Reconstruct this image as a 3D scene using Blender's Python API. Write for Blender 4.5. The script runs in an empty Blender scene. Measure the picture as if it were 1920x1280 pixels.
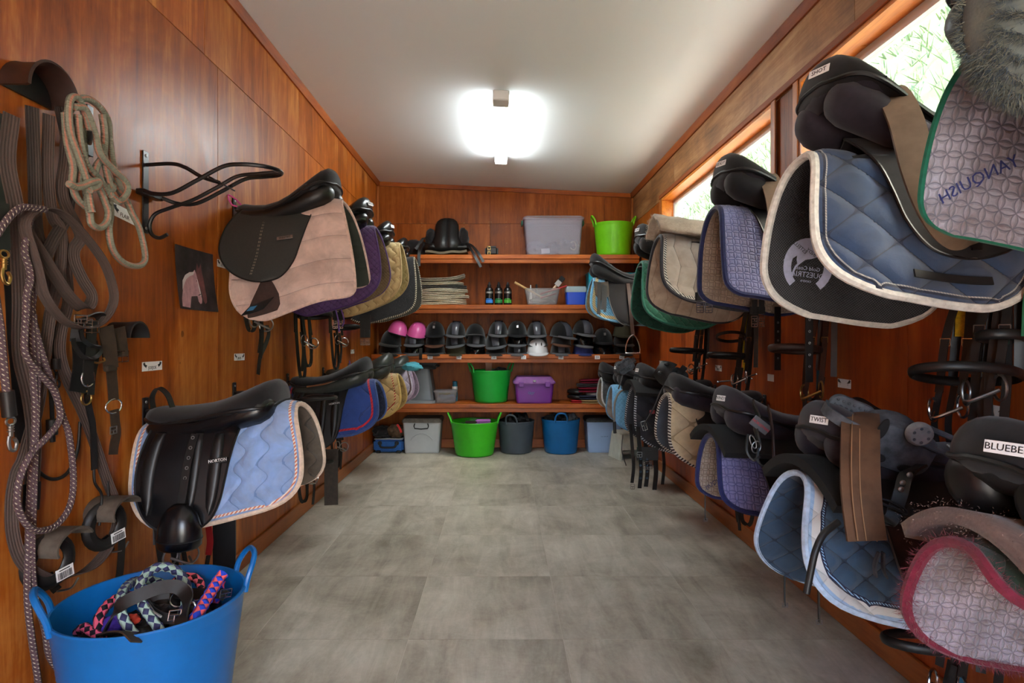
import bpy, bmesh, math, random
import numpy as np
from mathutils import Vector, Matrix, noise

random.seed(7)
np.random.seed(7)
SC = bpy.context.scene
COL = SC.collection
PI = math.pi

# ------------------------------------------------------------------ camera, world, light, exposure
F = 1100.0                       # focal length in pixels of the 1920 x 1280 frame
CX, CY, EYE = 940.0, 632.0, 1.158
cam_data = bpy.data.cameras.new('camera')
cam_data.sensor_width = 36.0
cam_data.lens = F / 1920.0 * 36.0
cam_data.shift_x = (960 - CX) / 1920.0
cam_data.shift_y = -(640 - CY) / 1920.0
cam_data.clip_start = 0.02
cam = bpy.data.objects.new('camera', cam_data)
COL.objects.link(cam)
cam.location = (0, 0, EYE)
cam.rotation_euler = (PI / 2, 0, 0)
SC.camera = cam

world = bpy.data.worlds.new('sky')
SC.world = world
world.use_nodes = True
wn = world.node_tree.nodes
wl = world.node_tree.links
bg = wn['Background']
sky = wn.new('ShaderNodeTexSky')
sky.sky_type = 'NISHITA'
sky.sun_disc = False
sky.sun_elevation = math.radians(48)
sky.sun_rotation = math.radians(120)
sky.air_density = 1.0
sky.dust_density = 3.5
sky.ozone_density = 1.0
wl.new(sky.outputs[0], bg.inputs[0])
bg.inputs[1].default_value = 1.1

sun_data = bpy.data.lights.new('sun', 'SUN')
sun_data.energy = 11.0
sun_data.angle = math.radians(1.0)
sun_data.color = (1.0, 0.95, 0.86)
sun = bpy.data.objects.new('sun', sun_data)
COL.objects.link(sun)
sun.rotation_euler = Vector((0.08, 0.30, -0.95)).to_track_quat('-Z', 'Y').to_euler()

# sampling portals exactly over the real openings (two windows and the doorway behind the camera)
def portal(name, loc, rot, sx, sy):
    d = bpy.data.lights.new(name, 'AREA')
    d.shape = 'RECTANGLE'
    d.size, d.size_y = sx, sy
    d.cycles.is_portal = True
    o = bpy.data.objects.new(name, d)
    COL.objects.link(o)
    o.location = loc
    o.rotation_euler = rot
portal('portal_window', (1.56, 1.68, 2.03), (0, PI / 2, 0), 0.64, 2.06)
portal('portal_window', (1.56, 4.0, 2.03), (0, PI / 2, 0), 0.64, 2.06)
portal('portal_doorway', (0.15, -1.34, 1.03), (-PI / 2, 0, 0), 1.1, 2.06)

vs = SC.view_settings
vs.view_transform = 'Standard'
vs.look = 'None'
vs.gamma = 1.0
vs.use_curve_mapping = False
vs.exposure = 1.68
SC.cycles.use_denoising = True
SC.cycles.max_bounces = 10
SC.cycles.diffuse_bounces = 6
SC.cycles.transparent_max_bounces = 12
SC.cycles.sample_clamp_indirect = 8.0

# ------------------------------------------------------------------ room measures
XL, XR, YB, YF = -1.305, 1.385, 6.16, -1.2
ZL, ZR = 2.79, 2.665                # ceiling height at the two side walls
def zceil(x): return ZL + (ZR - ZL) * (x - XL) / (XR - XL)
def at(px, py, Y):                  # the point seen at a pixel, Y metres in front of the camera
    return Vector(((px - CX) * Y / F, Y, EYE + (CY - py) * Y / F))
def on_left(px, py, off=0.0):       # the point seen at a pixel on a plane `off` in front of the left wall
    x = XL + off
    return at(px, py, x * F / (px - CX))
def on_right(px, py, off=0.0):
    x = XR - off
    return at(px, py, x * F / (px - CX))

# ------------------------------------------------------------------ materials
def C(r, g, b):
    def f(c):
        c /= 255.0
        return c / 12.92 if c <= 0.04045 else ((c + 0.055) / 1.055) ** 2.4
    return (f(r), f(g), f(b), 1.0)

class NT:
    """small helper around a material's node tree"""
    def __init__(self, name, rough=0.5, spec=0.5, metal=0.0):
        self.m = bpy.data.materials.new(name)
        self.m.use_nodes = True
        self.t = self.m.node_tree
        self.b = self.t.nodes['Principled BSDF']
        self.b.inputs['Roughness'].default_value = rough
        self.b.inputs['Specular IOR Level'].default_value = spec
        self.b.inputs['Metallic'].default_value = metal
    def n(self, kind, **kw):
        o = self.t.nodes.new('ShaderNode' + kind)
        for k, v in kw.items():
            setattr(o, k, v)
        return o
    def l(self, a, b): self.t.links.new(a, b)
    def math(self, op, a, b=None, c=None):
        o = self.n('Math', operation=op)
        for i, x in enumerate((a, b, c)):
            if x is None: continue
            if isinstance(x, (int, float)): o.inputs[i].default_value = x
            else: self.l(x, o.inputs[i])
        return o.outputs[0]
    def mix(self, fac, a, b, blend='MIX'):
        o = self.n('Mix', data_type='RGBA', blend_type=blend)
        for sock, x in ((o.inputs[0], fac), (o.inputs[6], a), (o.inputs[7], b)):
            if isinstance(x, (int, float)): sock.default_value = x
            elif isinstance(x, tuple): sock.default_value = x
            else: self.l(x, sock)
        return o.outputs[2]
    def ramp(self, fac, stops):
        o = self.n('ValToRGB')
        e = o.color_ramp.elements
        while len(e) < len(stops): e.new(0.5)
        for k, (p, c) in enumerate(stops):
            e[k].position = p
            e[k].color = c
        self.l(fac, o.inputs[0])
        return o.outputs[0]
    def coords(self, which='Object', scale=(1, 1, 1), rand=False):
        tc = self.n('TexCoord')
        mp = self.n('Mapping')
        mp.inputs['Scale'].default_value = scale
        src = tc.outputs[which]
        if rand:
            oi = self.n('ObjectInfo')
            cm = self.n('VectorMath', operation='MULTIPLY_ADD')
            cx = self.n('CombineXYZ')
            for i in range(3): self.l(oi.outputs['Random'], cx.inputs[i])
            self.l(cx.outputs[0], cm.inputs[0])
            cm.inputs[1].default_value = (37.0, 53.0, 71.0)
            self.l(src, cm.inputs[2])
            src = cm.outputs[0]
        self.l(src, mp.inputs[0])
        return mp.outputs[0]
    def noise(self, vec, scale, detail=3.0, rough=0.55, dist=0.0):
        o = self.n('TexNoise')
        o.inputs['Scale'].default_value = scale
        o.inputs['Detail'].default_value = detail
        o.inputs['Roughness'].default_value = rough
        o.inputs['Distortion'].default_value = dist
        self.l(vec, o.inputs['Vector'])
        return o.outputs[0]
    def base(self, x):
        s = self.b.inputs['Base Color']
        if isinstance(x, tuple): s.default_value = x
        else: self.l(x, s)
    def bump(self, h, strength=0.3, dist=0.002):
        o = self.n('Bump')
        o.inputs['Strength'].default_value = strength
        o.inputs['Distance'].default_value = dist
        self.l(h, o.inputs['Height'])
        self.l(o.outputs[0], self.b.inputs['Normal'])

def wood_mat(name, dark, mid, light, axis='Z', gloss=0.33, rand=True, blotch=0.5):
    m = NT(name, gloss, 0.22 if 'aged' in name else 0.4)
    st = {'X': (0.35, 4, 4), 'Y': (4, 0.35, 4), 'Z': (4, 4, 0.35)}[axis]
    v = m.coords('Object', st, rand)
    v2 = m.coords('Object', (1.1, 1.1, 0.9), rand)
    g = m.noise(v, 2.0, 5.0, 0.6, 1.6)
    fine = m.noise(v, 22.0, 3.0, 0.6, 0.6)
    b = m.noise(v2, 1.5, 5.0, 0.68, 0.8)
    s = m.math('MULTIPLY_ADD', b, blotch, m.math('MULTIPLY_ADD', g, 0.72, m.math('MULTIPLY', fine, 0.28)))
    s = m.math('SUBTRACT', s, blotch * 0.5)
    c = m.ramp(s, [(0.28, dark), (0.5, mid), (0.72, light)])
    oi = m.n('ObjectInfo')
    hv = m.n('HueSaturation')
    m.l(c, hv.inputs['Color'])
    m.l(m.math('MULTIPLY_ADD', oi.outputs['Random'], 0.3, 0.86), hv.inputs['Value'])
    kv = m.n('TexVoronoi', feature='F1')
    kv.inputs['Scale'].default_value = 3.4
    m.l(v2, kv.inputs['Vector'])
    knot = m.math('LESS_THAN', m.math('MULTIPLY_ADD', fine, 0.02, kv.outputs['Distance']), 0.052)
    m.base(m.mix(m.math('MULTIPLY', knot, 0.55), hv.outputs[0], tuple(c * 0.35 for c in dark[:3]) + (1,)))
    r = m.math('MULTIPLY_ADD', b, 0.35, gloss - 0.15)
    m.l(r, m.b.inputs['Roughness'])
    m.bump(m.math('ADD', g, fine), 0.12, 0.002)
    return m.m

def plain_mat(name, col, rough=0.5, spec=0.5, metal=0.0, var=0.0, scale=30.0, bump=0.0, sheen=0.0, coat=0.0):
    m = NT(name, rough, spec, metal)
    if var or bump:
        v = m.coords('Object')
        n = m.noise(v, scale, 4.0, 0.6)
        if var:
            d = tuple(c * (1 - var) for c in col[:3]) + (1,)
            l = tuple(min(1, c * (1 + var)) for c in col[:3]) + (1,)
            m.base(m.ramp(n, [(0.3, d), (0.7, l)]))
        else: m.base(col)
        if bump: m.bump(n, bump, 0.003)
    else: m.base(col)
    if sheen:
        m.b.inputs['Sheen Weight'].default_value = sheen
    if coat:
        m.b.inputs['Coat Weight'].default_value = coat
    return m.m

def clear_mat(name, tint, opacity, rough=0.15):
    """thin translucent plastic"""
    m = NT(name, rough, 0.5)
    m.base(tint)
    tr = m.n('BsdfTransparent')
    tr.inputs[0].default_value = tuple(0.5 + 0.5 * c for c in tint[:3]) + (1,)
    mx = m.n('MixShader')
    mx.inputs[0].default_value = opacity
    out = m.t.nodes['Material Output']
    m.l(tr.outputs[0], mx.inputs[1])
    m.l(m.b.outputs[0], mx.inputs[2])
    m.l(mx.outputs[0], out.inputs[0])
    return m.m

def quilt_h(kind, s, U, V):
    """puffiness 0..1 of a quilting pattern at (U, V) metres"""
    sn = lambda x: np.abs(np.sin(PI * x))
    if kind == 'diamond':
        return np.sqrt(sn((U + V) / s) * sn((U - V) / s))
    if kind == 'cross':
        return np.sqrt(sn((U * 0.75 + V) / s) * sn((U * 0.75 - V) / s))
    if kind == 'channel':
        return sn(V / s) ** 0.4 * np.ones_like(U)
    if kind == 'wave':
        return np.sqrt(sn((U + 0.22 * s * np.sin(2 * PI * V / (s * 1.15))) / s) *
                       (0.15 + 0.85 * sn((V + 0.22 * s * np.sin(2 * PI * U / (s * 1.15))) / (s * 1.3))))
    if kind == 'zigzag':
        tri = np.abs(((V / (s * 1.2)) % 2.0) - 1.0)
        return np.sqrt(sn((U + 0.35 * s * tri) / s) * (0.4 + 0.6 * sn(V / (s * 1.2))))
    if kind == 'circle':
        q, w = (U / s) % 1.0, (V / s) % 1.0
        m = np.full_like(q, 9.0)
        for a in (0, 1):
            for b in (0, 1):
                m = np.minimum(m, np.abs(np.hypot(q - a, w - b) - 0.707))
        return np.clip(m * 5, 0, 1)
    return np.ones_like(U)

def quilt_nodes(m, kind, s, U, V):
    M = m.math
    sn = lambda x: M('ABSOLUTE', M('SINE', M('MULTIPLY', x, PI)))
    if kind == 'diamond':
        return M('SQRT', M('MULTIPLY', sn(M('DIVIDE', M('ADD', U, V), s)), sn(M('DIVIDE', M('SUBTRACT', U, V), s))))
    if kind == 'cross':
        U = M('MULTIPLY', U, 0.75)
        return M('SQRT', M('MULTIPLY', sn(M('DIVIDE', M('ADD', U, V), s)), sn(M('DIVIDE', M('SUBTRACT', U, V), s))))
    if kind == 'channel':
        return M('POWER', sn(M('DIVIDE', V, s)), 0.4)
    if kind == 'wave':
        a = M('MULTIPLY', M('SINE', M('MULTIPLY', V, 2 * PI / (s * 1.15))), 0.22 * s)
        b = M('MULTIPLY', M('SINE', M('MULTIPLY', U, 2 * PI / (s * 1.15))), 0.22 * s)
        x = sn(M('DIVIDE', M('ADD', U, a), s))
        y = M('MULTIPLY_ADD', sn(M('DIVIDE', M('ADD', V, b), s * 1.3)), 0.85, 0.15)
        return M('SQRT', M('MULTIPLY', x, y))
    if kind == 'zigzag':
        t = M('PINGPONG', M('DIVIDE', V, s * 1.2), 1.0)
        t = M('SUBTRACT', 1.0, t)
        x = sn(M('DIVIDE', M('MULTIPLY_ADD', t, 0.35 * s, U), s))
        y = M('MULTIPLY_ADD', sn(M('DIVIDE', V, s * 1.2)), 0.6, 0.4)
        return M('SQRT', M('MULTIPLY', x, y))
    if kind == 'circle':
        q = M('FLOORED_MODULO', M('DIVIDE', U, s), 1.0)
        w = M('FLOORED_MODULO', M('DIVIDE', V, s), 1.0)
        best = None
        for a in (0.0, 1.0):
            for b in (0.0, 1.0):
                dx, dy = M('SUBTRACT', q, a), M('SUBTRACT', w, b)
                d = M('SQRT', M('ADD', M('MULTIPLY', dx, dx), M('MULTIPLY', dy, dy)))
                d = M('ABSOLUTE', M('SUBTRACT', d, 0.707))
                best = d if best is None else M('MINIMUM', best, d)
        return M('MINIMUM', M('MULTIPLY', best, 5.0), 1.0)
    return None

def cloth_mat(name, col, kind=None, s=0.06, stitch=None, dirt=None, band=None, trims=(), rough=0.85, sheen=0.25, bump=0.5, weave=900.0, dirt_amt=0.5):
    """pad cloth: quilting from the UV map in metres, borders from the 'edge' UV map (distance to the hem)"""
    m = NT(name, rough, 0.25)
    uv = m.n('UVMap', uv_map='UVMap')
    sp = m.n('SeparateXYZ')
    m.l(uv.outputs[0], sp.inputs[0])
    U, V = sp.outputs[0], sp.outputs[1]
    v = m.coords('Object')
    big = m.noise(v, 9.0, 4.0, 0.65, 0.5)
    fine = m.noise(uv.outputs[0], weave, 2.0, 0.5)
    d = tuple(c * 0.72 for c in col[:3]) + (1,)
    l = tuple(min(1, c * 1.25) for c in col[:3]) + (1,)
    c = m.ramp(m.math('MULTIPLY_ADD', fine, 0.35, m.math('MULTIPLY', big, 0.65)), [(0.35, d), (0.65, l)])
    if dirt:
        f = m.math('MULTIPLY', m.math('SMOOTHSTEP', m.noise(v, 5.0, 6.0, 0.7, 0.8), 0.45, 0.7) if False else m.math('MULTIPLY', m.math('MAXIMUM', m.math('SUBTRACT', m.noise(v, 6.0, 6.0, 0.7, 0.8), 0.42), 0.0), 4.0), dirt_amt)
        f = m.math('MINIMUM', f, 0.9)
        c = m.mix(f, c, dirt)
    h = quilt_nodes(m, kind, s, U, V) if kind else None
    if h is not None and stitch:
        line = m.math('LESS_THAN', h, 0.2)
        c = m.mix(m.math('MULTIPLY', line, 0.75), c, stitch)
    if band or trims:
        ev = m.n('UVMap', uv_map='edge')
        es = m.n('SeparateXYZ')
        m.l(ev.outputs[0], es.inputs[0])
        e = es.outputs[0]
        if band:
            c = m.mix(m.math('LESS_THAN', e, band[0]), c, band[1])
        for (e0, e1, ca, cb, pitch) in trims:
            inside = m.math('MULTIPLY', m.math('GREATER_THAN', e, e0), m.math('LESS_THAN', e, e1))
            st = m.math('GREATER_THAN', m.math('FLOORED_MODULO', m.math('DIVIDE', m.math('ADD', U, V), pitch), 1.0), 0.5)
            c = m.mix(inside, c, m.mix(st, ca, cb))
    m.base(c)
    hh = m.math('MULTIPLY', fine, 0.12)
    if h is not None: hh = m.math('ADD', hh, m.math('MINIMUM', h, 0.75))
    m.bump(m.math('MULTIPLY_ADD', big, 0.2, hh), min(1.0, bump * 1.6), max(0.005, 0.11 * s) if kind else 0.006)
    m.b.inputs['Sheen Weight'].default_value = sheen
    return m.m

def braid_mat(name, ca, cb, pitch, turns=2.0, rough=0.75):
    """two colour plait along a tube; UV u = metres along, v = 0..1 around"""
    m = NT(name, rough, 0.3)
    uv = m.n('UVMap', uv_map='UVMap')
    sp = m.n('SeparateXYZ')
    m.l(uv.outputs[0], sp.inputs[0])
    p = m.math('DIVIDE', sp.outputs[0], pitch)
    q = m.math('MULTIPLY', sp.outputs[1], turns)
    a = m.math('GREATER_THAN', m.math('FLOORED_MODULO', m.math('ADD', p, q), 1.0), 0.5)
    b = m.math('GREATER_THAN', m.math('FLOORED_MODULO', m.math('SUBTRACT', p, q), 1.0), 0.5)
    x = m.math('ABSOLUTE', m.math('SUBTRACT', a, b))
    m.base(m.mix(x, ca, cb))
    sa = m.math('ABSOLUTE', m.math('SINE', m.math('MULTIPLY', m.math('ADD', p, q), 2 * PI)))
    sb = m.math('ABSOLUTE', m.math('SINE', m.math('MULTIPLY', m.math('SUBTRACT', p, q), 2 * PI)))
    m.bump(m.math('MULTIPLY', sa, sb), 0.8, 0.004)
    return m.m

def fleck_mat(name, base, fleck, pitch):
    m = NT(name, 0.8, 0.25)
    uv = m.n('UVMap', uv_map='UVMap')
    sp = m.n('SeparateXYZ')
    m.l(uv.outputs[0], sp.inputs[0])
    p = m.math('DIVIDE', sp.outputs[0], pitch)
    q = m.math('MULTIPLY', sp.outputs[1], 4.0)
    a = m.math('GREATER_THAN', m.math('FLOORED_MODULO', m.math('ADD', p, q), 1.0), 0.78)
    b = m.math('GREATER_THAN', m.math('FLOORED_MODULO', m.math('SUBTRACT', p, m.math('MULTIPLY', q, 0.5)), 1.0), 0.5)
    m.base(m.mix(m.math('MULTIPLY', a, b), base, fleck))
    m.bump(m.math('SINE', m.math('MULTIPLY', m.math('ADD', p, q), 2 * PI)), 0.5, 0.002)
    return m.m

def stripe_mat(name, stops, rough=0.8, ribs=0.0):
    """lengthwise stripes: constant ramp over v around a tube or across a strap"""
    m = NT(name, rough, 0.25)
    uv = m.n('UVMap', uv_map='UVMap')
    sp = m.n('SeparateXYZ')
    m.l(uv.outputs[0], sp.inputs[0])
    o = m.n('ValToRGB')
    o.color_ramp.interpolation = 'CONSTANT'
    e = o.color_ramp.elements
    while len(e) < len(stops): e.new(0.5)
    for k, (p, c) in enumerate(stops):
        e[k].position, e[k].color = p, c
    m.l(sp.outputs[1], o.inputs[0])
    fine = m.noise(m.coords('Object'), 160.0, 2.0)
    m.base(m.mix(m.math('MULTIPLY', fine, 0.5), o.outputs[0], (0.05, 0.05, 0.05, 1)))
    if ribs:
        r = m.math('SINE', m.math('MULTIPLY', sp.outputs[1], ribs * 2 * PI))
        m.bump(m.math('MULTIPLY_ADD', r, 0.6, fine), 0.6, 0.002)
    else: m.bump(m.math('ADD', m.math('SINE', m.math('MULTIPLY', m.math('MULTIPLY_ADD', sp.outputs[1], 0.01, sp.outputs[0]), 900.0)), fine), 0.35, 0.0015)
    return m.m

M = {}
M['ply_left'] = wood_mat('varnished plywood', C(112, 50, 8), C(166, 84, 20), C(206, 134, 62), 'Z', 0.34, True, 0.8)
M['ply_back'] = wood_mat('aged plywood', C(96, 44, 8), C(146, 73, 18), C(172, 98, 34), 'Z', 0.42, True, 0.7)
M['ply_right'] = wood_mat('red stained plywood', C(104, 38, 8), C(150, 64, 18), C(176, 88, 30), 'Z', 0.36, True, 0.6)
M['ply_band'] = wood_mat('weathered plywood', C(104, 66, 34), C(158, 110, 66), C(190, 150, 104), 'Y', 0.45, True, 0.8)
M['trim'] = wood_mat('varnished trim', C(108, 50, 14), C(146, 72, 24), C(168, 92, 36), 'Y', 0.6)
M['jamb'] = wood_mat('orange varnished lining', C(150, 78, 20), C(196, 112, 36), C(218, 140, 60), 'Y', 0.3)
M['trim_x'] = wood_mat('varnished shelf board', C(112, 48, 10), C(166, 82, 22), C(196, 110, 38), 'X', 0.38)
M['trim_z'] = wood_mat('varnished upright', C(124, 66, 26), C(168, 96, 42), C(192, 118, 58), 'Z', 0.36)
M['baseboard'] = wood_mat('varnished baseboard', C(112, 60, 26), C(146, 84, 40), C(166, 100, 52), 'Y', 0.4)
M['ceiling'] = plain_mat('ceiling paint', C(236, 240, 243), 0.55, 0.3)
M['white_gloss'] = plain_mat('white enamel', C(232, 232, 230), 0.35)
M['paper'] = plain_mat('white paper', C(232, 232, 232), 0.6)
M['ink'] = plain_mat('black ink', C(22, 22, 24), 0.6)
M['blue_ink'] = plain_mat('blue ink', C(40, 50, 110), 0.6)
M['steel'] = plain_mat('polished steel', C(200, 200, 202), 0.22, 0.5, 1.0)
M['dull_steel'] = plain_mat('dull steel', C(150, 150, 150), 0.42, 0.5, 1.0)
M['brass'] = plain_mat('worn brass', C(176, 142, 84), 0.35, 0.5, 1.0)
M['rack'] = plain_mat('black powder coat', C(20, 20, 22), 0.28, 0.5)
M['leather'] = plain_mat('black leather', C(19, 18, 19), 0.42, 0.5, 0, 0.3, 40, 0.15)
M['shiny_leather'] = plain_mat('polished black leather', C(15, 15, 18), 0.27, 0.5, 0, 0.2, 30, 0.08)
M['suede'] = plain_mat('charcoal suede', C(28, 26, 28), 0.85, 0.2, 0, 0.25, 25, 0.2, 0.15)
M['suede_purple'] = plain_mat('faded purple grey suede', C(43, 38, 46), 0.85, 0.2, 0, 0.25, 25, 0.2, 0.15)
M['green_leather'] = plain_mat('dull dark green black leather', C(50, 54, 50), 0.4, 0.5, 0, 0.25, 25, 0.1)
M['flap_leather'] = plain_mat('grained charcoal flap leather', C(46, 47, 45), 0.5, 0.45, 0, 0.15, 120, 0.2)
M['brown_leather'] = plain_mat('dark brown leather', C(52, 32, 26), 0.5, 0.45, 0, 0.3, 25, 0.15)
M['tan_girth'] = plain_mat('worn brown girth webbing', C(90, 64, 46), 0.75, 0.3, 0, 0.28, 14, 0.3)
M['grey_girth'] = plain_mat('taupe girth leather', C(112, 92, 74), 0.65, 0.35, 0, 0.2, 18, 0.2)
M['strap'] = plain_mat('black strap leather', C(22, 21, 21), 0.45, 0.45, 0, 0.35, 50, 0.15)
M['old_strap'] = plain_mat('old brown strap leather', C(50, 38, 28), 0.6, 0.4, 0, 0.35, 40, 0.25)
M['rubber'] = plain_mat('dark rubber', C(23, 24, 27), 0.6, 0.4, 0, 0.25, 60, 0.15)
M['dusty_rubber'] = plain_mat('dusty grey plastic', C(74, 79, 86), 0.7, 0.35, 0, 0.45, 35, 0.25)
M['stitch'] = plain_mat('cream stitching', C(170, 160, 140), 0.8)
M['glass'] = clear_mat('dusty window glass', C(222, 230, 222), 0.10, 0.1)
# ------------------------------------------------------------------ mesh helpers
WM = {}
def V3(p): return p if isinstance(p, Vector) else Vector(p)

def smooth_path(pts, n=8, closed=False):
    """Catmull-Rom through the points"""
    pts = [V3(p) for p in pts]
    if len(pts) < 3 and not closed: 
        return [pts[0].lerp(pts[-1], k / n) for k in range(n + 1)]
    out = []
    m = len(pts)
    segs = m if closed else m - 1
    for i in range(segs):
        p1, p2 = pts[i % m], pts[(i + 1) % m]
        p0 = pts[(i - 1) % m] if (closed or i > 0) else p1 * 2 - p2
        p3 = pts[(i + 2) % m] if (closed or i + 2 < m) else p2 * 2 - p1
        for k in range(n):
            t = k / n
            out.append(0.5 * ((2 * p1) + (p2 - p0) * t + (2 * p0 - 5 * p1 + 4 * p2 - p3) * t * t + (3 * p1 - p0 - 3 * p2 + p3) * t ** 3))
    if not closed: out.append(pts[-1].copy())
    return out

class MB:
    def __init__(self):
        self.v, self.f, self.uv, self.mi = [], [], [], []
    def add(self, verts, faces, uvs=None, mi=0):
        o = len(self.v)
        self.v += [tuple(p) for p in verts]
        self.uv += [tuple(u) for u in uvs] if uvs is not None else [(p[0] + p[1], p[2]) for p in verts]
        for f in faces:
            self.f.append(tuple(i + o for i in f))
            self.mi.append(mi)
        return self
    def box(self, c, s, rot=None, bev=0.0, mi=0, seg=1):
        bm = bmesh.new()
        bmesh.ops.create_cube(bm, size=1.0)
        for w in bm.verts: w.co = Vector((w.co.x * s[0], w.co.y * s[1], w.co.z * s[2]))
        if bev: bmesh.ops.bevel(bm, geom=list(bm.edges), offset=min(bev, min(s) * 0.45), segments=seg, affect='EDGES')
        bm.verts.index_update()
        R = rot if rot is not None else Matrix.Identity(3)
        c = V3(c)
        self.add([R @ w.co + c for w in bm.verts], [[w.index for w in f.verts] for f in bm.faces], None, mi)
        bm.free()
        return self
    def span(self, lo, hi, bev=0.0, mi=0):
        lo, hi = V3(lo), V3(hi)
        return self.box((lo + hi) / 2, hi - lo, None, bev, mi)
    def tube(self, path, r, n=8, closed=False, mi=0, flat=1.0, cap=True):
        path = [V3(p) for p in path]
        k = len(path)
        rs = r if isinstance(r, (list, tuple)) else [r] * k
        tang = []
        for i in range(k):
            a = path[(i - 1) % k] if closed or i > 0 else path[i]
            b = path[(i + 1) % k] if closed or i < k - 1 else path[i]
            t = (b - a)
            tang.append(t.normalized() if t.length > 1e-9 else Vector((0, 0, 1)))
        ref = Vector((0, 0, 1)) if abs(tang[0].z) < 0.9 else Vector((1, 0, 0))
        nrm = (ref - tang[0] * ref.dot(tang[0])).normalized()
        verts, uvs, L = [], [], 0.0
        for i in range(k):
            if i: L += (path[i] - path[i - 1]).length
            nrm = (nrm - tang[i] * nrm.dot(tang[i]))
            nrm = nrm.normalized() if nrm.length > 1e-6 else tang[i].orthogonal().normalized()
            bn = tang[i].cross(nrm)
            for j in range(n + 1):
                a = 2 * PI * j / n
                verts.append(path[i] + nrm * (math.cos(a) * rs[i]) + bn * (math.sin(a) * rs[i] * flat))
                uvs.append((L, j / n))
        w = n + 1
        faces = []
        rows = k if closed else k - 1
        for i in range(rows):
            i2 = (i + 1) % k
            for j in range(n):
                faces.append((i * w + j, i * w + j + 1, i2 * w + j + 1, i2 * w + j))
        if cap and not closed:
            faces.append(tuple(range(n - 1, -1, -1)))
            faces.append(tuple((k - 1) * w + j for j in range(n)))
        return self.add(verts, faces, uvs, mi)
    def ribbon(self, path, w, t, wide, mi=0, closed=False):
        """flat strap along a path; `wide` = direction(s) of its width (Vector or list)"""
        path = [V3(p) for p in path]
        k = len(path)
        ws = w if isinstance(w, (list, tuple)) else [w] * k
        verts, uvs, L = [], [], 0.0
        for i in range(k):
            a = path[(i - 1) % k] if closed or i > 0 else path[i]
            b = path[(i + 1) % k] if closed or i < k - 1 else path[i]
            tg = (b - a).normalized()
            if i: L += (path[i] - path[i - 1]).length
            wd = V3(wide[i] if isinstance(wide, list) else wide)
            wd = wd - tg * wd.dot(tg)
            wd = wd.normalized() if wd.length > 1e-5 else tg.orthogonal().normalized()
            nn = tg.cross(wd)
            h, q = ws[i] / 2, t / 2
            for (x, y, vv) in ((-h, -q, 0.0), (h, -q, 1.0), (h, q, 1.0), (-h, q, 0.0)):
                verts.append(path[i] + wd * x + nn * y)
                uvs.append((L, vv))
        faces = []
        rows = k if closed else k - 1
        for i in range(rows):
            i2 = (i + 1) % k
            for j in range(4):
                j2 = (j + 1) % 4
                faces.append((i * 4 + j, i * 4 + j2, i2 * 4 + j2, i2 * 4 + j))
        if not closed:
            faces += [(3, 2, 1, 0), tuple((k - 1) * 4 + j for j in range(4))]
        return self.add(verts, faces, uvs, mi)
    def loft(self, rings, caps=(True, True), mi=0, closed=True):
        n = len(rings[0])
        verts = [p for r in rings for p in r]
        faces = []
        for i in range(len(rings) - 1):
            for j in range(n if closed else n - 1):
                j2 = (j + 1) % n
                faces.append((i * n + j, i * n + j2, (i + 1) * n + j2, (i + 1) * n + j))
        if caps[0]: faces.append(tuple(range(n - 1, -1, -1)))
        if caps[1]: faces.append(tuple((len(rings) - 1) * n + j for j in range(n)))
        return self.add(verts, faces, None, mi)
    def lathe(self, prof, n=32, c=(0, 0, 0), sx=1.0, sy=1.0, mi=0, caps=(False, False)):
        c = V3(c)
        rings = [[c + Vector((r * math.cos(2 * PI * j / n) * sx, r * math.sin(2 * PI * j / n) * sy, z)) for j in range(n)] for r, z in prof]
        return self.loft(rings, caps, mi)
    def ellipsoid(self, c, s, rot=None, nu=16, nv=10, mi=0, p=1.0):
        R = rot if rot is not None else Matrix.Identity(3)
        c = V3(c)
        sg = lambda x: math.copysign(abs(x) ** p, x)
        rings = []
        for i in range(nv + 1):
            ph = -PI / 2 + PI * i / nv
            ph = max(-PI / 2 + 0.02, min(PI / 2 - 0.02, ph))
            rings.append([c + R @ Vector((s[0] * sg(math.cos(ph)) * sg(math.cos(2 * PI * j / nu)), s[1] * sg(math.cos(ph)) * sg(math.sin(2 * PI * j / nu)), s[2] * sg(math.sin(ph)))) for j in range(nu)])
        return self.loft(rings, (True, True), mi)
    def poly(self, pts, depth, mi=0):
        """flat outline (3D points, planar) extruded along `depth` (Vector)"""
        pts = [V3(p) for p in pts]
        n = len(pts)
        vs = pts + [p + depth for p in pts]
        f = [tuple(range(n - 1, -1, -1)), tuple(range(n, 2 * n))]
        f += [(j, (j + 1) % n, n + (j + 1) % n, n + j) for j in range(n)]
        return self.add(vs, f, None, mi)
    def sheet(self, P, t, mi=0, UV=None):
        """grid of points (rows x cols) given thickness t along its normals, closed all round"""
        r, c = len(P), len(P[0])
        A = np.array([[tuple(q) for q in row] for row in P], dtype=float)
        du = np.gradient(A, axis=1); dv = np.gradient(A, axis=0)
        N = np.cross(du, dv)
        N /= np.maximum(np.linalg.norm(N, axis=2, keepdims=True), 1e-9)
        top = (A + N * t / 2).reshape(-1, 3).tolist()
        bot = (A - N * t / 2).reshape(-1, 3).tolist()
        n = r * c
        idx = lambda i, j: i * c + j
        f = []
        for i in range(r - 1):
            for j in range(c - 1):
                a, b, d, e = idx(i, j), idx(i, j + 1), idx(i + 1, j + 1), idx(i + 1, j)
                f.append((a, b, d, e)); f.append((n + e, n + d, n + b, n + a))
        loop = [idx(0, j) for j in range(c)] + [idx(i, c - 1) for i in range(1, r)] + [idx(r - 1, j) for j in range(c - 2, -1, -1)] + [idx(i, 0) for i in range(r - 2, 0, -1)]
        for k in range(len(loop)):
            a, b = loop[k], loop[(k + 1) % len(loop)]
            f.append((b, a, n + a, n + b))
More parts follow.
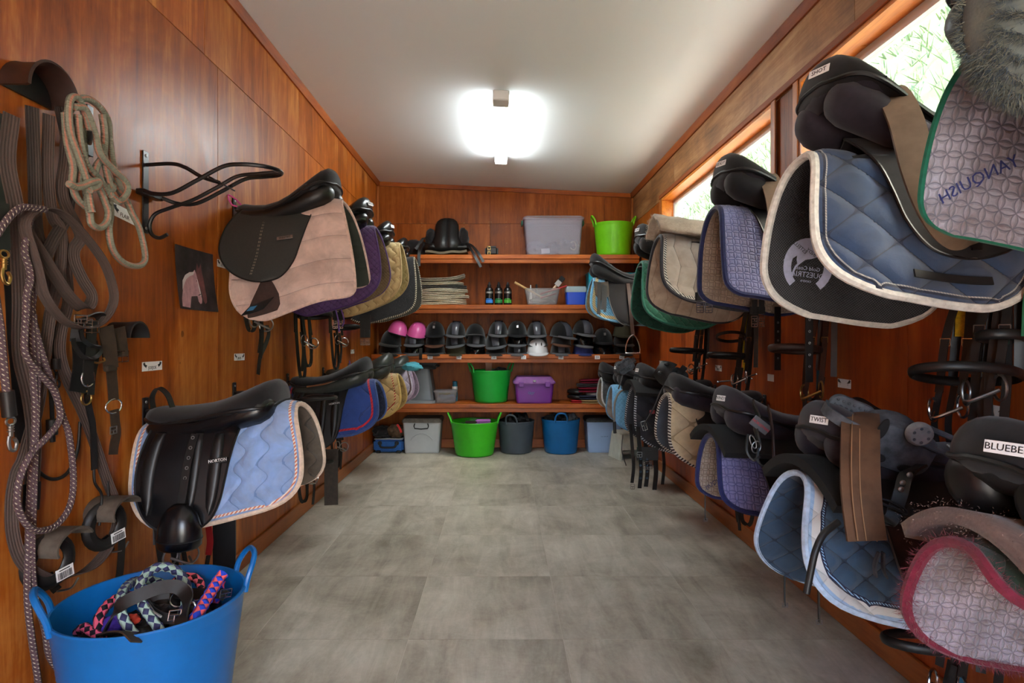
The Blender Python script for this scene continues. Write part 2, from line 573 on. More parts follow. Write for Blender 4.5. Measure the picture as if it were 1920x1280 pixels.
        return self.add(top + bot, f, (UV + UV) if UV else None, mi)
    def xform(self, mat):
        self.v = [tuple(mat @ Vector(p)) for p in self.v]
        return self

def finish_mesh(me, sharp=0.75):
    me.polygons.foreach_set('use_smooth', [True] * len(me.polygons))
    me.set_sharp_from_angle(angle=sharp)

def props(o, label=None, cat=None, group=None, kind=None):
    if label: o['label'] = label
    if cat: o['category'] = cat
    if group: o['group'] = group
    if kind: o['kind'] = kind
    return o

def thing(name, label, cat, loc=(0, 0, 0), rotz=0.0, group=None):
    o = bpy.data.objects.new(name, None)
    o.empty_display_size = 0.05
    COL.objects.link(o)
    o.location = loc
    o.rotation_euler = (0, 0, rotz)
    WM[o.name] = Matrix.Translation(V3(loc)) @ Matrix.Rotation(rotz, 4, 'Z')
    return props(o, label, cat, group)

def build(mb, name, mat, parent=None, local=False, label=None, cat=None, group=None, kind=None, sharp=0.75, smooth=True, extra_uv=None, origin=None):
    """link the shape as ONE mesh object; vertices in world space unless local"""
    if parent is not None and not local:
        mb.xform(WM[parent.name].inverted())
    off = None
    if parent is None:
        if origin is None:
            A = np.array(mb.v)
            off = Vector(((A[:, 0].min() + A[:, 0].max()) / 2, (A[:, 1].min() + A[:, 1].max()) / 2, A[:, 2].min()))
        else: off = V3(origin)
        mb.v = [tuple(Vector(p) - off) for p in mb.v]
    me = bpy.data.meshes.new(name)
    me.from_pydata(mb.v, [], mb.f)
    mats = mat if isinstance(mat, (list, tuple)) else [mat]
    for x in mats: me.materials.append(x)
    if len(mats) > 1: me.polygons.foreach_set('material_index', mb.mi)
    lay = me.uv_layers.new(name='UVMap')
    li = np.zeros(len(me.loops), dtype=np.int32)
    me.loops.foreach_get('vertex_index', li)
    U = np.array(mb.uv, dtype=np.float32)
    lay.data.foreach_set('uv', U[li].ravel())
    if extra_uv is not None:
        l2 = me.uv_layers.new(name='edge')
        l2.data.foreach_set('uv', np.array(extra_uv, dtype=np.float32)[li].ravel())
    if smooth: finish_mesh(me, sharp)
    me.validate()
    me.update()
    o = bpy.data.objects.new(name, me)
    COL.objects.link(o)
    if parent is not None:
        o.parent = parent
        WM[o.name] = WM[parent.name]
    else:
        o.location = off
        WM[o.name] = Matrix.Translation(off)
    return props(o, label, cat, group, kind)

def struct(mb, name, mat, parent=None, **kw):
    return build(mb, name, mat, parent, kind=None if parent is not None else 'structure', **kw)

def copy_tree(o, parent=None):
    c = o.copy()
    COL.objects.link(c)
    if parent is not None: c.parent = parent
    for ch in list(o.children):
        copy_tree(ch, c)
    return c

def text_mb(txt, size, M4, extrude=0.0006, mirror=False):
    """lettering as a mesh; local x right, y up, lying in the plane of the matrix M4"""
    cu = bpy.data.curves.new('lettering', 'FONT')
    cu.body = txt
    cu.size = size
    cu.align_x = 'CENTER'
    cu.align_y = 'CENTER'
    cu.extrude = extrude
    cu.resolution_u = 2
    ob = bpy.data.objects.new('lettering', cu)
    me = ob.to_mesh()
    S = Matrix.Diagonal((-1, 1, 1, 1)) if mirror else Matrix.Identity(4)
    mb = MB()
    mb.add([M4 @ S @ v.co for v in me.vertices], [tuple(p.vertices) for p in me.polygons])
    ob.to_mesh_clear()
    bpy.data.objects.remove(ob)
    bpy.data.curves.remove(cu)
    return mb

def frame(origin, xdir, ydir):
    x = V3(xdir).normalized()
    y = V3(ydir); y = (y - x * y.dot(x)).normalized()
    z = x.cross(y)
    m = Matrix((x, y, z)).transposed().to_4x4()
    m.translation = V3(origin)
    return m

def rrect(w, d, r, n=4):
    out = []
    for (sx, sy, a0) in ((1, 1, 0), (-1, 1, PI / 2), (-1, -1, PI), (1, -1, 1.5 * PI)):
        for k in range(n + 1):
            a = a0 + PI / 2 * k / n
            out.append((sx * (w / 2 - r) + r * math.cos(a), sy * (d / 2 - r) + r * math.sin(a)))
    return out

def ring_path(c, ax, ay, ra, rb, n=20):
    c, ax, ay = V3(c), V3(ax).normalized(), V3(ay).normalized()
    return [c + ax * (ra * math.cos(2 * PI * k / n)) + ay * (rb * math.sin(2 * PI * k / n)) for k in range(n)]

def fur(P, N, count, length, width, seed=0, droop=0.4):
    """short pile blades standing on the sample points P with normals N"""
    rng = np.random.default_rng(seed)
    idx = rng.integers(0, len(P), count)
    p = P[idx] + rng.normal(0, 0.003, (count, 3))
    n = N[idx] + rng.normal(0, 0.45, (count, 3))
    n[:, 2] -= droop
    n /= np.linalg.norm(n, axis=1, keepdims=True)
    s = np.cross(n, rng.normal(0, 1, (count, 3)))
    s /= np.linalg.norm(s, axis=1, keepdims=True)
    L = length * rng.uniform(0.5, 1.2, (count, 1))
    v = np.concatenate([p - s * width / 2, p + s * width / 2, p + n * L], 1).reshape(-1, 3)
    f = np.arange(count * 3).reshape(-1, 3)
    mb = MB()
    mb.add(v.tolist(), f.tolist(), np.zeros((count * 3, 2)).tolist())
    return mb
# ------------------------------------------------------------------ floor
mb = MB(); mb.span((XL - 0.2, YF - 0.2, -0.12), (XR + 0.2, YB + 0.2, -0.0012))
M['grout'] = plain_mat('pale tile joint', C(186, 180, 166), 0.8)
floor = struct(mb, 'floor', M['grout'])
tm = NT('grey concrete look tile', 0.42, 0.4)
v = tm.coords('Object', (1, 1, 1), True)
vy = tm.coords('Object', (6.5, 1.3, 1), True)
b1 = tm.noise(v, 2.6, 5.0, 0.65, 0.5)
b2 = tm.noise(vy, 1.6, 6.0, 0.7, 0.6)
sp_ = tm.noise(v, 60.0, 3.0, 0.7)
s = tm.math('MULTIPLY_ADD', b1, 0.5, tm.math('MULTIPLY_ADD', b2, 0.5, tm.math('MULTIPLY', sp_, 0.1)))
oi = tm.n('ObjectInfo')
s = tm.math('ADD', s, tm.math('MULTIPLY_ADD', oi.outputs['Random'], 0.07, -0.035))
tm.base(tm.ramp(s, [(0.38, C(120, 114, 100)), (0.5, C(154, 148, 134)), (0.62, C(178, 173, 159)), (0.74, C(200, 195, 183))]))
tm.l(tm.math('MULTIPLY_ADD', b2, 0.3, 0.3), tm.b.inputs['Roughness'])
tm.bump(s, 0.05, 0.002)
M['tile'] = tm.m
xs = [XL, -0.95, -0.357, 0.237, 0.83, XR]
y0 = 2.25 - 0.594 * 6
ys = [YF] + [y0 + 0.594 * k for k in range(1, 13)] + [YB]
tile_me = {}
for i in range(len(xs) - 1):
    for j in range(len(ys) - 1):
        w, d = xs[i + 1] - xs[i], ys[j + 1] - ys[j]
        key = (round(w, 3), round(d, 3))
        if key in tile_me:
            o = bpy.data.objects.new('floor_tile', tile_me[key])
            COL.objects.link(o)
            o.parent = floor
        else:
            mb = MB(); mb.box((0, 0, -0.006), (w - 0.0018, d - 0.0018, 0.012), None, 0.0006)
            o = build(mb, 'floor_tile', M['tile'], floor, local=True)
            tile_me[key] = o.data
        o.location = Vector(((xs[i] + xs[i + 1]) / 2, (ys[j] + ys[j + 1]) / 2, 0)) - floor.location

# ------------------------------------------------------------------ ceiling
def slope_slab(x0, x1, y0, y1, t, drop=0.0):
    m = MB()
    vs = [(x, y, zceil(x) - drop + dz) for dz in (0, t) for y in (y0, y1) for x in (x0, x1)]
    m.add(vs, [(0, 2, 3, 1), (4, 5, 7, 6), (0, 1, 5, 4), (2, 6, 7, 3), (0, 4, 6, 2), (1, 3, 7, 5)])
    return m
struct(slope_slab(XL - 0.15, XR + 0.6, YF - 0.15, YB + 0.15, 0.08), 'ceiling', M['ceiling'])

# ------------------------------------------------------------------ side and back walls
def panel_wall(wall, x, sgn, quads, mat):
    """plywood sheets on a side wall: quads of (y0, y1, z0, z1)"""
    for (y0, y1, z0, z1) in quads:
        m = MB()
        m.span((min(x, x - sgn * 0.009), y0 + 0.0012, z0 + 0.0012), (max(x, x - sgn * 0.009), y1 - 0.0012, z1 - 0.0012), 0.001)
        build(m, 'plywood_panel', mat(y0, z0) if callable(mat) else mat, wall)

mb = MB(); mb.span((XL - 0.12, YF - 0.1, -0.05), (XL - 0.0095, YB + 0.1, ZL + 0.05))
M['gap'] = plain_mat('dark joint', C(54, 26, 10), 0.8)
wall_left = struct(mb, 'wall_left', M['gap'])
ly = [YF, -0.9, 0.3, 1.5, 2.7, 3.9, 5.1, YB]
uy = [YF, 0.18, 1.38, 2.58, 3.78, 4.98, YB]
panel_wall(wall_left, XL, 1, [(ly[k], ly[k + 1], 0.0, 2.4) for k in range(len(ly) - 1)], M['ply_left'])
panel_wall(wall_left, XL, 1, [(uy[k], uy[k + 1], 2.4, ZL) for k in range(len(uy) - 1)], M['ply_left'])

WZ0, WZ1 = 1.70, 2.345
WINS = [(0.62, 2.706), (2.975, 5.03)]
mb = MB()
X0, X1 = XR + 0.0095, XR + 0.14
mb.span((X0, YF - 0.1, -0.05), (X1, YB + 0.1, WZ0))
mb.span((X0, YF - 0.1, WZ1), (X1, YB + 0.1, ZL))
for (a, b) in ((YF - 0.1, WINS[0][0]), (WINS[0][1], WINS[1][0]), (WINS[1][1], YB + 0.1)):
    mb.span((X0, a, WZ0), (X1, b, WZ1))
wall_right = struct(mb, 'wall_right', M['gap'])
ry = [YF, -0.4, 0.8, 2.0, 3.2, 4.4, 5.6, YB]
q = [(ry[k], ry[k + 1], 0.0, WZ0) for k in range(len(ry) - 1)]
panel_wall(wall_right, XR, -1, q, M['ply_right'])
zr = zceil(XR)
panel_wall(wall_right, XR, -1, [(YF, -0.1, WZ1, zr), (-0.1, 2.3, WZ1, zr), (2.3, 4.7, WZ1, zr), (4.7, YB, WZ1, zr)], M['ply_band'])
panel_wall(wall_right, XR, -1, [(YF, WINS[0][0], WZ0, WZ1), (WINS[0][1], WINS[1][0], WZ0, WZ1), (WINS[1][1], YB, WZ0, WZ1)], M['ply_back'])

mb = MB()
mb.poly([(XL - 0.1, YB + 0.0095, -0.05), (XR + 0.1, YB + 0.0095, -0.05), (XR + 0.1, YB + 0.0095, zceil(XR) + 0.03), (XL - 0.1, YB + 0.0095, zceil(XL) + 0.03)], Vector((0, 0.12, 0)))
wall_back = struct(mb, 'wall_back', M['gap'])
bx = [XL, -0.118, 1.08, XR]
for k in range(3):
    a, b = bx[k] + 0.0012, bx[k + 1] - 0.0012
    for (z0, z1) in ((0.0, 1.19), (1.19, 2.35)):
        m = MB(); m.span((a, YB, z0 + 0.0012), (b, YB + 0.009, z1 - 0.0012), 0.001)
        build(m, 'plywood_panel', M['ply_back'], wall_back)
    m = MB(); m.poly([(a, YB, 2.3512), (b, YB, 2.3512), (b, YB, zceil(b)), (a, YB, zceil(a))], Vector((0, 0.009, 0)))
    build(m, 'plywood_panel', M['ply_back'], wall_back)
for (px, py) in ((870, 418), (870, 425), (917, 416), (917, 423), (921, 416), (949, 416), (949, 425), (791, 418), (791, 424), (950, 456)):
    p = at(px, py, YB)
    m = MB(); m.lathe([(0.0, 0.0), (0.004, 0.0), (0.0035, 0.0015), (0.0, 0.002)], 10)
    m.xform(Matrix.Translation(p) @ Matrix.Rotation(PI / 2, 4, 'X'))
    build(m, 'screw_head', M['brass'], wall_back)

# wall behind the camera with its open doorway
mb = MB()
mb.span((XL - 0.1, YF - 0.12, -0.05), (-0.4, YF, ZL))
mb.span((0.7, YF - 0.12, -0.05), (XR + 0.1, YF, ZL))
mb.span((-0.4, YF - 0.12, 2.06), (0.7, YF, ZL))
struct(mb, 'wall_front', M['ply_left'])
mb = MB()
for x in (-0.4, 0.7 - 0.03): mb.span((x, YF - 0.13, 0), (x + 0.03, YF + 0.012, 2.06))
mb.span((-0.4, YF - 0.13, 2.03), (0.7, YF + 0.012, 2.06))
struct(mb, 'door_1', M['trim_z'])

# ------------------------------------------------------------------ trims and baseboards
def prism_y(prof, y0, y1):
    m = MB()
    n = len(prof)
    m.add([(x, y0, z) for x, z in prof] + [(x, y1, z) for x, z in prof],
          [tuple(range(n)), tuple(range(2 * n - 1, n - 1, -1))] + [(i, n + i, n + (i + 1) % n, (i + 1) % n) for i in range(n)])
    return m
zl = zceil(XL)
struct(prism_y([(XL + 0.0005, zl - 0.045), (XL + 0.012, zl - 0.045), (XL + 0.03, zl - 0.012), (XL + 0.032, zl - 0.002), (XL + 0.0005, zl - 0.0005)], YF, YB - 0.001), 'trim_1', M['trim'])
struct(prism_y([(XR - 0.0005, zr - 0.045), (XR - 0.012, zr - 0.045), (XR - 0.03, zr - 0.012), (XR - 0.032, zr + 0.001), (XR - 0.0005, zr - 0.0005)], YF, YB - 0.001), 'trim_2', M['trim'])
mb = MB()
mb.poly([(XL + 0.033, YB - 0.001, zceil(XL) - 0.046), (XR - 0.033, YB - 0.001, zceil(XR) - 0.046), (XR - 0.033, YB - 0.001, zceil(XR) - 0.003), (XL + 0.033, YB - 0.001, zceil(XL) - 0.004)], Vector((0, -0.022, 0)))
struct(mb, 'trim_3', M['trim_x'])
mb = MB(); mb.span((XL + 0.0005, YB - 0.022, 0.101), (XL + 0.022, YB - 0.0005, zl - 0.05), 0.003)
struct(mb, 'trim_4', M['trim_z'])
mb = MB(); mb.span((XR - 0.022, YB - 0.022, 0.101), (XR - 0.0005, YB - 0.0005, zr - 0.05), 0.003)
struct(mb, 'trim_5', M['trim_z'])
mb = MB(); mb.span((XL + 0.0005, YF, 0.001), (XL + 0.018, YB - 0.0005, 0.092), 0.004)
struct(mb, 'baseboard_left', M['baseboard'])
mb = MB(); mb.span((XR - 0.018, YF, 0.001), (XR - 0.0005, YB - 0.0005, 0.092), 0.004)
struct(mb, 'baseboard_right', M['baseboard'])
mb = MB(); mb.span((XL + 0.02, YB - 0.018, 0.001), (XR - 0.02, YB - 0.0005, 0.092), 0.004)
struct(mb, 'baseboard_back', M['trim_x'])

# ------------------------------------------------------------------ windows in the right wall
M['alu'] = plain_mat('white aluminium', C(206, 208, 208), 0.4, 0.5)
M['seal'] = plain_mat('black window seal', C(34, 36, 36), 0.6)
for k, (y0, y1) in enumerate(WINS):
    ym = (y0 + y1) / 2
    mb = MB()                                       # lining of the opening and face trims
    xa, xb = XR - 0.012, XR + 0.128
    mb.span((xa, y0, WZ1 - 0.018), (xb, y1, WZ1))
    mb.span((xa, y0, WZ0), (xb, y1, WZ0 + 0.018))
    mb.span((xa, y0, WZ0 + 0.0185), (xb, y0 + 0.018, WZ1 - 0.0185))
    mb.span((xa, y1 - 0.018, WZ0 + 0.0185), (xb, y1, WZ1 - 0.0185))
    win = struct(mb, 'window_%d' % (k + 1), M['jamb'])
    mb = MB()
    g = 0.019
    fx0, fx1 = XR + 0.085, XR + 0.125
    mb.span((fx0, y0 + g, WZ1 - g - 0.04), (fx1, y1 - g, WZ1 - g))
    mb.span((fx0, y0 + g, WZ0 + g), (fx1, y1 - g, WZ0 + g + 0.04))
    mb.span((fx0, y0 + g, WZ0 + g + 0.0405), (fx1, y0 + g + 0.035, WZ1 - g - 0.0405))
    mb.span((fx0, y1 - g - 0.035, WZ0 + g + 0.0405), (fx1, y1 - g, WZ1 - g - 0.0405))
    build(mb, 'window_frame', M['alu'], win)
    mb = MB(); mb.span((fx0 - 0.006, ym - 0.03, WZ0 + g + 0.0405), (fx1 - 0.016, ym + 0.03, WZ1 - g - 0.0405), 0.004)
    build(mb, 'meeting_stile', M['alu'], win)
    mb = MB(); mb.span((fx0 - 0.009, ym - 0.036, WZ0 + g + 0.042), (fx0 - 0.0065, ym - 0.03, WZ1 - g - 0.042))
    build(mb, 'window_seal', M['seal'], win)
    for (a, b, x) in ((y0 + g + 0.036, ym - 0.031, fx0 + 0.012), (ym + 0.031, y1 - g - 0.036, fx0 + 0.02)):
        mb = MB(); mb.span((x, a, WZ0 + g + 0.041), (x + 0.004, b, WZ1 - g - 0.041))
        build(mb, 'window_pane', M['glass'], win)
# upright trim strips between the windows, and the rail over them
mb = MB()
for y in (WINS[0][1] + 0.001, WINS[1][0] - 0.046):
    mb.span((XR - 0.02, y, WZ0 - 0.03), (XR - 0.0125, y + 0.045, WZ1), 0.002)
struct(mb, 'trim_6', M['trim_z'])
mb = MB(); mb.span((XR - 0.022, WINS[0][0] - 0.05, WZ1 + 0.001), (XR - 0.0005, WINS[1][1] + 0.05, WZ1 + 0.035), 0.003)
struct(mb, 'trim_7', M['trim'])
mb = MB(); mb.span((XR - 0.024, WINS[0][0] - 0.05, WZ0 - 0.035), (XR - 0.0005, WINS[1][1] + 0.05, WZ0 - 0.001), 0.003)
struct(mb, 'trim_8', M['trim'])
mb = MB(); mb.span((XR - 0.018, WINS[1][1] + 0.001, WZ0), (XR - 0.0125, WINS[1][1] + 0.05, WZ1), 0.002)
struct(mb, 'trim_9', M['trim_z'])

# ------------------------------------------------------------------ outside: pale yard and a grassy bank
M['yard'] = plain_mat('pale gravel yard', C(188, 180, 168), 0.9, 0.2, 0, 0.12, 3.0)
mb = MB(); mb.span((-14, -16, -0.3), (14, YF - 0.16, -0.14)); mb.span((XR + 0.3, YF - 0.155, -0.3), (14, 18, -0.14))
struct(mb, 'yard_ground', M['yard'])
M['bank'] = plain_mat('dry grass bank', C(104, 118, 84), 0.9, 0.2, 0, 0.3, 2.5)
rows = []
for i in range(40):
    y = -5 + 30 * i / 39
    row = []
    for j in range(24):
        t = j / 23
        x = 3.7 + 5.6 * t
        z = -0.2 + 8.4 * t ** 0.85 + 0.25 * noise.noise(Vector((x, y, 0)) * 0.8)
        row.append((x, y, z))
    rows.append(row)
mb = MB(); mb.sheet(rows, 0.05)
struct(mb, 'grassy_bank', M['bank'])
P = np.array([p for r in rows for p in r]); N = np.tile(np.array([[-0.55, 0, 0.8]]), (len(P), 1))
P = P[np.random.randint(0, len(P), 6000)] + np.random.normal(0, 0.3, (6000, 3)) * np.array([1, 1, 0.3])
M['grass'] = plain_mat('pale long grass', C(122, 138, 98), 0.8, 0.2, 0, 0.35, 1.2)
build(fur(P, np.tile(N[:1], (6000, 1)), 14000, 0.35, 0.03, 3, -0.2), 'long_grass', M['grass'], kind='stuff', label='long pale grass growing on the bank outside the windows', cat='grass', smooth=False)

# ------------------------------------------------------------------ ceiling light
tz = math.atan2(ZR - ZL, XR - XL)
fl = thing('fluorescent_light', 'glowing white fluorescent batten light fixed under the white ceiling', 'light', (0.0, 4.4, zceil(0) - 0.002))
R = Matrix.Rotation(-tz, 3, 'Y')
def fbox(c, s, bev): 
    m = MB(); m.box(R @ Vector(c), s, R, bev); return m
build(fbox((0, 0, -0.014), (0.06, 1.3, 0.027), 0.004), 'batten', M['white_gloss'], fl, local=True)
md = NT('glowing diffuser', 0.4)
md.base(C(240, 244, 240))
md.b.inputs['Emission Color'].default_value = (0.93, 1.0, 1.0, 1)
md.b.inputs['Emission Strength'].default_value = 17.0
build(fbox((0, 0.03, -0.054), (0.1, 1.24, 0.05), 0.012), 'diffuser', md.m, fl, local=True)
build(fbox((0, -0.655, -0.048), (0.106, 0.125, 0.064), 0.006), 'end_cap', M['white_gloss'], fl, local=True)
build(fbox((0, 0.665, -0.05), (0.104, 0.028, 0.06), 0.006), 'end_cap', M['white_gloss'], fl, local=True)
# ------------------------------------------------------------------ saddle racks, pads, saddles
def spot(side, Y, T):
    """root place of a wall slot: local x = out from the wall, z = 0 at the top of the rack's nose"""
    return ((XL, Y, T), 0.0) if side == 'L' else ((XR, Y, T), PI)
def near(side): return -1 if side == 'L' else 1

def vp(drop):                        # half width of the drape at a given drop below its ridge
    return 0.085 * (1 - np.exp(-drop / 0.035)) + 0.24 * drop

def make_rack(side, Y, T, label, hook=True):
    loc, rz = spot(side, Y, T)
    r = thing('saddle_rack', label, 'saddle rack', loc, rz, 'wall mounted saddle racks')
    m = MB(); m.box((0.0035, 0, -0.078), (0.006, 0.036, 0.30), None, 0.0025)
    pl = build(m, 'wall_plate', M['rack'], r, local=True)
    for z in (0.055, -0.21):
        m = MB(); m.lathe([(0.0, 0.0), (0.006, 0.0), (0.005, 0.003), (0.0, 0.0035)], 10)
        m.xform(Matrix.Translation((0.0065, 0, z)) @ Matrix.Rotation(PI / 2, 4, 'Y'))
        build(m, 'screw_head', M['dull_steel'], pl, local=True)
    side_pts = [(0.03, 0.055, -0.085), (0.08, 0.075, -0.102), (0.15, 0.082, -0.100), (0.24, 0.085, -0.055), (0.33, 0.085, -0.008), (0.40, 0.082, 0.0), (0.46, 0.062, -0.001), (0.49, 0.03, -0.002), (0.497, 0, -0.002)]
    pts = [(u, -v, z) for u, v, z in side_pts] + [(u, v, z) for u, v, z in reversed(side_pts[:-1])]
    m = MB(); m.tube(smooth_path(pts, 6), 0.0075, 8)
    build(m, 'rail_loop', M['rack'], r, local=True)
    hk = [(0.085, 0, -0.232), (0.055, 0, -0.245), (0.027, 0, -0.232), (0.02, 0, -0.195), (0.04, 0, -0.158), (0.09, 0, -0.137)] if hook else [(0.006, 0, -0.15)]
    m = MB(); m.tube(smooth_path(hk + [(0.18, 0, -0.105), (0.27, 0, -0.058), (0.34, 0, -0.02), (0.42, 0, -0.010), (0.49, 0, -0.004)], 6), 0.007, 8)
    build(m, 'centre_rail_with_hook', M['rack'], r, local=True)
    m = MB(); m.tube(smooth_path([(0.007, 0, 0.022), (0.1, 0, 0.026), (0.15, 0, 0.012), (0.21, 0, -0.022), (0.275, 0, -0.043)], 6), 0.007, 8)
    build(m, 'top_stay', M['rack'], r, local=True)
    m = MB(); m.box((0.285, 0, -0.048), (0.022, 0.165, 0.006), Matrix.Rotation(0.5, 3, 'Y'), 0.001)
    build(m, 'cross_bar', M['rack'], r, local=True)
    m = MB(); m.add([], []); m.box((0.02, 0, -0.088), (0.03, 0.125, 0.02), None, 0.003)
    build(m, 'bracket', M['rack'], r, local=True)
    return r

class Pad: pass

def make_pad(side, Y, T, label, mat, lining, bind_mat, near_drop=0.45, far_drop=0.45, u0=0.02, u1=0.53, z0=0.0, z1=0.05, rr=0.13, rf=0.12,
             bulge=0.03, quilt=None, qs=0.06, amp=0.004, bind_r=0.009, wr=0.012, seed=0, group='saddle pads on the wall racks', hem=0.0, thick=0.014, step=0.008, name='saddle_pad', lean=0.0, edge_uv=True):
    loc, rz = spot(side, Y, T)
    root = thing(name, label, 'saddle pad', loc, rz, group)
    ns = near(side)
    D = {ns: near_drop, -ns: far_drop}
    pd = Pad(); pd.root = root; pd.ns = ns; pd.D = D
    def rowpts(sd, drop, t):
        Dm = D[sd]
        R1, R0 = min(rr, Dm * 0.95), min(rf, Dm * 0.95)
        def shrink(R):
            x = np.clip(drop - (Dm - R), 0, R)
            return R - np.sqrt(np.maximum(R * R - x * x, 0))
        a = u0 + shrink(R0)
        b = u1 + bulge * np.sin(PI * np.clip(drop / Dm, 0, 1) * 0.75) + lean * drop - shrink(R1)
        return a + (b - a) * t
    def pos(sd, u, drop, t):
        k = np.clip((u - 0.16) / (u1 - 0.16 + 1e-6), 0, 1)
        zr = z0 + (z1 - z0) * (k * k * (3 - 2 * k))
        d2 = drop * (1 + hem * (t - 0.5))
        v = sd * vp(d2)
        f = np.clip(drop / 0.25, 0, 1)
        w = wr * f * (np.sin(u * 11 + seed * 1.7 + drop * 5) + 0.6 * np.sin(u * 23 - seed + drop * 9))
        v = v + sd * w
        z = zr - (d2 - 0.022 * (1 - np.exp(-d2 / 0.03)))
        return u, v, z
    nn = int((near_drop + far_drop) / step)
    nu = int((u1 - u0) / step) + 1
    A = np.linspace(-near_drop, far_drop, nn)
    Tt = np.linspace(0, 1, nu)
    P = np.zeros((nn, nu, 3)); UV = np.zeros((nn, nu, 2))
    for i, a in enumerate(A):
        sd = ns if a < 0 else -ns
        drop = abs(a) * np.ones(nu)
        uu = rowpts(sd, drop, Tt)
        u, v, z = pos(sd, uu, drop, Tt)
        P[i, :, 0], P[i, :, 1], P[i, :, 2] = u, v, z
        UV[i, :, 0], UV[i, :, 1] = uu, drop
    du = np.gradient(P, axis=1); dv = np.gradient(P, axis=0)
    N = np.cross(du, dv); N /= np.maximum(np.linalg.norm(N, axis=2, keepdims=True), 1e-9)
    flip = N[nn // 4, nu // 2, 1] * ns < 0
    if flip: N = -N
    B = np.concatenate([np.stack([UV[:, 0, 0], A], 1), np.stack([UV[:, -1, 0], A], 1), np.stack([UV[0, :, 0], np.full(nu, A[0])], 1), np.stack([UV[-1, :, 0], np.full(nu, A[-1])], 1)])
    Q = np.stack([UV[:, :, 0], np.repeat(A[:, None], nu, 1)], 2).reshape(-1, 2)
    E = np.zeros((len(Q), 2))
    for s in range(0, len(Q), 2000):
        E[s:s + 2000, 0] = np.sqrt(((Q[s:s + 2000, None, :] - B[None]) ** 2).sum(2)).min(1)
    Out = P.copy()
    if quilt: Out = P + N * (amp * np.clip(quilt_h(quilt, qs, UV[:, :, 0], UV[:, :, 1]), 0, 0.85) * np.clip((E[:, 0].reshape(nn, nu) - 0.004) / 0.03, 0, 1))[:, :, None]
    Lin = P - N * thick
    ii = np.arange(nn * nu).reshape(nn, nu)
    faces = np.stack([ii[:-1, :-1], ii[:-1, 1:], ii[1:, 1:], ii[1:, :-1]], 2).reshape(-1, 4)
    if flip: faces = faces[:, ::-1]
    m = MB(); m.add(Out.reshape(-1, 3).tolist(), faces.tolist(), UV.reshape(-1, 2).tolist())
    pd.outer = build(m, 'quilted_cover', mat, root, local=True, extra_uv=E, sharp=1.5)
    m = MB(); m.add(Lin.reshape(-1, 3).tolist(), faces[:, ::-1].tolist(), UV.reshape(-1, 2).tolist())
    pd.lining = build(m, 'lining', lining, root, local=True, extra_uv=E, sharp=1.5)
    mid = P - N * thick * 0.4
    st = 2
    loop = [mid[i, 0] for i in range(0, nn - 1, st)] + [mid[-1, j] for j in range(0, nu - 1, st)] + [mid[i, -1] for i in range(nn - 1, 0, -st)] + [mid[0, j] for j in range(nu - 1, 0, -st)]
    pl = [Vector(p) for p in loop]
    for _ in range(2): pl = [(pl[k - 1] + pl[k] * 2 + pl[(k + 1) % len(pl)]) / 4 for k in range(len(pl))]
    m = MB(); m.tube(pl, bind_r, 7, closed=True, flat=1.0)
    pd.binding = build(m, 'binding', bind_mat, root, local=True)
    def surf(sd, u, drop, off=0.0):
        _, v, z = pos(sd, np.array(u), np.array(drop), np.array((u - u0) / (u1 - u0)))
        return Vector((float(u), float(v) + sd * off, float(z)))
    pd.surf = surf; pd.P = P; pd.N = N; pd.UV = UV
    return pd

def ring_seat(u, hw, zt, crown, th, n=28):
    out = []
    for j in range(n):
        a = 2 * PI * j / n
        c, s = math.cos(a), math.sin(a)
        x = hw * math.copysign(abs(c) ** 0.85, c)
        z = zt - crown + (crown * abs(s) ** 1.1 if s >= 0 else -th * abs(s) ** 0.7)
        out.append(Vector((u, x, z)))
    return out

FLAPS = {
    'forward': [(0.0, 0.08, 0.42), (0.05, 0.055, 0.41), (0.11, 0.025, 0.395), (0.19, 0.008, 0.375), (0.25, 0.02, 0.36), (0.30, 0.055, 0.335), (0.335, 0.105, 0.305), (0.352, 0.15, 0.27), (0.36, 0.19, 0.23)],
    'straight': [(0.0, 0.10, 0.40), (0.06, 0.085, 0.39), (0.13, 0.07, 0.378), (0.2, 0.068, 0.37), (0.26, 0.08, 0.362), (0.31, 0.105, 0.345), (0.34, 0.135, 0.32), (0.358, 0.17, 0.29), (0.366, 0.21, 0.25)],
    'long': [(0.0, 0.08, 0.40), (0.06, 0.06, 0.40), (0.14, 0.045, 0.39), (0.23, 0.05, 0.375), (0.30, 0.075, 0.355), (0.36, 0.11, 0.33), (0.395, 0.145, 0.30), (0.415, 0.18, 0.265), (0.42, 0.21, 0.235)],
}

